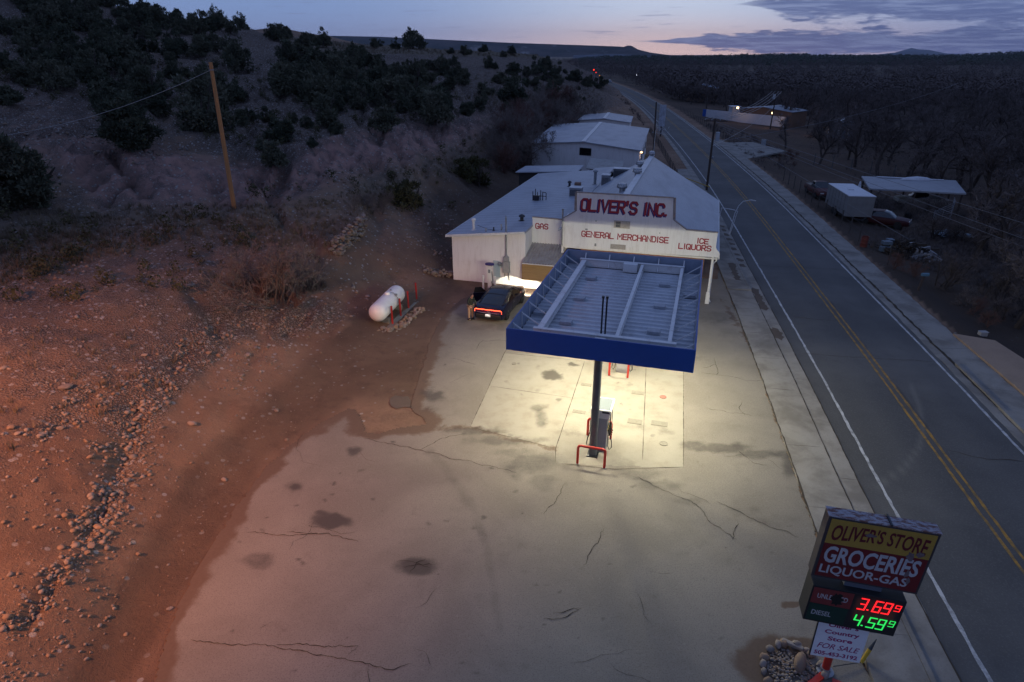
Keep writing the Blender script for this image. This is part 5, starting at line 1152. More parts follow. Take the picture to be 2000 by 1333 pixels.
# price box
RP = Matrix.Translation((-.127, 0, 2.631)) @ Matrix.Rotation(.042, 4, 'Y'); w3, h3, d3 = 2.101/2, 1.14/2, .568/2
b = MB(); b.box(-w3, w3, -d3, d3, -h3, h3, RP); pb = b.build('price_box', worn('price_case', (.018,.02,.022), (.03,.028,.028), .45, scale=4), SN, False, .012)
mq = lambda a, c, d: tuple(RP @ Vector((a, -d3 - .002 - d, c)))
b = MB(); b.box(-w3 + .04, -.10, -d3 - .008, -d3 - .001, .03, h3 - .05, RP); b.build('unleaded_panel', worn('price_red', (.22,.035,.035), None, .45, scale=4), pb)
b = MB(); b.box(-w3 + .05, -.12, -d3 - .008, -d3 - .001, -h3 + .06, .02, RP); b.build('diesel_panel', worn('price_green', (.012,.045,.032), None, .45, scale=4), pb)
b = MB(); font_fit(b, "UNLEADED", -w3 + .16, -.20, .21, .36, mq, .008, 0, .012); font_fit(b, "DIESEL", -w3 + .14, -.46, -.33, -.18, mq, .008, 0, .012); b.build('lettering', M_SWHT, pb, fix=False)
b = MB(); blot(b, -.44, .26, .155, .22, mq, .0095, 22); b.build('broken_hole', M_BLACK, pb, fix=False)
E_R, E_G = emit('red_digits', (1, .018, .025), 1.7), emit('green_digits', (.03, .80, .13), 1.15)
def digits(text, u0, u1, z0, z1, st, m_):
    b = MB(); letters(b, text, u0, u1, z0, z1, st, mq, 0, .48, .10, .010); b.build('price_digits', m_, pb, fix=False)
digits("3.69", .06, .74, .10, .44, .036, E_R); digits("9", .84, .95, .24, .42, .021, E_R)
digits("4.59", .06, .74, -.42, -.10, .034, E_G); digits("9", .84, .95, -.27, -.09, .021, E_G)
lamp('digit_glow', 'AREA', (.35, -d3 - .06, 2.65), .6, (.9,.25,.15), Matrix.Rotation(R(90), 4, 'X'), SG, shape='RECTANGLE', size=.9, size_y=.7)
b = MB(); b.box(-.42, .42, -.10, .10, 3.18, 3.42); b.build('junction', worn('junction_grey', (.16,.18,.21), None, .5, scale=3), SN)
# for sale board
b = MB(); b.box(-.16 - .592, -.16 + .592, -.12, -.09, .775, 2.06); fs = b.build('sale_board', worn('board_white', (.86,.86,.88), (.70,.69,.72), .5, scale=2), SN)
mr = lambda a, c, d: (a, -.12 - d, c); M_MAG = worn('magenta_lettering', (.36,.02,.14), None, .6, scale=6); L0, z0 = -.16 - .592, .775
for tx, xa, xb, ya, yb, sh_, bo_ in (("Oliver's", .24, .94, 1.06, 1.20, 0, .03), ("Country", .19, 1.0, .79, .965, 0, .03), ("Store", .30, .88, .60, .74, 0, .03), ("FOR SALE", .10, 1.10, .31, .49, .3, .008), ("505-453-3192", .07, 1.10, .07, .21, 0, .03)):
    b = MB(); font_fit(b, tx, L0 + xa, L0 + xb, z0 + ya, z0 + yb, mr, .003, sh_, bo_); b.build('lettering', M_MAG, fs, fix=False)
b = MB(); b.box(L0 - .03, L0 - .002, -.125, -.085, .76, 2.06); b.build('board_frame', M_DKSTEEL, fs)
b = MB(); b.tube([(-.21, .10, -.05), (-.19, .12, 2.0), (-.13, .12, 3.4)], .10, 14); b.build('post', M_RED, SN, True)
b = MB(); b.lathe([(.22,0),(.22,.05),(.14,.07),(.13,.16)], 14, (-.21,.10,.02)); b.build('base_flange', M_STEEL, SN)
b = MB(); b.bar((-.25,.0,.03), (-.75,-.55,.12), .16, .10); b.bar((-.1,-.2,.04),(.2,-.3,.04),.2,.06); b.build('foot_beam', M_RED, SN)
GW = thing('guy_guard', 'yellow guy wire guard tube leaning beside the sign post', 'guy guard', WORLD, tuple(G(1682,1294,0)))
p0, p1 = Vector(G(1682,1294,.06)), Vector(G(1706,1258,.55)); b = MB(); b.tube([p0, p0.lerp(p1,.7)], [.05,.055], 10); b.build('sleeve', worn('yellow_plastic', (.55,.36,.03), None, .5, scale=4), GW, True)
b = MB(); b.tube([p0.lerp(p1,.7), p1, p1 + (p1-p0)*.25], [.055,.03,.012], 8); b.tube([Vector(G(1628,1302,.1)), p0], .012, 6); b.build('guy_wire', M_DKSTEEL, GW, True)
# ring of river stones round the post
rs_ = random.Random(21); c0 = np.array([7.48, 11.78])
stm = [M_STONE3, M_STONE, M_STONE2]
for i in range(20):
    a = i / 20 * 2 * PI + rs_.uniform(-.08, .08); r_ = rs_.uniform(.10, .16); x, y = c0[0] + .80 * math.cos(a) + .1*math.sin(a), c0[1] + .92 * math.sin(a)
    if x > 8.1 and y < 11.7: continue
    t_ = MB().rock((0, 0, 0), r_, (1.2, .95, .8), 2, rs_); o = t_.build('border_stone', stm[i % 3], None, True); o.location = (x, y, r_ * .45)
    tag(o, 'rounded pale river stone in the ring around the sign garden', 'stone', 'border stones around the sign garden')
b = MB(); b.rock((0,0,0), .26, (1,.5,.8), 2, rs_); o = b.build('border_stone', M_STONE2, None, True); o.location = (7.72, 12.05, .12); tag(o, 'largest flat tan stone inside the ring of stones by the sign', 'stone', 'border stones around the sign garden')
b = MB(); b.box(-.28,.28,-.06,.06,-.05,.05, rotz(-.6)); o = b.build('timber_stub', worn('weathered_timber', (.36,.31,.26), None, .8, scale=4), None, False, .02); o.location = (7.75, 12.62, .12); tag(o, 'short weathered timber at the back of the stone ring by the sign', 'timber')
def pebbles(name, pts, mats, rg, parent=None, lo=.03, hi=.08):
    """many loose stones as one object: low icosahedra, random shape"""
    bm = bmesh.new(); bmesh.ops.create_icosphere(bm, subdivisions=1, radius=1.0); bv = np.array([v.co[:] for v in bm.verts]); bf = np.array([[v.index for v in f.verts] for f in bm.faces]); bm.free()
    r2 = np.random.RandomState(rg); n = len(pts); V = np.repeat(bv[None], n, 0) * (1 + r2.uniform(-.2, .2, (n, len(bv), 1)))
    sc = r2.uniform(.65, 1.3, (n, 1, 3)) * np.array([1.15, 1, .75]); V = V * sc; a = r2.uniform(0, 6.3, n); ca, sa = np.cos(a)[:, None], np.sin(a)[:, None]
    X = V[..., 0] * ca - V[..., 1] * sa; Y = V[..., 0] * sa + V[..., 1] * ca; r_ = np.asarray([p[3] for p in pts])[:, None]; P = np.asarray([p[:3] for p in pts])
    V = np.stack([P[:, None, 0] + X * r_, P[:, None, 1] + Y * r_, P[:, None, 2] + V[..., 2] * r_], -1).reshape(-1, 3)
    F = (bf[None] + (np.arange(n) * len(bv))[:, None, None]).reshape(-1, 3); mi = np.repeat(r2.randint(0, len(mats), n), len(bf))
    o = npmesh(name, V, F, mats, smooth=False, mi=mi); o['kind'] = 'stuff'; return o
pt = []
for i in range(520):
    a, q = rs_.uniform(0, 2 * PI), math.sqrt(rs_.random()) * .9; x, y = c0[0] + .74 * q * math.cos(a), c0[1] + .86 * q * math.sin(a); pt.append((x, y, .02 + .05 * (1 - q), rs_.uniform(.018, .05)))
pebbles('gravel', pt, stm, 3)

# ------------------------------------------------------------------ poles and wires
def pole(base, top, r, label, m_, name='utility_pole', group=None):
    t = thing(name, label, 'pole', WORLD, base); b = MB(); B_, T_ = Vector(base), Vector(top)
    b.tube([B_ - Vector((0,0,.6)), B_.lerp(T_, .5), T_], [r, r * .87, r * .72], 12); b.build('shaft', m_, t, True); return t
def wire(p, q, sag, r, label, m_=None, n=18, group=None):
    p, q = Vector(p), Vector(q); pts = []
    for i in range(n + 1):
        f = i / n; c = p.lerp(q, f); c.z -= 4 * sag * f * (1 - f); pts.append(c)
    b = MB(); b.tube(pts, r, 5, False); o = b.build('overhead_wire', m_ or M_WIRE, None, True, fix=False); tag(o, label, 'wire', group); return o
M_WIRE = worn('wire_grey', (.24,.24,.25), None, .5, scale=1); M_WIREP = worn('pale_wire', (.42,.40,.38), None, .5, scale=1)
pb_ = hit(457, 405); pA = pole(pb_, (pb_.x * GY(411,122,pb_.y)[0] / GY(457,405,pb_.y)[0] if False else GY(411,122,pb_.y)[0], pb_.y, GY(411,122,pb_.y)[2]), .165, 'new orange brown wooden pole standing alone on the hillside terrace', M_WOODPOLE)
tA = Vector(GY(411,122,pb_.y)); b = MB(); b.lathe([(.14,0),(.14,.06)], 10, (tA.x, tA.y, tA.z - .5)); b.build('clamp', M_STEEL, pA)
eA = Vector(GY(0, 265, pb_.y - 1)); dA = eA - tA
wire(tA - Vector((0,0,.45)), tA + Vector((dA.x * 2.4, -6, -2.0)), 3.6, .016, 'thin pale wire hanging from the lone wooden hillside pole', M_WIREP)
bB, tB = GY(1275, 318, 100), GY(1282, 200, 100); bB[2] = 0
pB = pole(bB, tB, .15, 'dark old pole behind the store roof peak beside the storage building', M_OLDPOLE)
b = MB(); b.lathe([(.1,0),(.12,.15),(.02,.2)], 8, (bB[0] - .35, bB[1], 4.2)); b.bar((bB[0], bB[1], 4.25), (bB[0] - .35, bB[1], 4.4), .05); b.build('lamp_head', M_STEEL, pB)
M_YEL = worn('yellow_rail', (.42,.27,.03), None, .6, scale=4)
wire((bB[0], bB[1], 4.6), S(-5.6, 17.2, 6.9), .2, .02, 'pale service wire from the dark pole to the store roof peak', M_WIREP)
bC, tC = G(1380, 372), GY(1397, 232, 77.7); bC[2] = -.1
pC = pole(bC, tC, .15, 'brown pole with a grey transformer can beside the near edge of the highway', M_OLDPOLE)
b = MB(); b.tube([(bC[0] + .48, 77.6, 5.75), (bC[0] + .48, 77.6, 6.65)], .24, 14); b.lathe([(.25,0),(.2,.06),(.05,.09)], 14, (bC[0] + .48, 77.6, 6.652)); b.build('transformer', worn('transformer_grey', (.42,.45,.48), (.3,.31,.33), .45, scale=3), pC, True)
b = MB(); b.bar((bC[0] - 1.2, 77.9, 7.95), (bC[0] + 1.3, 77.2, 7.95), .1, .12); cA = b.build('crossarm', M_OLDPOLE, pC)
b = MB()
for f in (-1.1, -.4, .5, 1.2): b.lathe([(.05,0),(.07,.06),(.04,.12),(.06,.16),(.02,.2)], 8, (bC[0] + f, 77.55 - f * .28, 8.01))
b.build('insulator', M_STEEL, cA); b = MB(); b.rock((bC[0] + .15, 77.4, 3.9), .14, (1,1,1.2), 2); b.build('junction_box', M_STEEL, pC)
bD, tD = GY(1503, 258, 163), GY(1517, 180, 163)
pD = pole(bD, tD, .17, 'far pole beside the lit house across the highway with a transformer can', M_OLDPOLE)
b = MB(); b.tube([(tD[0] - .5, 162.8, tD[2] - 1.6), (tD[0] - .5, 162.8, tD[2] - .5)], .3, 12); b.build('transformer', worn('transformer_pale', (.42,.45,.48), None, .45, scale=3), pD, True)
b = MB(); b.bar((tD[0] - 1.3, 163, tD[2] - .1), (tD[0] + 1.3, 162.6, tD[2] - .1), .12, .14); b.build('crossarm', M_OLDPOLE, pD)
for k_, f in enumerate((-1.1, -.4, .5, 1.2)):
    wire((bC[0] + f, 77.55 - f * .28, 8.2), (tD[0] + f, 163, tD[2] + .1), 1.0, .032, 'overhead wire from the near transformer pole to the far pole by the lit house', None, group='wires between the highway poles')
wire((bC[0], 77.5, 5.2), (tD[0], 163, tD[2] - 3), .8, .02, 'lowest wire running between the two transformer poles', M_WIREP)
for k_, (y_, lab) in enumerate([(432, 'upper wire crossing the dark yard to the right edge'), (462, 'middle wire crossing the dark yard above the white truck'), (478, 'lower of two close wires over the carport roof'), (590, 'lowest wire crossing the yard above the debris pile')]):
    e_ = Vector(GY(2000, y_, 46)); s_ = Vector((bC[0] + .4 * k_, 77.4, 7.9 - .35 * k_)); wire(s_, e_ + (e_ - s_) * .25, .25, .016, lab, M_WIRE)
wire(GY(1410, 275, 90) , GY(1880, 160, 150), 1.2, .02, 'faint wire rising to the right over the woods', M_WIRE)
# bent pipe rails by the kerb behind the store
BP = thing('bent_pipe_frame', 'thin pale bent pipe frame beside the road behind the store corner', 'pipe frame', WORLD, tuple(G(1424, 458)))
q = Vector(G(1424, 458)); b = MB(); b.tube([q, q + Vector((.25,0,1.9)), q + Vector((.5,0,2.6)), q + Vector((.85,0,3.0)), q + Vector((1.5,0,3.12)), q + Vector((1.95,0,3.05))], .035, 8); b.build('curved_pipe', M_TRIMW, BP, True)
b = MB(); b.tube([q + Vector((.15,.2,0)), q + Vector((.55,.2,2.1)), q + Vector((.1,.6,2.15)), q + Vector((-.6,1.2,2.15)), q + Vector((-.85,1.2,.2))], .03, 8); b.build('gate_pipe', M_TRIMW, BP, True)
# weathered upright sign farther along
VS = thing('upright_sign', 'tall narrow peeling sign on a post beside the road past the storage building', 'sign', WORLD, (29.6, 133, 0))
b = MB(); b.box(29.1, 30.3, 132.9, 133.2, 1.9, 5.9, ); b.build('panel', worn('peeling_panel', (.50,.54,.60), (.20,.20,.22), .6, scale=2, lo=.4, hi=.6), VS)
b = MB(); b.tube([(29.7,133.05,-.2),(29.7,133.05,1.9)], .12, 8); b.build('post', M_DKSTEEL, VS)
b = MB(); rq = random.Random(5)
for i in range(34): c = Vector((29.7 + rq.gauss(0,.55), 133 + rq.gauss(0,.3), rq.uniform(.5,1.7))); d = Vector((rq.gauss(0,1),rq.gauss(0,1),rq.gauss(0,1))).normalized()*.5; b.bar(c-d,c+d,.05)
b.build('wire_tangle', worn('pale_tangle', (.45,.45,.47), None, .6, scale=3), VS)

# ------------------------------------------------------------------ fences
def fence(name, label, pts, h, m_, sp=3.0, wires=3, r=.045, rails=False):
    P = [Vector(p) for p in pts]; t = thing(name, label, 'fence', WORLD, tuple(P[0])); tops = []
    for a, c in zip(P[:-1], P[1:]):
        n_ = max(1, int((c - a).length / sp))
        for i in range(n_):
            q = a.lerp(c, i / n_); q.z = gz_at(q.x, q.y); hh = h * rnd.uniform(.92, 1.06); b = MB(); b.tube([(q.x,q.y,q.z-.3),(q.x+rnd.uniform(-.05,.05),q.y,q.z+hh)], r, 6); b.build('post', m_, t); tops.append((q.copy(), hh))
    b = MB()
    for (a, ha), (c, hc) in zip(tops[:-1], tops[1:]):
        for k_ in range(wires): f = (k_ + 1) / (wires + .1); b.tube([(a.x,a.y,a.z+ha*f),(c.x,c.y,c.z+hc*f)], .012 if not rails else .03, 4, False)
    b.build('wire_strand' if not rails else 'rail', m_, t, fix=False); return t
M_FP = worn('fence_steel', (.06,.055,.055), (.09,.06,.045), .8, scale=4)
fence('yard_fence', 'dark wire fence between the far sidewalk and the junk yard', [(*road_pt(y, 6.9),0) for y in (49,56,64,72,80,88)], 1.5, M_FP, 2.4)
fence('roadside_fence', 'dark post and wire fence along the far sidewalk toward the lit house', [(*road_pt(y, 6.6),0) for y in (128,140,155,175,200)], 1.3, M_FP, 2.6)
fence('verge_fence', 'dark picket fence along the near road edge behind the store', [(*road_pt(y, -6.9),0) for y in (84,100,118,140)], 1.35, M_FP, 1.6, 2)
fence('field_fence', 'pale post fence along the driveway at the wood edge', [(48,104,0),(54,98,0),(60,96,0)], 1.9, worn('pale_posts', (.13,.12,.11), None, .8, scale=3), 2.2, 2, .09)
YR = thing('yellow_rail', 'yellow pipe railing beside the storage building and store peak', 'railing', WORLD, (20, 88, 0)); b = MB(); b.tube([(18.6,92,2.2),(18.9,86,2.0),(21,80,1.2),(23,75,.9)], .05, 6); b.tube([(18.6,92,.3),(18.6,92,2.2)], .05, 6); b.tube([(21,80,0),(21,80,1.2)], .05, 6); b.build('rail', M_YEL, YR, True)

# ------------------------------------------------------------------ vehicles and junk in the yard across the road
M_TRL = worn('trailer_grey', (.22,.22,.22), (.15,.145,.14), .6, scale=1.5); M_TRLT = worn('trailer_roof_white', (.62,.64,.68), (.45,.45,.48), .5, scale=2)
fl, fr, bl = hit(1648, 434), hit(1690, 438), hit(1609, 404)
xd = (fr - fl); xd.z = 0; wT = 2.5; xd.normalize(); yd = Vector((-xd.y, xd.x, 0)); LT = min((Vector((bl.x, bl.y, 0)) - Vector((fl.x, fl.y, 0))).length, 8.2)
TM = Matrix(((xd.x, yd.x, 0, fl.x), (xd.y, yd.y, 0, fl.y), (0, 0, 1, fl.z), (0, 0, 0, 1)))
yd2 = (bl - fl); yd2.z = 0; yd2.normalize()
TR = thing('cargo_trailer', 'grey box cargo trailer with pale roof parked by the far fence', 'trailer', TM)
sk = yd2.dot(xd) / max(yd2.dot(yd), .3); sk = max(-.6, min(.6, sk)) * 0
b = MB(); b.box(0, wT, 0, LT, .55, 2.55); b.build('box_body', M_TRL, TR, False, .03)
b = MB(); b.box(-.03, wT + .03, -.03, LT + .03, 2.553, 2.64); rf_ = b.build('roof', M_TRLT, TR, False, .03); b = MB(); b.box(.9,1.4,LT*.45,LT*.45+.5,2.643,2.72); b.build('roof_vent', M_TRLT, rf_)
b = MB()
for i in range(1, 7): b.box(-.012, -.001, LT*i/7-.02, LT*i/7+.02, .6, 2.5)
b.build('seam', M_DKSTEEL, TR)
for s in (0, 1):
    for y in (LT*.42, LT*.56): b = MB(); b.lathe([(.2,-.11),(.36,-.1),(.36,.1),(.2,.11)], 16, M=Matrix.Translation((.05+s*(wT-.1), y, .36)) @ Matrix.Rotation(R(90),4,'Y')); b.build('wheel', M_RUBBER, TR, True)
b = MB(); b.bar((.5,-.02,.5),(wT/2,-1.2,.45),.1); b.bar((wT-.5,-.02,.5),(wT/2,-1.2,.45),.1); b.build('hitch', M_DKSTEEL, TR)
def vehicle(name, label, cat, p, ang, kind, paint, L=4.8, wd=1.85):
    M = Matrix.Translation(p) @ rotz(ang); t = thing(name, label, cat, M); h = L / 2
    b = MB(); hw = wd / 2
    if kind == 'pickup':
        loft(b, [bsec(-h,hw*.92,.5,.95,1.0),bsec(-h+.1,hw,.45,1.05,1.08),bsec(.1,hw,.42,1.08,1.1),bsec(.5,hw,.42,1.08,1.12),bsec(h-.9,hw,.42,1.05,1.12),bsec(h-.1,hw*.96,.45,.95,1.02),bsec(h,hw*.9,.5,.85,.9)])
        cab_ = [gsec(-.45,hw*.9,hw*.8,1.07,1.15),gsec(-.4,hw*.92,hw*.76,1.07,1.72),gsec(.5,hw*.92,hw*.76,1.07,1.74),gsec(1.15,hw*.9,hw*.82,1.07,1.12)]; top = [(-.38,1.73),(.5,1.755)]
    else:
        loft(b, [bsec(-h,hw*.86,.4,.85,.92),bsec(-h+.15,hw*.97,.3,.95,1.0),bsec(-.3,hw,.26,.96,1.0),bsec(.9,hw,.26,.92,.98),bsec(h-.3,hw*.95,.3,.82,.88),bsec(h,hw*.84,.36,.7,.74)])
        cab_ = [gsec(-h+.3,hw*.84,hw*.74,.98,1.05),gsec(-h+.9,hw*.9,hw*.7,.98,1.42),gsec(.1,hw*.92,hw*.7,.96,1.5),gsec(.5,hw*.92,hw*.72,.95,1.42),gsec(1.15,hw*.9,hw*.84,.94,1.0)]; top = [(-h+.95,1.43),(.05,1.515)]
    b.build('body', paint, t, True); b = MB(); loft(b, cab_); b.build('cabin_glass', M_GLASS, t, True)
    b = MB(); loft(b, [[(x*wd/1.85, y, z + o_) for x, o_ in ((-.62,-.02),(0,.02),(.62,-.02),(.62,-.06),(-.62,-.06))] for y, z in top]); b.build('roof', paint, t, True)
    if kind == 'pickup': b = MB(); b.box(-hw+.12,hw-.12,-h+.12,-.5,1.085,1.115); b.build('bed', M_BLACK, t)
    for s in (-1, 1):
        for y in (-h*.62, h*.62):
            b = MB(); b.lathe([(.2,-.11),(.36,-.1),(.37,.1),(.2,.11)], 16, M=Matrix.Translation((s*(hw-.1),y,.36)) @ Matrix.Rotation(R(90),4,'Y')); b.build('wheel', M_RUBBER, t, True)
        b = MB(); b.box(s*hw*.52-.2, s*hw*.52+.2, h-.06, h+.01, .68, .82); b.build('headlight', material('headlamp_glass', (.55,.55,.55), .2, spec=.8) if 'headlamp_glass' not in bpy.data.materials else bpy.data.materials['headlamp_glass'], t, False, .02)
    b = MB(); b.box(-hw*.9,hw*.9,h-.02,h+.07,.38,.55); b.build('bumper', M_BLACK, t, False, .02); return t
def face(px0, px1):
    a, c = hit(*px0), hit(*px1); return math.atan2(c.y - a.y, c.x - a.x) - PI / 2
p_ = hit(1722, 440); vehicle('red_car', 'dark red car facing the road beside the grey trailer', 'car', p_, R(-128), 'car', worn('dark_red_paint', (.045,.005,.009), (.035,.006,.009), .5, scale=2, spec=.3))
p_ = hit(1597, 383); vehicle('red_pickup', 'rusty red pickup parked behind the grey cargo trailer', 'pickup truck', p_, R(175), 'pickup', worn('rust_red_paint', (.10,.03,.026), (.07,.028,.025), .6, scale=2), 5.0)
p_ = hit(1795, 403); vehicle('white_pickup', 'old cream pickup parked under the front edge of the carport', 'pickup truck', p_, R(80), 'pickup', worn('cream_paint', (.46,.44,.36), (.30,.27,.21), .5, scale=2), 5.4, 2.0)
CP_ = thing('carport', 'low open carport with wide flat pale roof beside the woods', 'carport', WORLD, (46, 75, -2)); A = [(40.7,73.3),(49.9,70.5),(53.0,77.3),(43.2,80.2)]
b = MB(); slab3(b, [(x, y, z) for (x, y), z in zip(A, (1.05,1.05,1.25,1.25))], .16); rfc = b.build('roof', worn('dusty_roof', (.34,.35,.37), (.26,.25,.25), .6, scale=1), CP_)
for (x, y) in A + [(45.2,71.9),(48,78.8)]: x2, y2 = x + (46.5 - x) * .06, y + (75.3 - y) * .06; b = MB(); b.bar((x2,y2,gz_at(x2,y2)-.3),(x2,y2,1.0),.14); b.build('post', M_OLDPOLE, CP_)
cn = thing('upturned_boat', 'upturned pale boat hull lying on the carport roof', 'boat', WORLD, (48.5, 77.5, 1.3)); b = MB(); loft(b, [[(x0, 77.6 - .3*(x0-48.5)*.3 + w_*math.cos(a), 1.24 + h_*math.sin(a)) for a in np.linspace(0,PI,7)] for x0, w_, h_ in ((46.6,.05,.05),(47.4,.4,.32),(48.5,.5,.42),(49.6,.4,.32),(50.4,.05,.05))]); b.build('hull', M_TRLT, cn, True)
b = MB(); b.bar((44.5,79.2,1.34),(51.5,77.2,1.30),.35,.08); tag(b.build('roof_plank', M_TRLT, None), 'long pale board lying along the back of the carport roof', 'board')
rq = random.Random(9); pp = hit(1762, 497)
DP = thing('scrap_heap', 'dark heap of scrap timber and metal beside the far sidewalk', 'scrap heap', WORLD, tuple(pp)); b = MB(); b.m = 0
for i in range(170):
    x, y = rq.gauss(0, 1.1), rq.gauss(0, .9); hh = max(0, 1.15 - .5 * math.hypot(x, y)); c = pp + Vector((x, y, rq.uniform(0, hh + .1))); d = Vector((rq.gauss(0,1), rq.gauss(0,1), rq.gauss(0,.35))).normalized() * rq.uniform(.25, .9); b.m = 1 if (x > .3 and rq.random() < .45) else 0; b.bar(c - d, c + d, rq.uniform(.04,.16), rq.uniform(.03,.3))
for i in range(14): b.m = rq.choice((0,1,2)); b.cbox(pp + Vector((rq.gauss(0,.9), rq.gauss(0,.7), rq.uniform(.2,1.1))), (rq.uniform(.3,.8), rq.uniform(.2,.6), rq.uniform(.1,.5)))
b.build('scrap', [worn('scrap_dark', (.05,.038,.03), (.03,.025,.022), .9, scale=3), worn('scrap_pale', (.30,.29,.29), (.2,.18,.17), .6, scale=3), worn('scrap_blue', (.12,.16,.20), None, .6, scale=3)], DP)
p_ = hit(1686, 482); BR = thing('oil_drum', 'rusty red drum standing by the yard fence', 'drum', WORLD, tuple(p_)); b = MB(); b.lathe([(.29,0),(.3,.02),(.29,.04),(.29,.3),(.305,.32),(.29,.34),(.29,.6),(.305,.62),(.29,.64),(.29,.86),(.3,.89),(.27,.89),(.27,.80),(.01,.80)], 20, tuple(p_)); b.build('drum_body', worn('rust_drum', (.16,.035,.025), (.08,.035,.025), .75, scale=4), BR, True)
p_ = hit(1792, 568); MBX = thing('mailbox', 'small blue mailbox on a leaning dark post beside the far driveway', 'mailbox', WORLD, tuple(p_)); b = MB(); b.bar(p_ - Vector((0,0,.2)), p_ + Vector((.25,.1,1.05)), .12); b.build('post', M_OLDPOLE, MBX)
b = MB(); c_ = p_ + Vector((.3,.1,1.15)); b.prism([(-.1,-.1),(.1,-.1),(.1,.03),(.06,.09),(-.06,.09),(-.1,.03)], lambda a, c, d: (c_.x + d, c_.y + a, c_.z + c), -.24, .24); b.build('box', worn('pale_blue_box', (.10,.20,.27), None, .5, scale=4), MBX)
p_ = hit(1856, 462); b = MB()
tp = [[p_ + Vector((x*1.6 + rq.uniform(-.2,.2), y*1.0 + rq.uniform(-.2,.2), .15 + .45*max(0,1-(x*x+y*y)) + rq.uniform(0,.18))) for x in np.linspace(-1,1,9)] for y in np.linspace(-1,1,7)]
b.add([q for r_ in tp for q in r_], [(j*9+i, j*9+i+1, (j+1)*9+i+1, (j+1)*9+i) for j in range(6) for i in range(8)]); o = b.build('tarpaulin', worn('pale_blue_tarp', (.20,.28,.33), (.12,.17,.21), .5, scale=3), None); tag(o, 'crumpled pale blue tarp on the dark ground of the yard', 'tarpaulin')
p_ = hit(1850, 432); FR = thing('pipe_cage', 'pale pipe frame cage standing in brush right of the cream pickup', 'frame', WORLD, tuple(p_)); b = MB()
for i in range(7): z = .3 + i*.28; b.tube([p_ + Vector((-1.6,0,z*.5)), p_ + Vector((.4,.2,z)), p_ + Vector((1.2,1.6,z))], .022, 5)
for x, y in ((-1.6,0),(-.6,.1),(.4,.2),(.8,.9),(1.2,1.6)): b.tube([p_ + Vector((x,y,-.2)), p_ + Vector((x,y,1.2 if x<0 else 2.2))], .03, 5)
b.build('cage', worn('cage_pale', (.24,.25,.27), None, .6, scale=3), FR)
p_ = hit(1677, 372); CN = thing('white_cone', 'small pale cone standing behind the grey trailer', 'cone', WORLD, tuple(p_)); b = MB(); b.lathe([(.35,0),(.28,.05),(.08,1.1),(.02,1.15)], 12, tuple(p_)); b.build('cone_body', M_TRLT, CN, True)
p_ = hit(1832, 452); b = MB(); b.cbox((0,0,.35),(.5,.4,.7)); b.cbox((0,-.1,.75),(.4,.1,.1)); o = b.build('dark_bin', M_BLACK, None, False, .03); o.location = hit(1772, 430); tag(o, 'small dark bin on the ground in front of the cream pickup', 'bin')
p_ = hit(1490, 288); b = MB(); b.cbox((0,0,.6),(.7,.5,1.3)); b.cbox((0,0,1.28),(.8,.6,.06)); o = b.build('utility_cabinet', worn('cabinet_pale', (.42,.45,.47), None, .6, scale=3), None, False, .02); o.location = p_; tag(o, 'pale utility cabinet standing at the head of the far driveway', 'cabinet')
p_ = hit(1918, 656); b = MB(); b.cbox((0,0,.12),(.42,.3,.24)); b.cbox((.02,0,.255),(.46,.34,.03)); o = b.build('pale_box', worn('box_pale', (.36,.34,.33), None, .7, scale=3), None, False, .01); o.location = p_; tag(o, 'small pale box lying at the top edge of the tan slab', 'box')
# ------------------------------------------------------------------ houses across the highway
def bulb(p, e, par, s=.22, l=True):
    b = MB(); b.rock(tuple(p), s, (1,1,1), 2); b.build('lamp', bpy.data.materials.get('house_bulb') or emit('house_bulb', (1,.62,.28), 14), par, True)
    if l: lamp('house_lamp_light', 'POINT', (p[0] - .25, p[1] - .6, p[2]), e, (1,.58,.26), None, WORLD, shadow_soft_size=.15)
WF = thing('white_site_wall', 'long low white wall with a blue panel at its left end across the highway', 'wall', WORLD, (60, 175, -2)); a, c = Vector((52.9,187,0)), Vector((67.3,165,0)); d = (c - a).normalized(); n_ = Vector((d.y,-d.x,0))
b = MB(); b.bar((*(a + d*1.2).xy, -.1), (*c.xy, -.3), .2, 2.4); b.build('panel_run', worn('white_sheet', (.60,.62,.66), (.48,.49,.52), .6, scale=.6), WF)
b = MB(); b.bar((*a.xy, -.1), (*(a + d*1.19).xy, -.1), .2, 2.4); b.build('blue_panel', worn('blue_sheet', (.03,.11,.42), None, .5, scale=1), WF)
M_ADOBE = worn('brown_adobe', (.22,.13,.085), (.15,.09,.06), .9, scale=1)
H1, _ = gable_house('lit_house', 'brown house with a pale roof behind the white wall lit by two porch lamps', 'house', [(60.5,182),(70.5,170),(77,176),(67,188)], 1.6, 2.4, M_ADOBE, worn('grey_roof', (.26,.29,.33), None, .6, scale=1), -2.4, WORLD)
p = GY(1441, 211, 174.5); bulb(p, 50, H1); p = GY(1509, 221.5, 164); bulb(p, 80, H1)
BX = thing('white_shed_box', 'small white box shed with a lamp behind the left part of the long white wall', 'shed', WORLD, (59, 182, -2)); b = MB(); b.box(58.2, 60.2, 178.5, 181.5, -2.4, 2.3); b.build('wall', worn('white_box', (.5,.5,.5), None, .7, scale=1), BX); b = MB(); b.box(58.0, 60.4, 178.3, 181.7, 2.303, 2.42); b.build('roof', M_TRLT, BX)
H2, C9 = gable_house('veranda_house', 'small house with white veranda posts and lit end wall at the edge of the woods', 'house', [(70.5,150),(75,147.5),(79,154),(74.5,156.5)], .4, 1.3, worn('blue_grey_wall', (.16,.19,.23), None, .8, scale=1), worn('dark_roof', (.10,.11,.13), None, .8, scale=1), -2.9, WORLD)
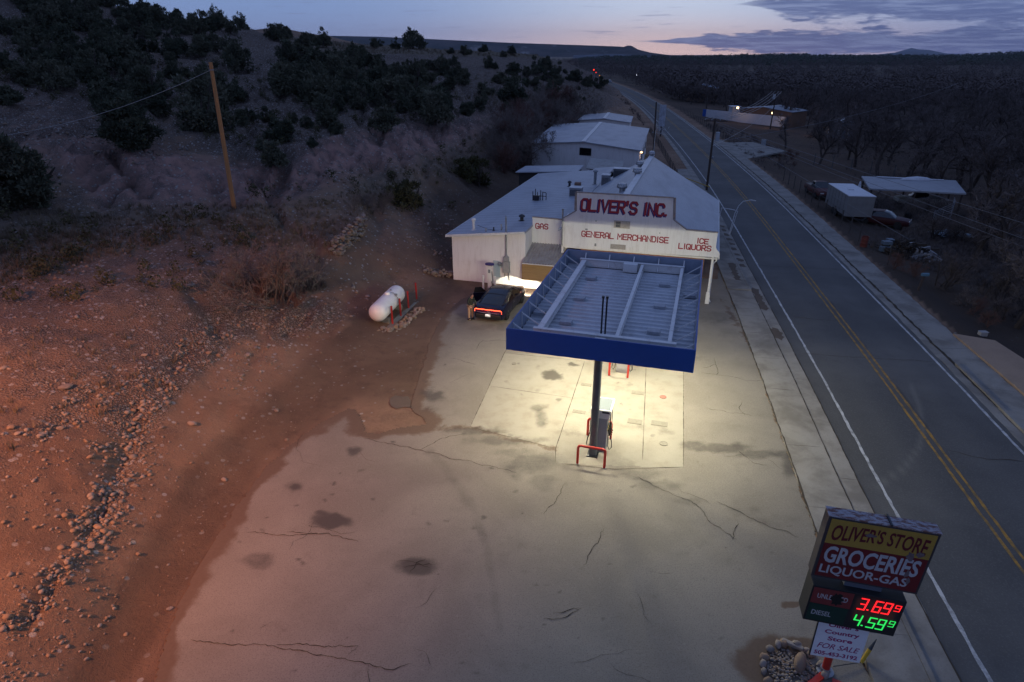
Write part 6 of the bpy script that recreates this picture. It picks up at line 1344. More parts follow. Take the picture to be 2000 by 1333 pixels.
for f in (.1, .5, .9):
    q = Vector((70.2,149.2,0)).lerp(Vector((74.6,146.8,0)), f); b = MB(); b.bar((q.x,q.y,-2.9),(q.x,q.y,.2),.16); b.build('veranda_post', M_TRIMW, H2)
bulb((69.6, 150.8, -1.0), 60, H2, .1)
H3, _ = gable_house('blue_roof_house', 'tan house with a pale blue roof far up the highway among bare trees', 'house', [(66.5,262),(75.5,256),(80,264),(71,270)], 3.2, 4.6, worn('tan_wall', (.36,.24,.17), (.28,.19,.14), .85, scale=1), worn('blue_roof', (.30,.36,.46), None, .5, scale=1), -1.0, WORLD)
p = GY(1243, 147, 420); LB = thing('far_lamp', 'tiny pale lamp among the trees far up the highway', 'lamp', WORLD, tuple(p)); b = MB(); b.tube([(p[0],p[1],-3),tuple(p)], .08, 6); b.build('post', M_OLDPOLE, LB); b = MB(); b.rock(tuple(p), .28, (1,1,1), 1); b.build('bulb', emit('far_pale_bulb', (.8,.85,1), 3), LB)
for k_, (x, y, D, s, lab) in enumerate([(1160,137,238,.24,'bright red beacon at the end of the hill above the highway'),(1164,142,240,.16,'smaller red beacon just below the bright one on the hill end'),(1171,148,246,.14,'amber marker lamp at the foot of the hill by the highway')]):
    p = GY(x, y, D); t_ = thing('warning_beacon', lab, 'beacon', WORLD, tuple(p), 'beacons on the hill end'); g = gz_at(p[0], p[1]); b = MB(); b.tube([(p[0],p[1],min(g,p[2]-1)-.3),tuple(p)], .07, 6); b.build('post', M_DKSTEEL, t_); b = MB(); b.rock(tuple(p), s, (1,1,1), 1); b.build('lens', emit('beacon_red', (1,.04,.02), 2.2) if k_ == 0 else (bpy.data.materials['beacon_red'] if k_ == 1 else emit('beacon_amber', (1,.3,.04), 1.2)), t_)
vehicle('highway_car', 'pale car far up the highway at the foot of the hill', 'car', Vector((*road_pt(395, 1.7), .03)), R(-5), 'car', worn('pale_car_paint', (.38,.42,.48), None, .3, scale=1))
# ------------------------------------------------------------------ plants
def crown_mesh(name, rg, w_, h_, n, leaf, mats, lumps=12, hollow=.0, squash=1.0, base=.12):
    """foliage: leaf clumps spread through overlapping lumps, ragged outline"""
    r2 = np.random.RandomState(rg); L = []
    stems = [(r2.uniform(0, 6.28), r2.uniform(.05, .27), r2.uniform(.62, 1.0)) for _ in range(r2.randint(2, 5))]
    for i in range(lumps * 2):                   # several leaning stems, each carrying small ragged lumps
        a, q, top = stems[r2.randint(len(stems))]; cx, cy = math.cos(a) * q * w_, math.sin(a) * q * w_
        z = r2.uniform(base, .90) * top; k_ = max(.35, 1 - .75 * abs(z / top - .38)); an = r2.uniform(0, 6.28); d0 = math.sqrt(r2.rand()) * .26 * w_ * k_
        L.append((cx + math.cos(an) * d0, cy + math.sin(an) * d0, z * h_, r2.uniform(.06, .15) * w_ * k_, r2.uniform(.06, .13) * h_))
    L = np.array(L); wt_ = L[:, 3] ** 2; pick = r2.choice(len(L), n, p=wt_ / wt_.sum()); d = r2.normal(size=(n, 3)); d /= np.linalg.norm(d, axis=1)[:, None]
    rad = r2.uniform(.35, 1, n) ** .5 * (1 + .40 * np.abs(r2.normal(size=n)) * (r2.rand(n) < .4)); c = L[pick]; P = c[:, :3] + d * rad[:, None] * np.stack([c[:, 3], c[:, 3], c[:, 4]], -1); P[:, 2] = np.maximum(P[:, 2], .03 * h_ + r2.uniform(0, .1, n))
    ax = d + r2.normal(size=(n, 3)) * .55; ax[:, 2] += .5; ax /= np.linalg.norm(ax, axis=1)[:, None]; t = np.cross(ax, r2.normal(size=(n, 3))); t /= np.linalg.norm(t, axis=1)[:, None] + 1e-9
    s = leaf * r2.uniform(.5, 1.4, n)[:, None]; V = np.stack([P - t * s * .5, P + t * s * .5, P + ax * s * 1.7], 1).reshape(-1, 3); F = np.arange(3 * n).reshape(n, 3)
    if isinstance(mats, (list, tuple)): return npmesh(name, V, F, mats, smooth=False, mi=(r2.rand(len(L)) < .38)[pick].astype(int))
    me = npmesh(name, V, F, mats, smooth=False); return me
def shrub_tree(rg, w_, h_, n, leaf, leafm, name, label, cat, group, lumps=12):
    t = thing(name, label, cat, group=group); c = crown_mesh('crown', rg, w_, h_, n, leaf, leafm, lumps); c.parent = t
    r3 = random.Random(rg); b = MB(); b.tube([(0,0,-.5),(.05,0,.2*h_),(-.05,.1,.5*h_)], [.055*w_*.6,.04*w_*.6,.02*w_*.6], 7)
    for i in range(6):
        a = r3.uniform(0, 6.28); q = r3.uniform(.08,.2)*w_; b.tube([(0,0,r3.uniform(.05,.25)*h_),(math.cos(a)*q*.5,math.sin(a)*q*.5,.35*h_),(math.cos(a)*q,math.sin(a)*q,r3.uniform(.45,.7)*h_)], [.022*w_,.014*w_,.006*w_], 5)
    b.build('trunk', M_BARK, t, True); return t
JG = 'junipers on the rocky hill'
JP = [shrub_tree(100 + i, 4.0, h_, 4200, .14, [M_JUN, M_JUNL], 'juniper_tree', 'dark juniper', 'tree', JG, lm) for i, (h_, lm) in enumerate([(3.0,13),(3.6,15),(2.4,12),(3.2,16),(4.2,14),(2.7,9),(3.4,11),(3.9,10)])]
JBIG = [shrub_tree(120, 7.0, 4.8, 16000, .14, [M_JUN, M_JUNL], 'juniper_tree', 'large dark juniper', 'tree', JG, 22)]
used_ = set()
def put(protos, x, y, z, s, label, group=None, sz=None):
    p = rnd.choice(protos); M = Matrix.Translation((x, y, z)) @ rotz(rnd.uniform(0, 6.28)) @ Matrix.Diagonal((s, s, sz or s, 1))
    if p.name not in used_: used_.add(p.name); p.matrix_world = M; p['label'] = label; p['group'] = group or p['group']; return p
    return dup(p, M, label, group)
placed = []
def jun(x, y, wpx, label=None, hpx=None, protos=None, group=JG):
    g = hit(x, y)
    if g is None: return None
    D = math.hypot(math.hypot(g.x, g.y), CAM_H - g.z); big_ = wpx > 120; s = wpx * D / FPX / (7.0 if big_ else 4.0)
    placed.append((g.x, g.y, s * (3.5 if big_ else 2))); return put(JBIG if big_ else JP, g.x, g.y, g.z - .15 * s, s, label, group)
NAMED = [(84,400,175,'large dark juniper at the left frame edge beside the eroded gully'),(12,205,58,'dark juniper cut by the left frame edge above the bare soil slope'),(268,290,125,'broad dark juniper left of the lone wooden pole at the foot of the thicket'),(398,258,105,'broad dark juniper directly left of the upper half of the wooden pole'),
 (566,278,82,'round juniper standing alone on the gravel right of the wooden pole'),(472,197,34,'small round juniper alone on the open gravel slope right of the pole top'),(532,325,66,'low juniper at the cut bank edge below the round lone juniper'),(642,246,80,'tall dark juniper on the slope above the cut bank'),(752,255,74,'juniper just above the pink cut bank toward the store'),(846,240,84,'big round juniper at the right end of the cut bank'),
 (700,205,66,'juniper in the middle of the slope over the cut bank'),(560,184,76,'dark juniper above the open gravel slope'),(460,142,62,'dark juniper high on the slope straight above the pole'),(1003,206,76,'wide dark juniper low on the hill above the storage building'),(940,188,50,'juniper just left of the wide one above the storage building'),(1167,172,40,'last dark juniper at the hill foot beside the highway bend'),(1160,124,26,'small juniper on the very tip of the hill crest above the highway'),
 (806,96,46,'tallest juniper standing out on the skyline of the grassy crest'),(905,108,34,'round juniper on the grassy crest right of the tallest one'),(946,103,28,'small round juniper on the grassy skyline with pale grass on both sides'),(1062,104,46,'wide juniper on the crest before the distant mesa cliffs'),(290,46,46,'juniper poking above the skyline at upper left'),(658,262,40,'small juniper tucked under the tall dark one above the cut bank'),(1290,118,0,None)]
for x, y, w_, lab in NAMED:
    if w_: jun(x, y, w_, lab)
def scatter_px(poly, n, wlo, whi, label, md=.62, tries=9, group=JG, protos=None):
    P = np.array(poly, float); lo, hi = P.min(0), P.max(0); k_ = 0
    for _ in range(n * tries):
        if k_ >= n: break
        x, y = rnd.uniform(lo[0], hi[0]), rnd.uniform(lo[1], hi[1])
        if not inpoly(np.array([x]), np.array([y]), P)[0]: continue
        g = hit(x, y)
        if g is None: continue
        w_ = rnd.uniform(wlo, whi); 
        if any(math.hypot(g.x - a, g.y - b_) < (w_ / 2 + r_) * md for a, b_, r_ in placed): continue
        D = math.sqrt(g.x**2 + g.y**2 + (CAM_H - g.z)**2); s = w_ / 4.0; placed.append((g.x, g.y, w_ / 2)); put(protos or JP, g.x, g.y, g.z - .15 * s, s, label, group); k_ += 1
scatter_px([(0,0),(230,30),(440,100),(450,190),(410,230),(250,250),(150,180),(0,170)], 82, 2.2, 5.2, 'dark juniper in the dense thicket covering the upper left slope')
scatter_px([(560,105),(720,122),(900,128),(1100,140),(1160,165),(1090,195),(960,165),(880,185),(860,225),(640,225),(540,165)], 112, 2.0, 5.6, 'dark juniper on the hill slope between the grassy crest and the cut bank', .55)
scatter_px([(60,-2),(260,14),(420,40),(560,63),(650,80),(640,96),(560,92),(400,78),(200,42),(60,30)], 44, 2.2, 4.6, 'dark juniper along the upper left skyline of the hill', .5)
scatter_px([(640,82),(900,92),(1110,116),(1110,124),(880,108),(640,98)], 8, 2.2, 4.0, 'dark juniper scattered along the pale grassy crest', .8)
scatter_px([(470,200),(640,250),(600,300),(470,290)], 11, .9, 2.2, 'small low juniper on the open gravel slope right of the pole', 1.0)
scatter_px([(880,225),(1080,195),(1170,190),(1150,215),(960,235)], 9, 1.6, 3.6, 'low dark juniper on the dry slope above the storage building', .9)

# ---- bare trees
def bare_tree(rg, H, spread, m_, name, label, group, levels=3, trunk=1, lean=.1, twigs=9):
    r3 = random.Random(rg); bt, bw = MB(), MB()
    def rv(s_): return Vector((r3.gauss(0, s_), r3.gauss(0, s_), r3.gauss(0, s_)))
    def limb(p, d, L, r_, lev):
        k_ = 4 if lev < 2 else 2; pts = [p]; dd = d.copy()
        for i in range(k_): dd = (dd + rv(.16 + .05 * lev) + Vector((0,0,.05))).normalized(); pts.append(pts[-1] + dd * L / k_)
        if lev <= 1: bt.tube(pts, [r_ * (1 - .62 * i / k_) for i in range(k_ + 1)], 6 if lev == 0 else 4, False)
        else:
            for a, c in zip(pts[:-1], pts[1:]):
                x = (c - a).cross(rv(1)).normalized() * r_; bw.quad(a - x, a + x, c + x * .55, c - x * .55)
        if lev >= levels: return
        n_ = (7, 7, twigs, 5)[lev]
        for i in range(n_):
            f = r3.uniform(.28 if lev == 0 else .15, 1.0); j = min(int(f * k_), k_ - 1); q = pts[j].lerp(pts[j + 1], f * k_ - j)
            dd2 = (pts[j + 1] - pts[j]).normalized(); side = dd2.cross(rv(1)).normalized(); nd = (dd2 * r3.uniform(.35, .9) + side * r3.uniform(.5, 1.0) * spread + Vector((0,0,.18))).normalized()
            limb(q, nd, L * r3.uniform(.42, .68) * (1 - .3 * f), r_ * (.46 if lev < 1 else .55), lev + 1)
    for k_ in range(trunk):
        d = Vector((r3.gauss(0, lean), r3.gauss(0, lean), 1)).normalized(); limb(Vector((r3.gauss(0,.12)*(trunk>1), r3.gauss(0,.12)*(trunk>1), -.3)), d, H * .62, H * .024 / trunk ** .4, 0)
    t = thing(name, label, 'tree' if trunk == 1 else 'bush', group=group); bt.build('trunk', M_BARK if m_ is M_TWIG else m_, t, True, fix=False); bw.build('crown', m_, t, fix=False); return t
WG = 'bare trees of the valley wood'
BT = [bare_tree(300 + i, 11, sp, M_TWIG, 'bare_tree', 'bare tree', WG, 4, 1, .08, 7) for i, sp in enumerate((.8, 1.0, .9, 1.15, .7))]
BB = [bare_tree(330 + i, 3.0, 1.1, M_TWIGL, 'bare_bush', 'bare bush', 'bare bushes', 3, 7, .5, 8) for i in range(3)]
BD = [bare_tree(340 + i, 3.0, 1.1, M_TWIG, 'bare_bush', 'bare bush', 'bare bushes', 3, 5, .45, 8) for i in range(2)]
BR_ = [bare_tree(350 + i, 3.0, .9, M_TWIGR, 'red_twig_bush', 'red bush', 'reddish bushes', 3, 6, .35, 8) for i in range(2)]
def bare(x, y, hpx, protos, H, label, group):
    g = hit(x, y)
    if g is None: return
    D = math.sqrt(g.x**2 + g.y**2 + (CAM_H - g.z)**2); s = hpx * D / FPX / H; return put(protos, g.x, g.y, g.z, s, label, group)
for x, y, h_, lab in [(1062,325,78,'bare grey tree leaning over the left end of the storage building'),(1010,322,60,'bare tree in the dark hollow left of the storage building'),(1035,300,56,'slender bare tree behind the left corner of the storage building'),(980,330,46,'bare sapling in the gully between hill and store')]: bare(x, y, h_, BT, 9.5, lab, 'bare trees behind the store')
for x, y, h_, lab in [(1100,275,52,'reddish bare bush behind the storage building roof'),(1070,262,42,'reddish bare bush on the dry slope left of the storage building'),(1030,275,40,'reddish bare bush in the hollow below the hill')]: bare(x, y, h_, BR_, 2.6, lab, 'reddish bushes behind the store')
for x, y, h_, lab in [(545,592,165,'large grey bare bush on the bank left of the propane tank'),(500,575,120,'bare bush at the left side of the large grey one on the bank'),(600,565,100,'bare bush right of the large grey one toward the stone wall'),(745,415,60,'grey bare shrub above the stone retaining wall'),(715,405,40,'small bare shrub at the end of the terrace above the stone wall'),(690,410,34,'low bare shrub left of the stone wall top')]: bare(x, y, h_, BB, 2.7, lab, 'bare bushes on the bank')
for x, y, h_, lab in [(520,590,46,'low rusty brown bush under the large bare bush'),(575,600,40,'low rusty brown bush at the right foot of the large bare bush')]: bare(x, y, h_, BR_, 2.6, lab, 'rusty bushes on the bank')
OL = [shrub_tree(140 + i, 3.0, 2.4, 2400, .13, M_JUN2, 'olive_shrub', 'olive shrub', 'shrub', 'olive shrubs by the gully', 9) for i in range(2)]
for x, y, w_, lab in [(812,408,84,'olive green shrub on the terrace edge above the store wing'),(935,365,86,'tall olive shrub in the gully left of the storage building'),(770,395,56,'small olive shrub left of the one on the terrace edge'),(905,340,54,'small olive shrub behind the tall gully shrub')]:
    g = hit(x, y); D = math.sqrt(g.x**2 + g.y**2 + (CAM_H - g.z)**2); s = w_ * D / FPX / 3.0; put(OL, g.x, g.y, g.z - .1, s, lab)
for u, v, r_, lab in [(-21.9, 42.8, .9, 'small round bush against the left part of the white storage building'), (-19.3, 42.4, 1.1, 'round dark bush under the dark window of the storage building'), (-15.0, 41.2, .9, 'round dark bush right of the storage building window')]:
    p = S(u, v - .6, .55); put(OL, p.x, p.y, .6, r_ / 2.0, lab, 'round bushes by the storage building')
for _ in range(130):
    x, y = rnd.uniform(955, 1125), rnd.uniform(232, 342)
    if not inpoly(np.array([x]), np.array([y]), np.array([(965,345),(985,270),(1060,235),(1125,240),(1085,272),(1040,275),(1036,335)]))[0]: continue
    bare(x, y, rnd.uniform(44, 92), BB if rnd.random() < .6 else BR_, 2.7, 'bare grey thicket in the hollow at the left end of the storage building', 'bare thicket behind the store')
# ---- the valley wood
wr = random.Random(44); cnt = 0; spots = []
for _ in range(6000):
    if cnt >= 232: break
    Y = 42 + 250 * wr.random() ** 1.25; off = 15 + wr.random() ** 1.1 * (35 + .50 * Y)
    x, y = road_pt(Y, off); z = gz_at(x, y); qx_, qy_ = proj(np.array([x]), np.array([y]), np.array([z + 4.0])); qx_, qy_ = float(qx_[0]), float(qy_[0])
    if qx_ > 2060: continue
    if 45 < y < 100 and off < 27 and x < 54: continue                     # the junk yard stays open
    if 95 < y < 150 and off < 17: continue
    if 128 < y < 215 and off < 29: continue                               # house, wall and garden
    if 225 < y < 275 and off < 30 and rnd.random() < .9: continue
    if any(math.hypot(x - a, y - c) < 3.6 + .010 * y for a, c in spots): continue
    s = wr.uniform(.7, 1.15) * (.62 if y < 70 else 1.0); spots.append((x, y)); cnt += 1
    zone = 'behind the carport and junk yard' if y < 110 and x < 75 else 'at the right edge above the tan slab' if y < 75 else 'around the houses across the highway' if x < 95 and y < 230 else 'deep in the dark valley wood' if x > 95 else 'along the far stretch of the highway'
    put(BT, x, y, z, s, 'bare dark cottonwood ' + zone, WG)
BRG = 'bare brush at the right edge'
for _ in range(120):
    Y = wr.uniform(30, 74); x, y = road_pt(Y, wr.uniform(9.5, 30)); 
    if 47 < y < 74 and x < 40: continue
    if 25 < y < 34 and x < 29: continue
    put(BD, x, y, gz_at(x, y) - .1, wr.uniform(.5, 1.6), 'tangled bare brush on the dark bank beyond the far sidewalk', BRG)
for _ in range(16):
    x, y = road_pt(wr.uniform(102, 122), wr.uniform(9, 16)); put(BR_, x, y, gz_at(x, y), wr.uniform(.25, .45), 'low reddish bush in the patch beside the far driveway', 'reddish patch by the driveway')
for x, y, lab in [(1745,525,'rusty brown bush below the scrap heap'),(1785,540,'rusty brown bush behind the blue mailbox'),(1930,640,'rusty brown bush above the tan slab'),(1900,610,'brown bush on the bank left of the tan slab top')]: bare(x, y, 34, BR_, 2.6, lab, 'rusty bushes on the far bank')
for x, y, h_, lab in [(1985,640,190,'large hazy bare tree at the right edge above the tan slab'),(1905,500,150,'hazy bare tree at the right edge beyond the scrap heap'),(1965,520,170,'tall hazy bare tree cut by the right edge of the brush'),(1990,430,150,'bare tree at the right edge level with the pipe cage'),(1930,410,130,'bare tree behind the pipe cage near the right edge'),(1890,375,110,'bare tree just right of the carport roof'),(1955,590,130,'leaning bare tree in the brush above the tan slab')]: bare(x, y, h_, BT, 9.5, lab, 'hazy bare trees at the right edge')
# far wood, one mass
def far_wood(name, n, fn, seed, m_, k=26, lo=.1, hi_=.3):
    r2 = np.random.RandomState(seed); pts = []
    while len(pts) < n:
        q = fn(r2)
        if q is not None: pts.append(q)
    P = np.array(pts); d = r2.normal(size=(n, k, 3)); d /= np.linalg.norm(d, axis=2)[..., None]; rad = r2.uniform(.5, 1.1, (n, k, 1)); sc = P[:, None, 3:4]
    C_ = P[:, None, :3] + d * rad * sc * np.array([.55, .55, .6]) + np.array([0, 0, .55]) * sc; t = np.cross(d, r2.normal(size=(n, k, 3))); t /= np.linalg.norm(t, axis=2)[..., None] + 1e-9; u_ = np.cross(t, d); s = sc * r2.uniform(lo, hi_, (n, k, 1))
    V = np.stack([C_ - t * s, C_ + t * s, C_ + u_ * s * 1.6], 2).reshape(-1, 3); F = np.arange(len(V)).reshape(-1, 3); o = npmesh(name, V, F, m_, smooth=False); o['kind'] = 'stuff'; return o
def fw(r2):
    Y = 250 + 1500 * r2.rand() ** 1.6; az_ = r2.uniform(-.02, .80); x = Y * math.tan(az_)
    if road_off(np.array(x), np.array(min(Y, 690.))) < 13 or (x < 60 and Y < 520) : return None
    if vnoise(np.array([x / 60]), np.array([Y / 60]), 3)[0] < .28: return None
    return (x, Y, gz_at(x, Y), r2.uniform(5, 10))
far_wood('valley_woods', 2600, fw, 8, M_TWIG, 150, .02, .065)
def ug(r2):
    Y = 58 + 260 * r2.rand() ** 1.3; off = 16 + r2.rand() * (30 + .5 * Y); x, y = road_pt(Y, off)
    if (45 < y < 92 and x < 56) or (92 < y < 150 and off < 20) or (128 < y < 215 and off < 32): return None
    return (x, y, gz_at(x, y) - .3, r2.uniform(1.0, 2.4))
far_wood('undergrowth', 1500, ug, 28, M_TWIG, 90, .012, .05)
_hs = []
def hs(r2):
    k_ = r2.rand()
    P_ = [(0,60),(450,110),(900,140),(1150,165),(1080,200),(760,250),(500,300),(0,170)] if k_ < .6 else [(450,380),(850,300),(960,250),(1080,230),(1130,240),(1040,300),(1000,340),(900,420),(700,420)] if k_ < .85 else [(0,600),(0,420),(450,420),(640,520),(300,580)]
    x, y = r2.uniform(0, 1150), r2.uniform(50, 600)
    if not inpoly(np.array([x]), np.array([y]), np.array(P_, float))[0]: return None
    g = hit(x, y, 330)
    return None if g is None or g.z < .9 else (g.x, g.y, g.z - .08, .22 + .75 * r2.rand() ** 2.2)
far_wood('hill_scrub', 1150, hs, 41, M_JUN2, 70, .04, .13)
# ---- far ridges: real hills at their own distance
def ridge(name, D, depth, crest, foot_z, m_, seed, rough=.02, nx=260, nd=26):
    xs = np.linspace(crest[0][0], crest[-1][0], nx); cy = np.interp(xs, [c[0] for c in crest], [c[1] for c in crest]); V = np.zeros((nd, nx, 3))
    for i, (x, y) in enumerate(zip(xs, cy)):
        p = GY(x, y, D); hz = p[2]
        for j in range(nd):
            f = j / (nd - 1); yy = D - depth + depth * 1.8 * f; g = min(f * 1.8, 1.0); prof = g ** 1.5 if g < 1 else 1 - (f - .5556) * .6
            hh = foot_z + (hz - foot_z) * prof; n_ = (fbm(np.array(p[0] / (D * .02)), np.array(yy / (D * .02)), seed, 5) - .5) * (hz - foot_z) * rough * 10 * math.sin(min(g, 1) * PI) ; V[j, i] = (p[0] * yy / D, yy, hh + float(n_))
    idx = np.arange(nd * nx).reshape(nd, nx); F = np.stack([idx[:-1,:-1], idx[:-1,1:], idx[1:,1:], idx[1:,:-1]], -1).reshape(-1, 4); o = npmesh(name, V.reshape(-1, 3), F, m_); o['kind'] = 'structure'; return V
def m_far(c1, c2, sc, c3=None):
    def fn(t, p):
        P = wpos(t); a = t.noise(P, sc, 6, .7); c = t.mix(t.ss(a, .42, .6), c1, c2)
        if c3: c = t.mix(t.m('MULTIPLY', t.ss(t.noise(t.vmul(P, (1, .3, .3)), sc * 1.4, 5, .65), .56, .66), .7), c, c3)
        t.set(p.inputs['Base Color'], c)
    return fn
M_MESA = material('mesa_rock', rough=.95, spec=0, fn=m_far((.10,.085,.08), (.05,.055,.05), .004, (.33,.30,.28)))
M_HILLS = material('wooded_hill', rough=.95, spec=0, fn=m_far((.035,.036,.028), (.085,.07,.055), .03))
M_MTN = material('far_mountain', rough=.95, spec=0, fn=m_far((.12,.13,.15), (.20,.21,.24), .002))
ridge('mesa', 5200, 900, [(560,66),(640,70),(742,72),(870,78),(1000,84),(1150,89),(1205,91),(1218,92),(1226,89),(1234,90),(1246,97),(1270,103),(1300,107),(1345,111),(1420,114)], -5, M_MESA, 3, .012)
ridge('mountains', 11000, 1600, [(1380,112),(1470,108),(1560,109),(1620,107),(1660,109),(1700,108),(1748,103),(1766,98),(1780,94),(1794,97),(1815,98),(1850,105),(1875,106),(1925,108),(1990,106),(2100,107)], -5, M_MTN, 5, .006)
ridge('far_hills', 3400, 800, [(1120,108),(1200,106),(1290,110),(1380,113),(1500,114)], -5, M_MTN, 15, .006)
HV = ridge('wooded_hills', 2300, 1250, [(1130,118),(1180,114),(1250,113),(1310,114),(1370,113),(1430,111),(1490,110),(1560,109),(1600,111),(1690,112),(1760,111),(1840,112),(1900,110),(1940,107),(1990,105),(2060,104),(2200,103)], -6, M_HILLS, 9, .03)
def fw2(r2):
    j = r2.randint(1, 16); i = r2.randint(0, HV.shape[1] - 1); a, f = r2.rand(), r2.rand(); q = HV[j, i] * (1 - a) + HV[j, i + 1] * a; q = q * (1 - f) + HV[j + 1, i] * f; return (q[0], q[1], q[2], r2.uniform(5, 9))
far_wood('hill_woods', 4200, fw2, 12, M_JUN, 16, .12, .3)
ridge('hill', 420, 120, [(470,60),(540,50),(600,63),(640,68),(668,76),(700,84)], 10, M_GROUND, 19, .01, 60, 14)

# ------------------------------------------------------------------ loose stones and grass on the bank
sr = np.random.RandomState(5); pts, big = [], []
def stones_px(poly, n, lo, hi, wgt=None):
    P = np.array(poly, float); a, c = P.min(0), P.max(0); k_ = 0
    while k_ < n:
        x, y = sr.uniform(a[0], c[0]), sr.uniform(a[1], c[1])
        if not inpoly(np.array([x]), np.array([y]), P)[0]: continue
        g = hit(x, y, 200)
        if g is None: continue
        k_ += 1; r_ = lo * (hi / lo) ** (sr.rand() ** 2.2); pts.append((g.x, g.y, g.z + r_ * .2, r_))
def stones_line(line, wpx, n, lo, hi):
    L = np.array(line, float); seg = np.hypot(*(L[1:] - L[:-1]).T); cs = np.concatenate([[0], np.cumsum(seg)])
    for _ in range(n):
        s_ = sr.uniform(0, cs[-1]); i = min(np.searchsorted(cs, s_, 'right') - 1, len(seg) - 1); f = (s_ - cs[i]) / seg[i]; q = L[i] + (L[i + 1] - L[i]) * f + sr.normal(size=2) * wpx * np.array([1, .7]); g = hit(q[0], q[1], 200)
        if g is None or g.z < .15: continue
        r_ = lo * (hi / lo) ** (sr.rand() ** 1.9); pts.append((g.x, g.y, g.z + r_ * .2, r_))
stones_line([(150,1080),(215,930),(262,820),(330,730),(400,660),(470,610)], 24, 560, .022, .13)
stones_line([(262,820),(290,880),(240,960),(170,1060)], 20, 220, .022, .11)
stones_line([(470,610),(520,640),(500,700),(440,760)], 28, 260, .022, .10)
stones_line([(0,1240),(70,1170),(150,1080)], 18, 160, .02, .10); stones_line([(70,860),(130,810),(210,740)], 16, 150, .02, .10)
stones_line([(560,650),(610,630),(640,610)], 26, 300, .02, .09); stones_line([(130,880),(200,760)], 60, 130, .02, .09)
stones_px([(0,1333),(0,620),(300,470),(560,600),(560,740),(380,900),(200,1250),(140,1333)], 1800, .014, .075)
stones_px([(0,620),(0,430),(450,410),(720,440),(660,500),(300,470)], 1100, .02, .11); stones_px([(440,150),(520,190),(640,280),(520,310),(420,290)], 900, .03, .11)
stones_px([(640,500),(720,450),(830,470),(830,540),(700,620),(620,640)], 360, .02, .12); stones_px([(500,350),(900,260),(930,290),(700,360),(480,400)], 300, .03, .14)
stones_px([(230,1333),(345,1120),(520,880),(690,760),(860,570),(700,620),(400,900)], 240, .012, .05); stones_px([(720,400),(900,400),(880,520),(800,470)], 260, .03, .18)
stones_px([(0,160),(420,300),(300,330),(0,260)], 500, .04, .16); stones_px([(600,120),(1150,150),(1150,200),(880,180),(640,240)], 500, .05, .2)
pebbles('scattered_stones', pts, [M_STONE, M_STONE2, M_STONE3], 17)
# larger single stones
BS = [MB().rock((0,0,0), 1.0, (1.3,.85,.55), 2, random.Random(60 + i)).build('boulder', stm[i % 3], None, True) for i in range(5)]
bk = 0
for x, y, wpx in [(375,829,18),(128,758,22),(22,836,16),(35,848,12),(118,838,14),(282,695,12),(328,748,14),(265,820,14),(484,694,14),(540,803,12),(438,938,14),(332,1190,12),(246,1240,10),(312,762,12),(210,870,12),(66,940,10),(178,1068,18),(170,1080,14),(200,1060,12),(262,950,12),(300,800,12),(392,670,12),(408,690,14),(350,720,12),(370,560,14),(150,620,12),(605,640,10),(640,628,10),(718,580,12),(690,560,10),(8,720,12),(500,680,12),(560,860,10)]:
    g = hit(x, y); D = math.sqrt(g.x**2 + g.y**2 + (CAM_H - g.z)**2); r_ = wpx * D / FPX / 2.7; M = Matrix.Translation((g.x, g.y, g.z + r_ * .25)) @ rotz(rnd.uniform(0, 6.28)) @ Matrix.Diagonal((r_, r_, r_, 1))
    lab = 'loose rounded stone lying on the eroded bank left of the lot'
    if (x, y) == (375,829): lab = 'pale oblong boulder above the dirt track on the lower bank'
    if (x, y) == (128,758): lab = 'largest grey boulder on the reddish slope at far left'
    if (x, y) == (438,938): lab = 'tan stone alone on the dirt beside the pavement curve'
    if (x, y) == (540,803): lab = 'pale stone on the dirt track above the pavement tip'
    if bk < 5: o = BS[bk]; o.matrix_world = M
    else: o = BS[bk % 5].copy(); COL.objects.link(o); o.matrix_world = M
    tag(o, lab, 'boulder', 'boulders on the eroded bank'); bk += 1
# dry stone wall on the terrace edge, rubble by the store corner, stones round the tank
def stone_run(name, label, cat, path, h, th, n, r0, r1, seed):
    r3 = random.Random(seed); b = MB(); P = [Vector(p) for p in path]; t = None
    for i in range(n):
        f = r3.random() * (len(P) - 1); j = min(int(f), len(P) - 2); q = P[j].lerp(P[j + 1], f - j); d = (P[j + 1] - P[j]).normalized(); nn_ = Vector((-d.y, d.x, 0)); q = q + nn_ * r3.uniform(-th, th); b.m = r3.randrange(3); b.rock((q.x, q.y, q.z + r3.uniform(0, 1) ** 1.2 * h), r3.uniform(r0, r1), (1.2, .9, .75), 1, r3)
    o = b.build(name, stm, None, False); tag(o, label, cat); return o
def hp(x, y): g = hit(x, y); return (g.x, g.y, g.z)
stone_run('stone_wall', 'short rough dry stone wall holding the terrace edge above the tank', 'wall', [hp(652,500), hp(672,488), hp(695,468), hp(714,445)], 1.15, .22, 170, .10, .22, 3)
stone_run('rubble_row', 'low pale rubble row against the left corner of the store', 'rubble', [hp(828,530), hp(850,537), hp(884,541)], .35, .35, 110, .07, .17, 4)
stone_run('tank_stones', 'loose tan stones edging the front of the propane tank pad', 'stone edging', [tuple(S(-19.6,-10.1)), tuple(S(-18.6,-10.3)), tuple(S(-17.8,-9.9)), tuple(S(-17.6,-8.6)), tuple(S(-17.7,-7.2)), tuple(S(-17.6,-6.2))], .16, .28, 150, .05, .17, 5)
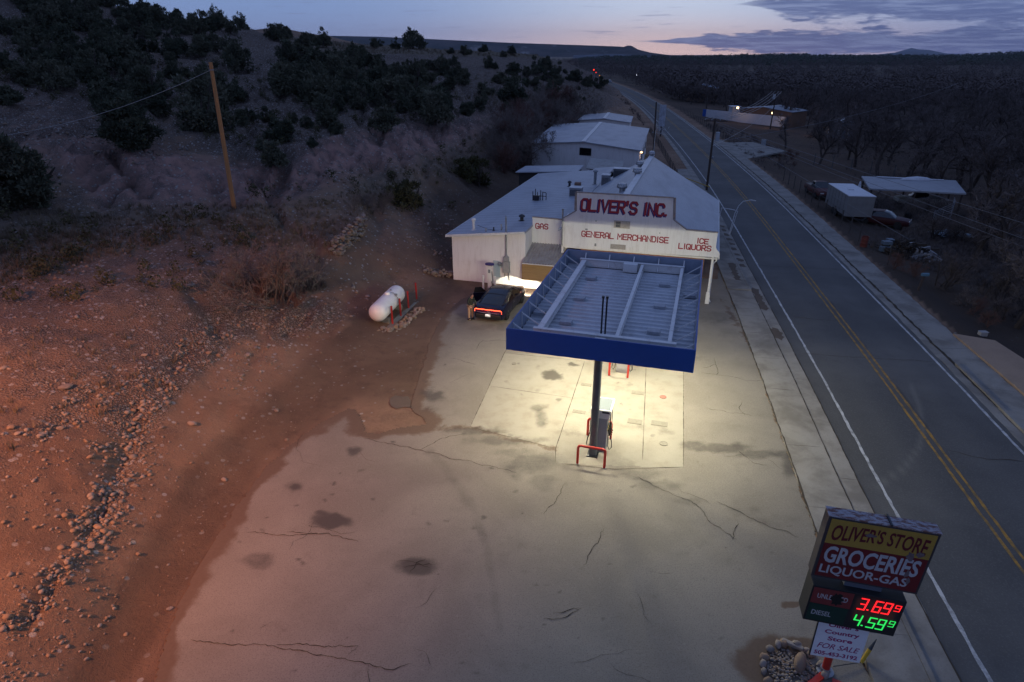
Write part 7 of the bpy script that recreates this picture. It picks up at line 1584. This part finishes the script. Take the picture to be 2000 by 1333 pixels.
# dry grass tufts
def tufts(name, poly_list, seed, h0, h1, m_, blades=12, wide=.16):
    r2 = np.random.RandomState(seed); V = []
    for poly, n in poly_list:
        P = np.array(poly, float); a, c = P.min(0), P.max(0); k_ = 0
        while k_ < n:
            x, y = r2.uniform(a[0], c[0]), r2.uniform(a[1], c[1])
            if not inpoly(np.array([x]), np.array([y]), P)[0]: continue
            g = hit(x, y, 330); k_ += 1
            if g is None or (abs(float(road_off(np.array(g.x), np.array(g.y)))) < 6.6): continue
            hh = r2.uniform(h0, h1) * (1 if g.y < 120 else 1.6)
            for i in range(blades):
                an, t_ = r2.uniform(0, 6.28), r2.uniform(.05, .6); q = r2.uniform(0, wide) * hh / .3; bx, by = g.x + math.cos(an) * q, g.y + math.sin(an) * q; wv = hh * .045 + .004
                V.append((bx - math.sin(an) * wv, by + math.cos(an) * wv, g.z - .03)); V.append((bx + math.sin(an) * wv, by - math.cos(an) * wv, g.z - .03)); V.append((bx + math.cos(an) * t_ * hh, by + math.sin(an) * t_ * hh, g.z + hh * r2.uniform(.6, 1.1)))
    o = npmesh(name, V, np.arange(len(V)).reshape(-1, 3), m_, smooth=False); o['kind'] = 'stuff'; return o
tufts('dry_grass', [([(0,560),(0,420),(300,400),(600,400),(850,310),(960,240),(1100,195),(1150,215),(960,285),(800,370),(640,490),(350,470)], 1900), ([(560,76),(1150,100),(1150,116),(700,104)], 1500), ([(0,900),(0,600),(400,520),(520,620),(300,760)], 60), ([(880,190),(1160,165),(1180,200),(1000,240)], 700)], 31, .14, .42, M_DRY, 11)
tufts('weeds', [([(1690,480),(1900,560),(2000,640),(2000,500),(1800,440)], 700), ([(1640,330),(2000,330),(2000,440),(1900,470),(1720,460)], 500), ([(1200,180),(1330,330),(1345,330),(1215,178)], 260), ([(1250,200),(1480,270),(1560,330),(1470,330)], 500), ([(440,560),(560,590),(640,560),(560,520)], 240)], 32, .2, .6, M_TWIG, 12)

# ------------------------------------------------------------------ evening air
def haze():
    m = bpy.data.materials.new('evening_air'); m.use_nodes = True; m.node_tree.nodes.clear(); t = NT(m.node_tree)
    v = t.n('ShaderNodeVolumePrincipled', {'Color': (.80, .86, 1.0, 1), 'Density': HAZE}); o = t.n('ShaderNodeOutputMaterial'); t.t.links.new(v.outputs[0], o.inputs['Volume'])
    b = MB(); b.box(-9500, 9500, -60, 13900, -40, 420); h = b.build('haze', m); h['kind'] = 'stuff'
HAZE = 4e-5
haze()
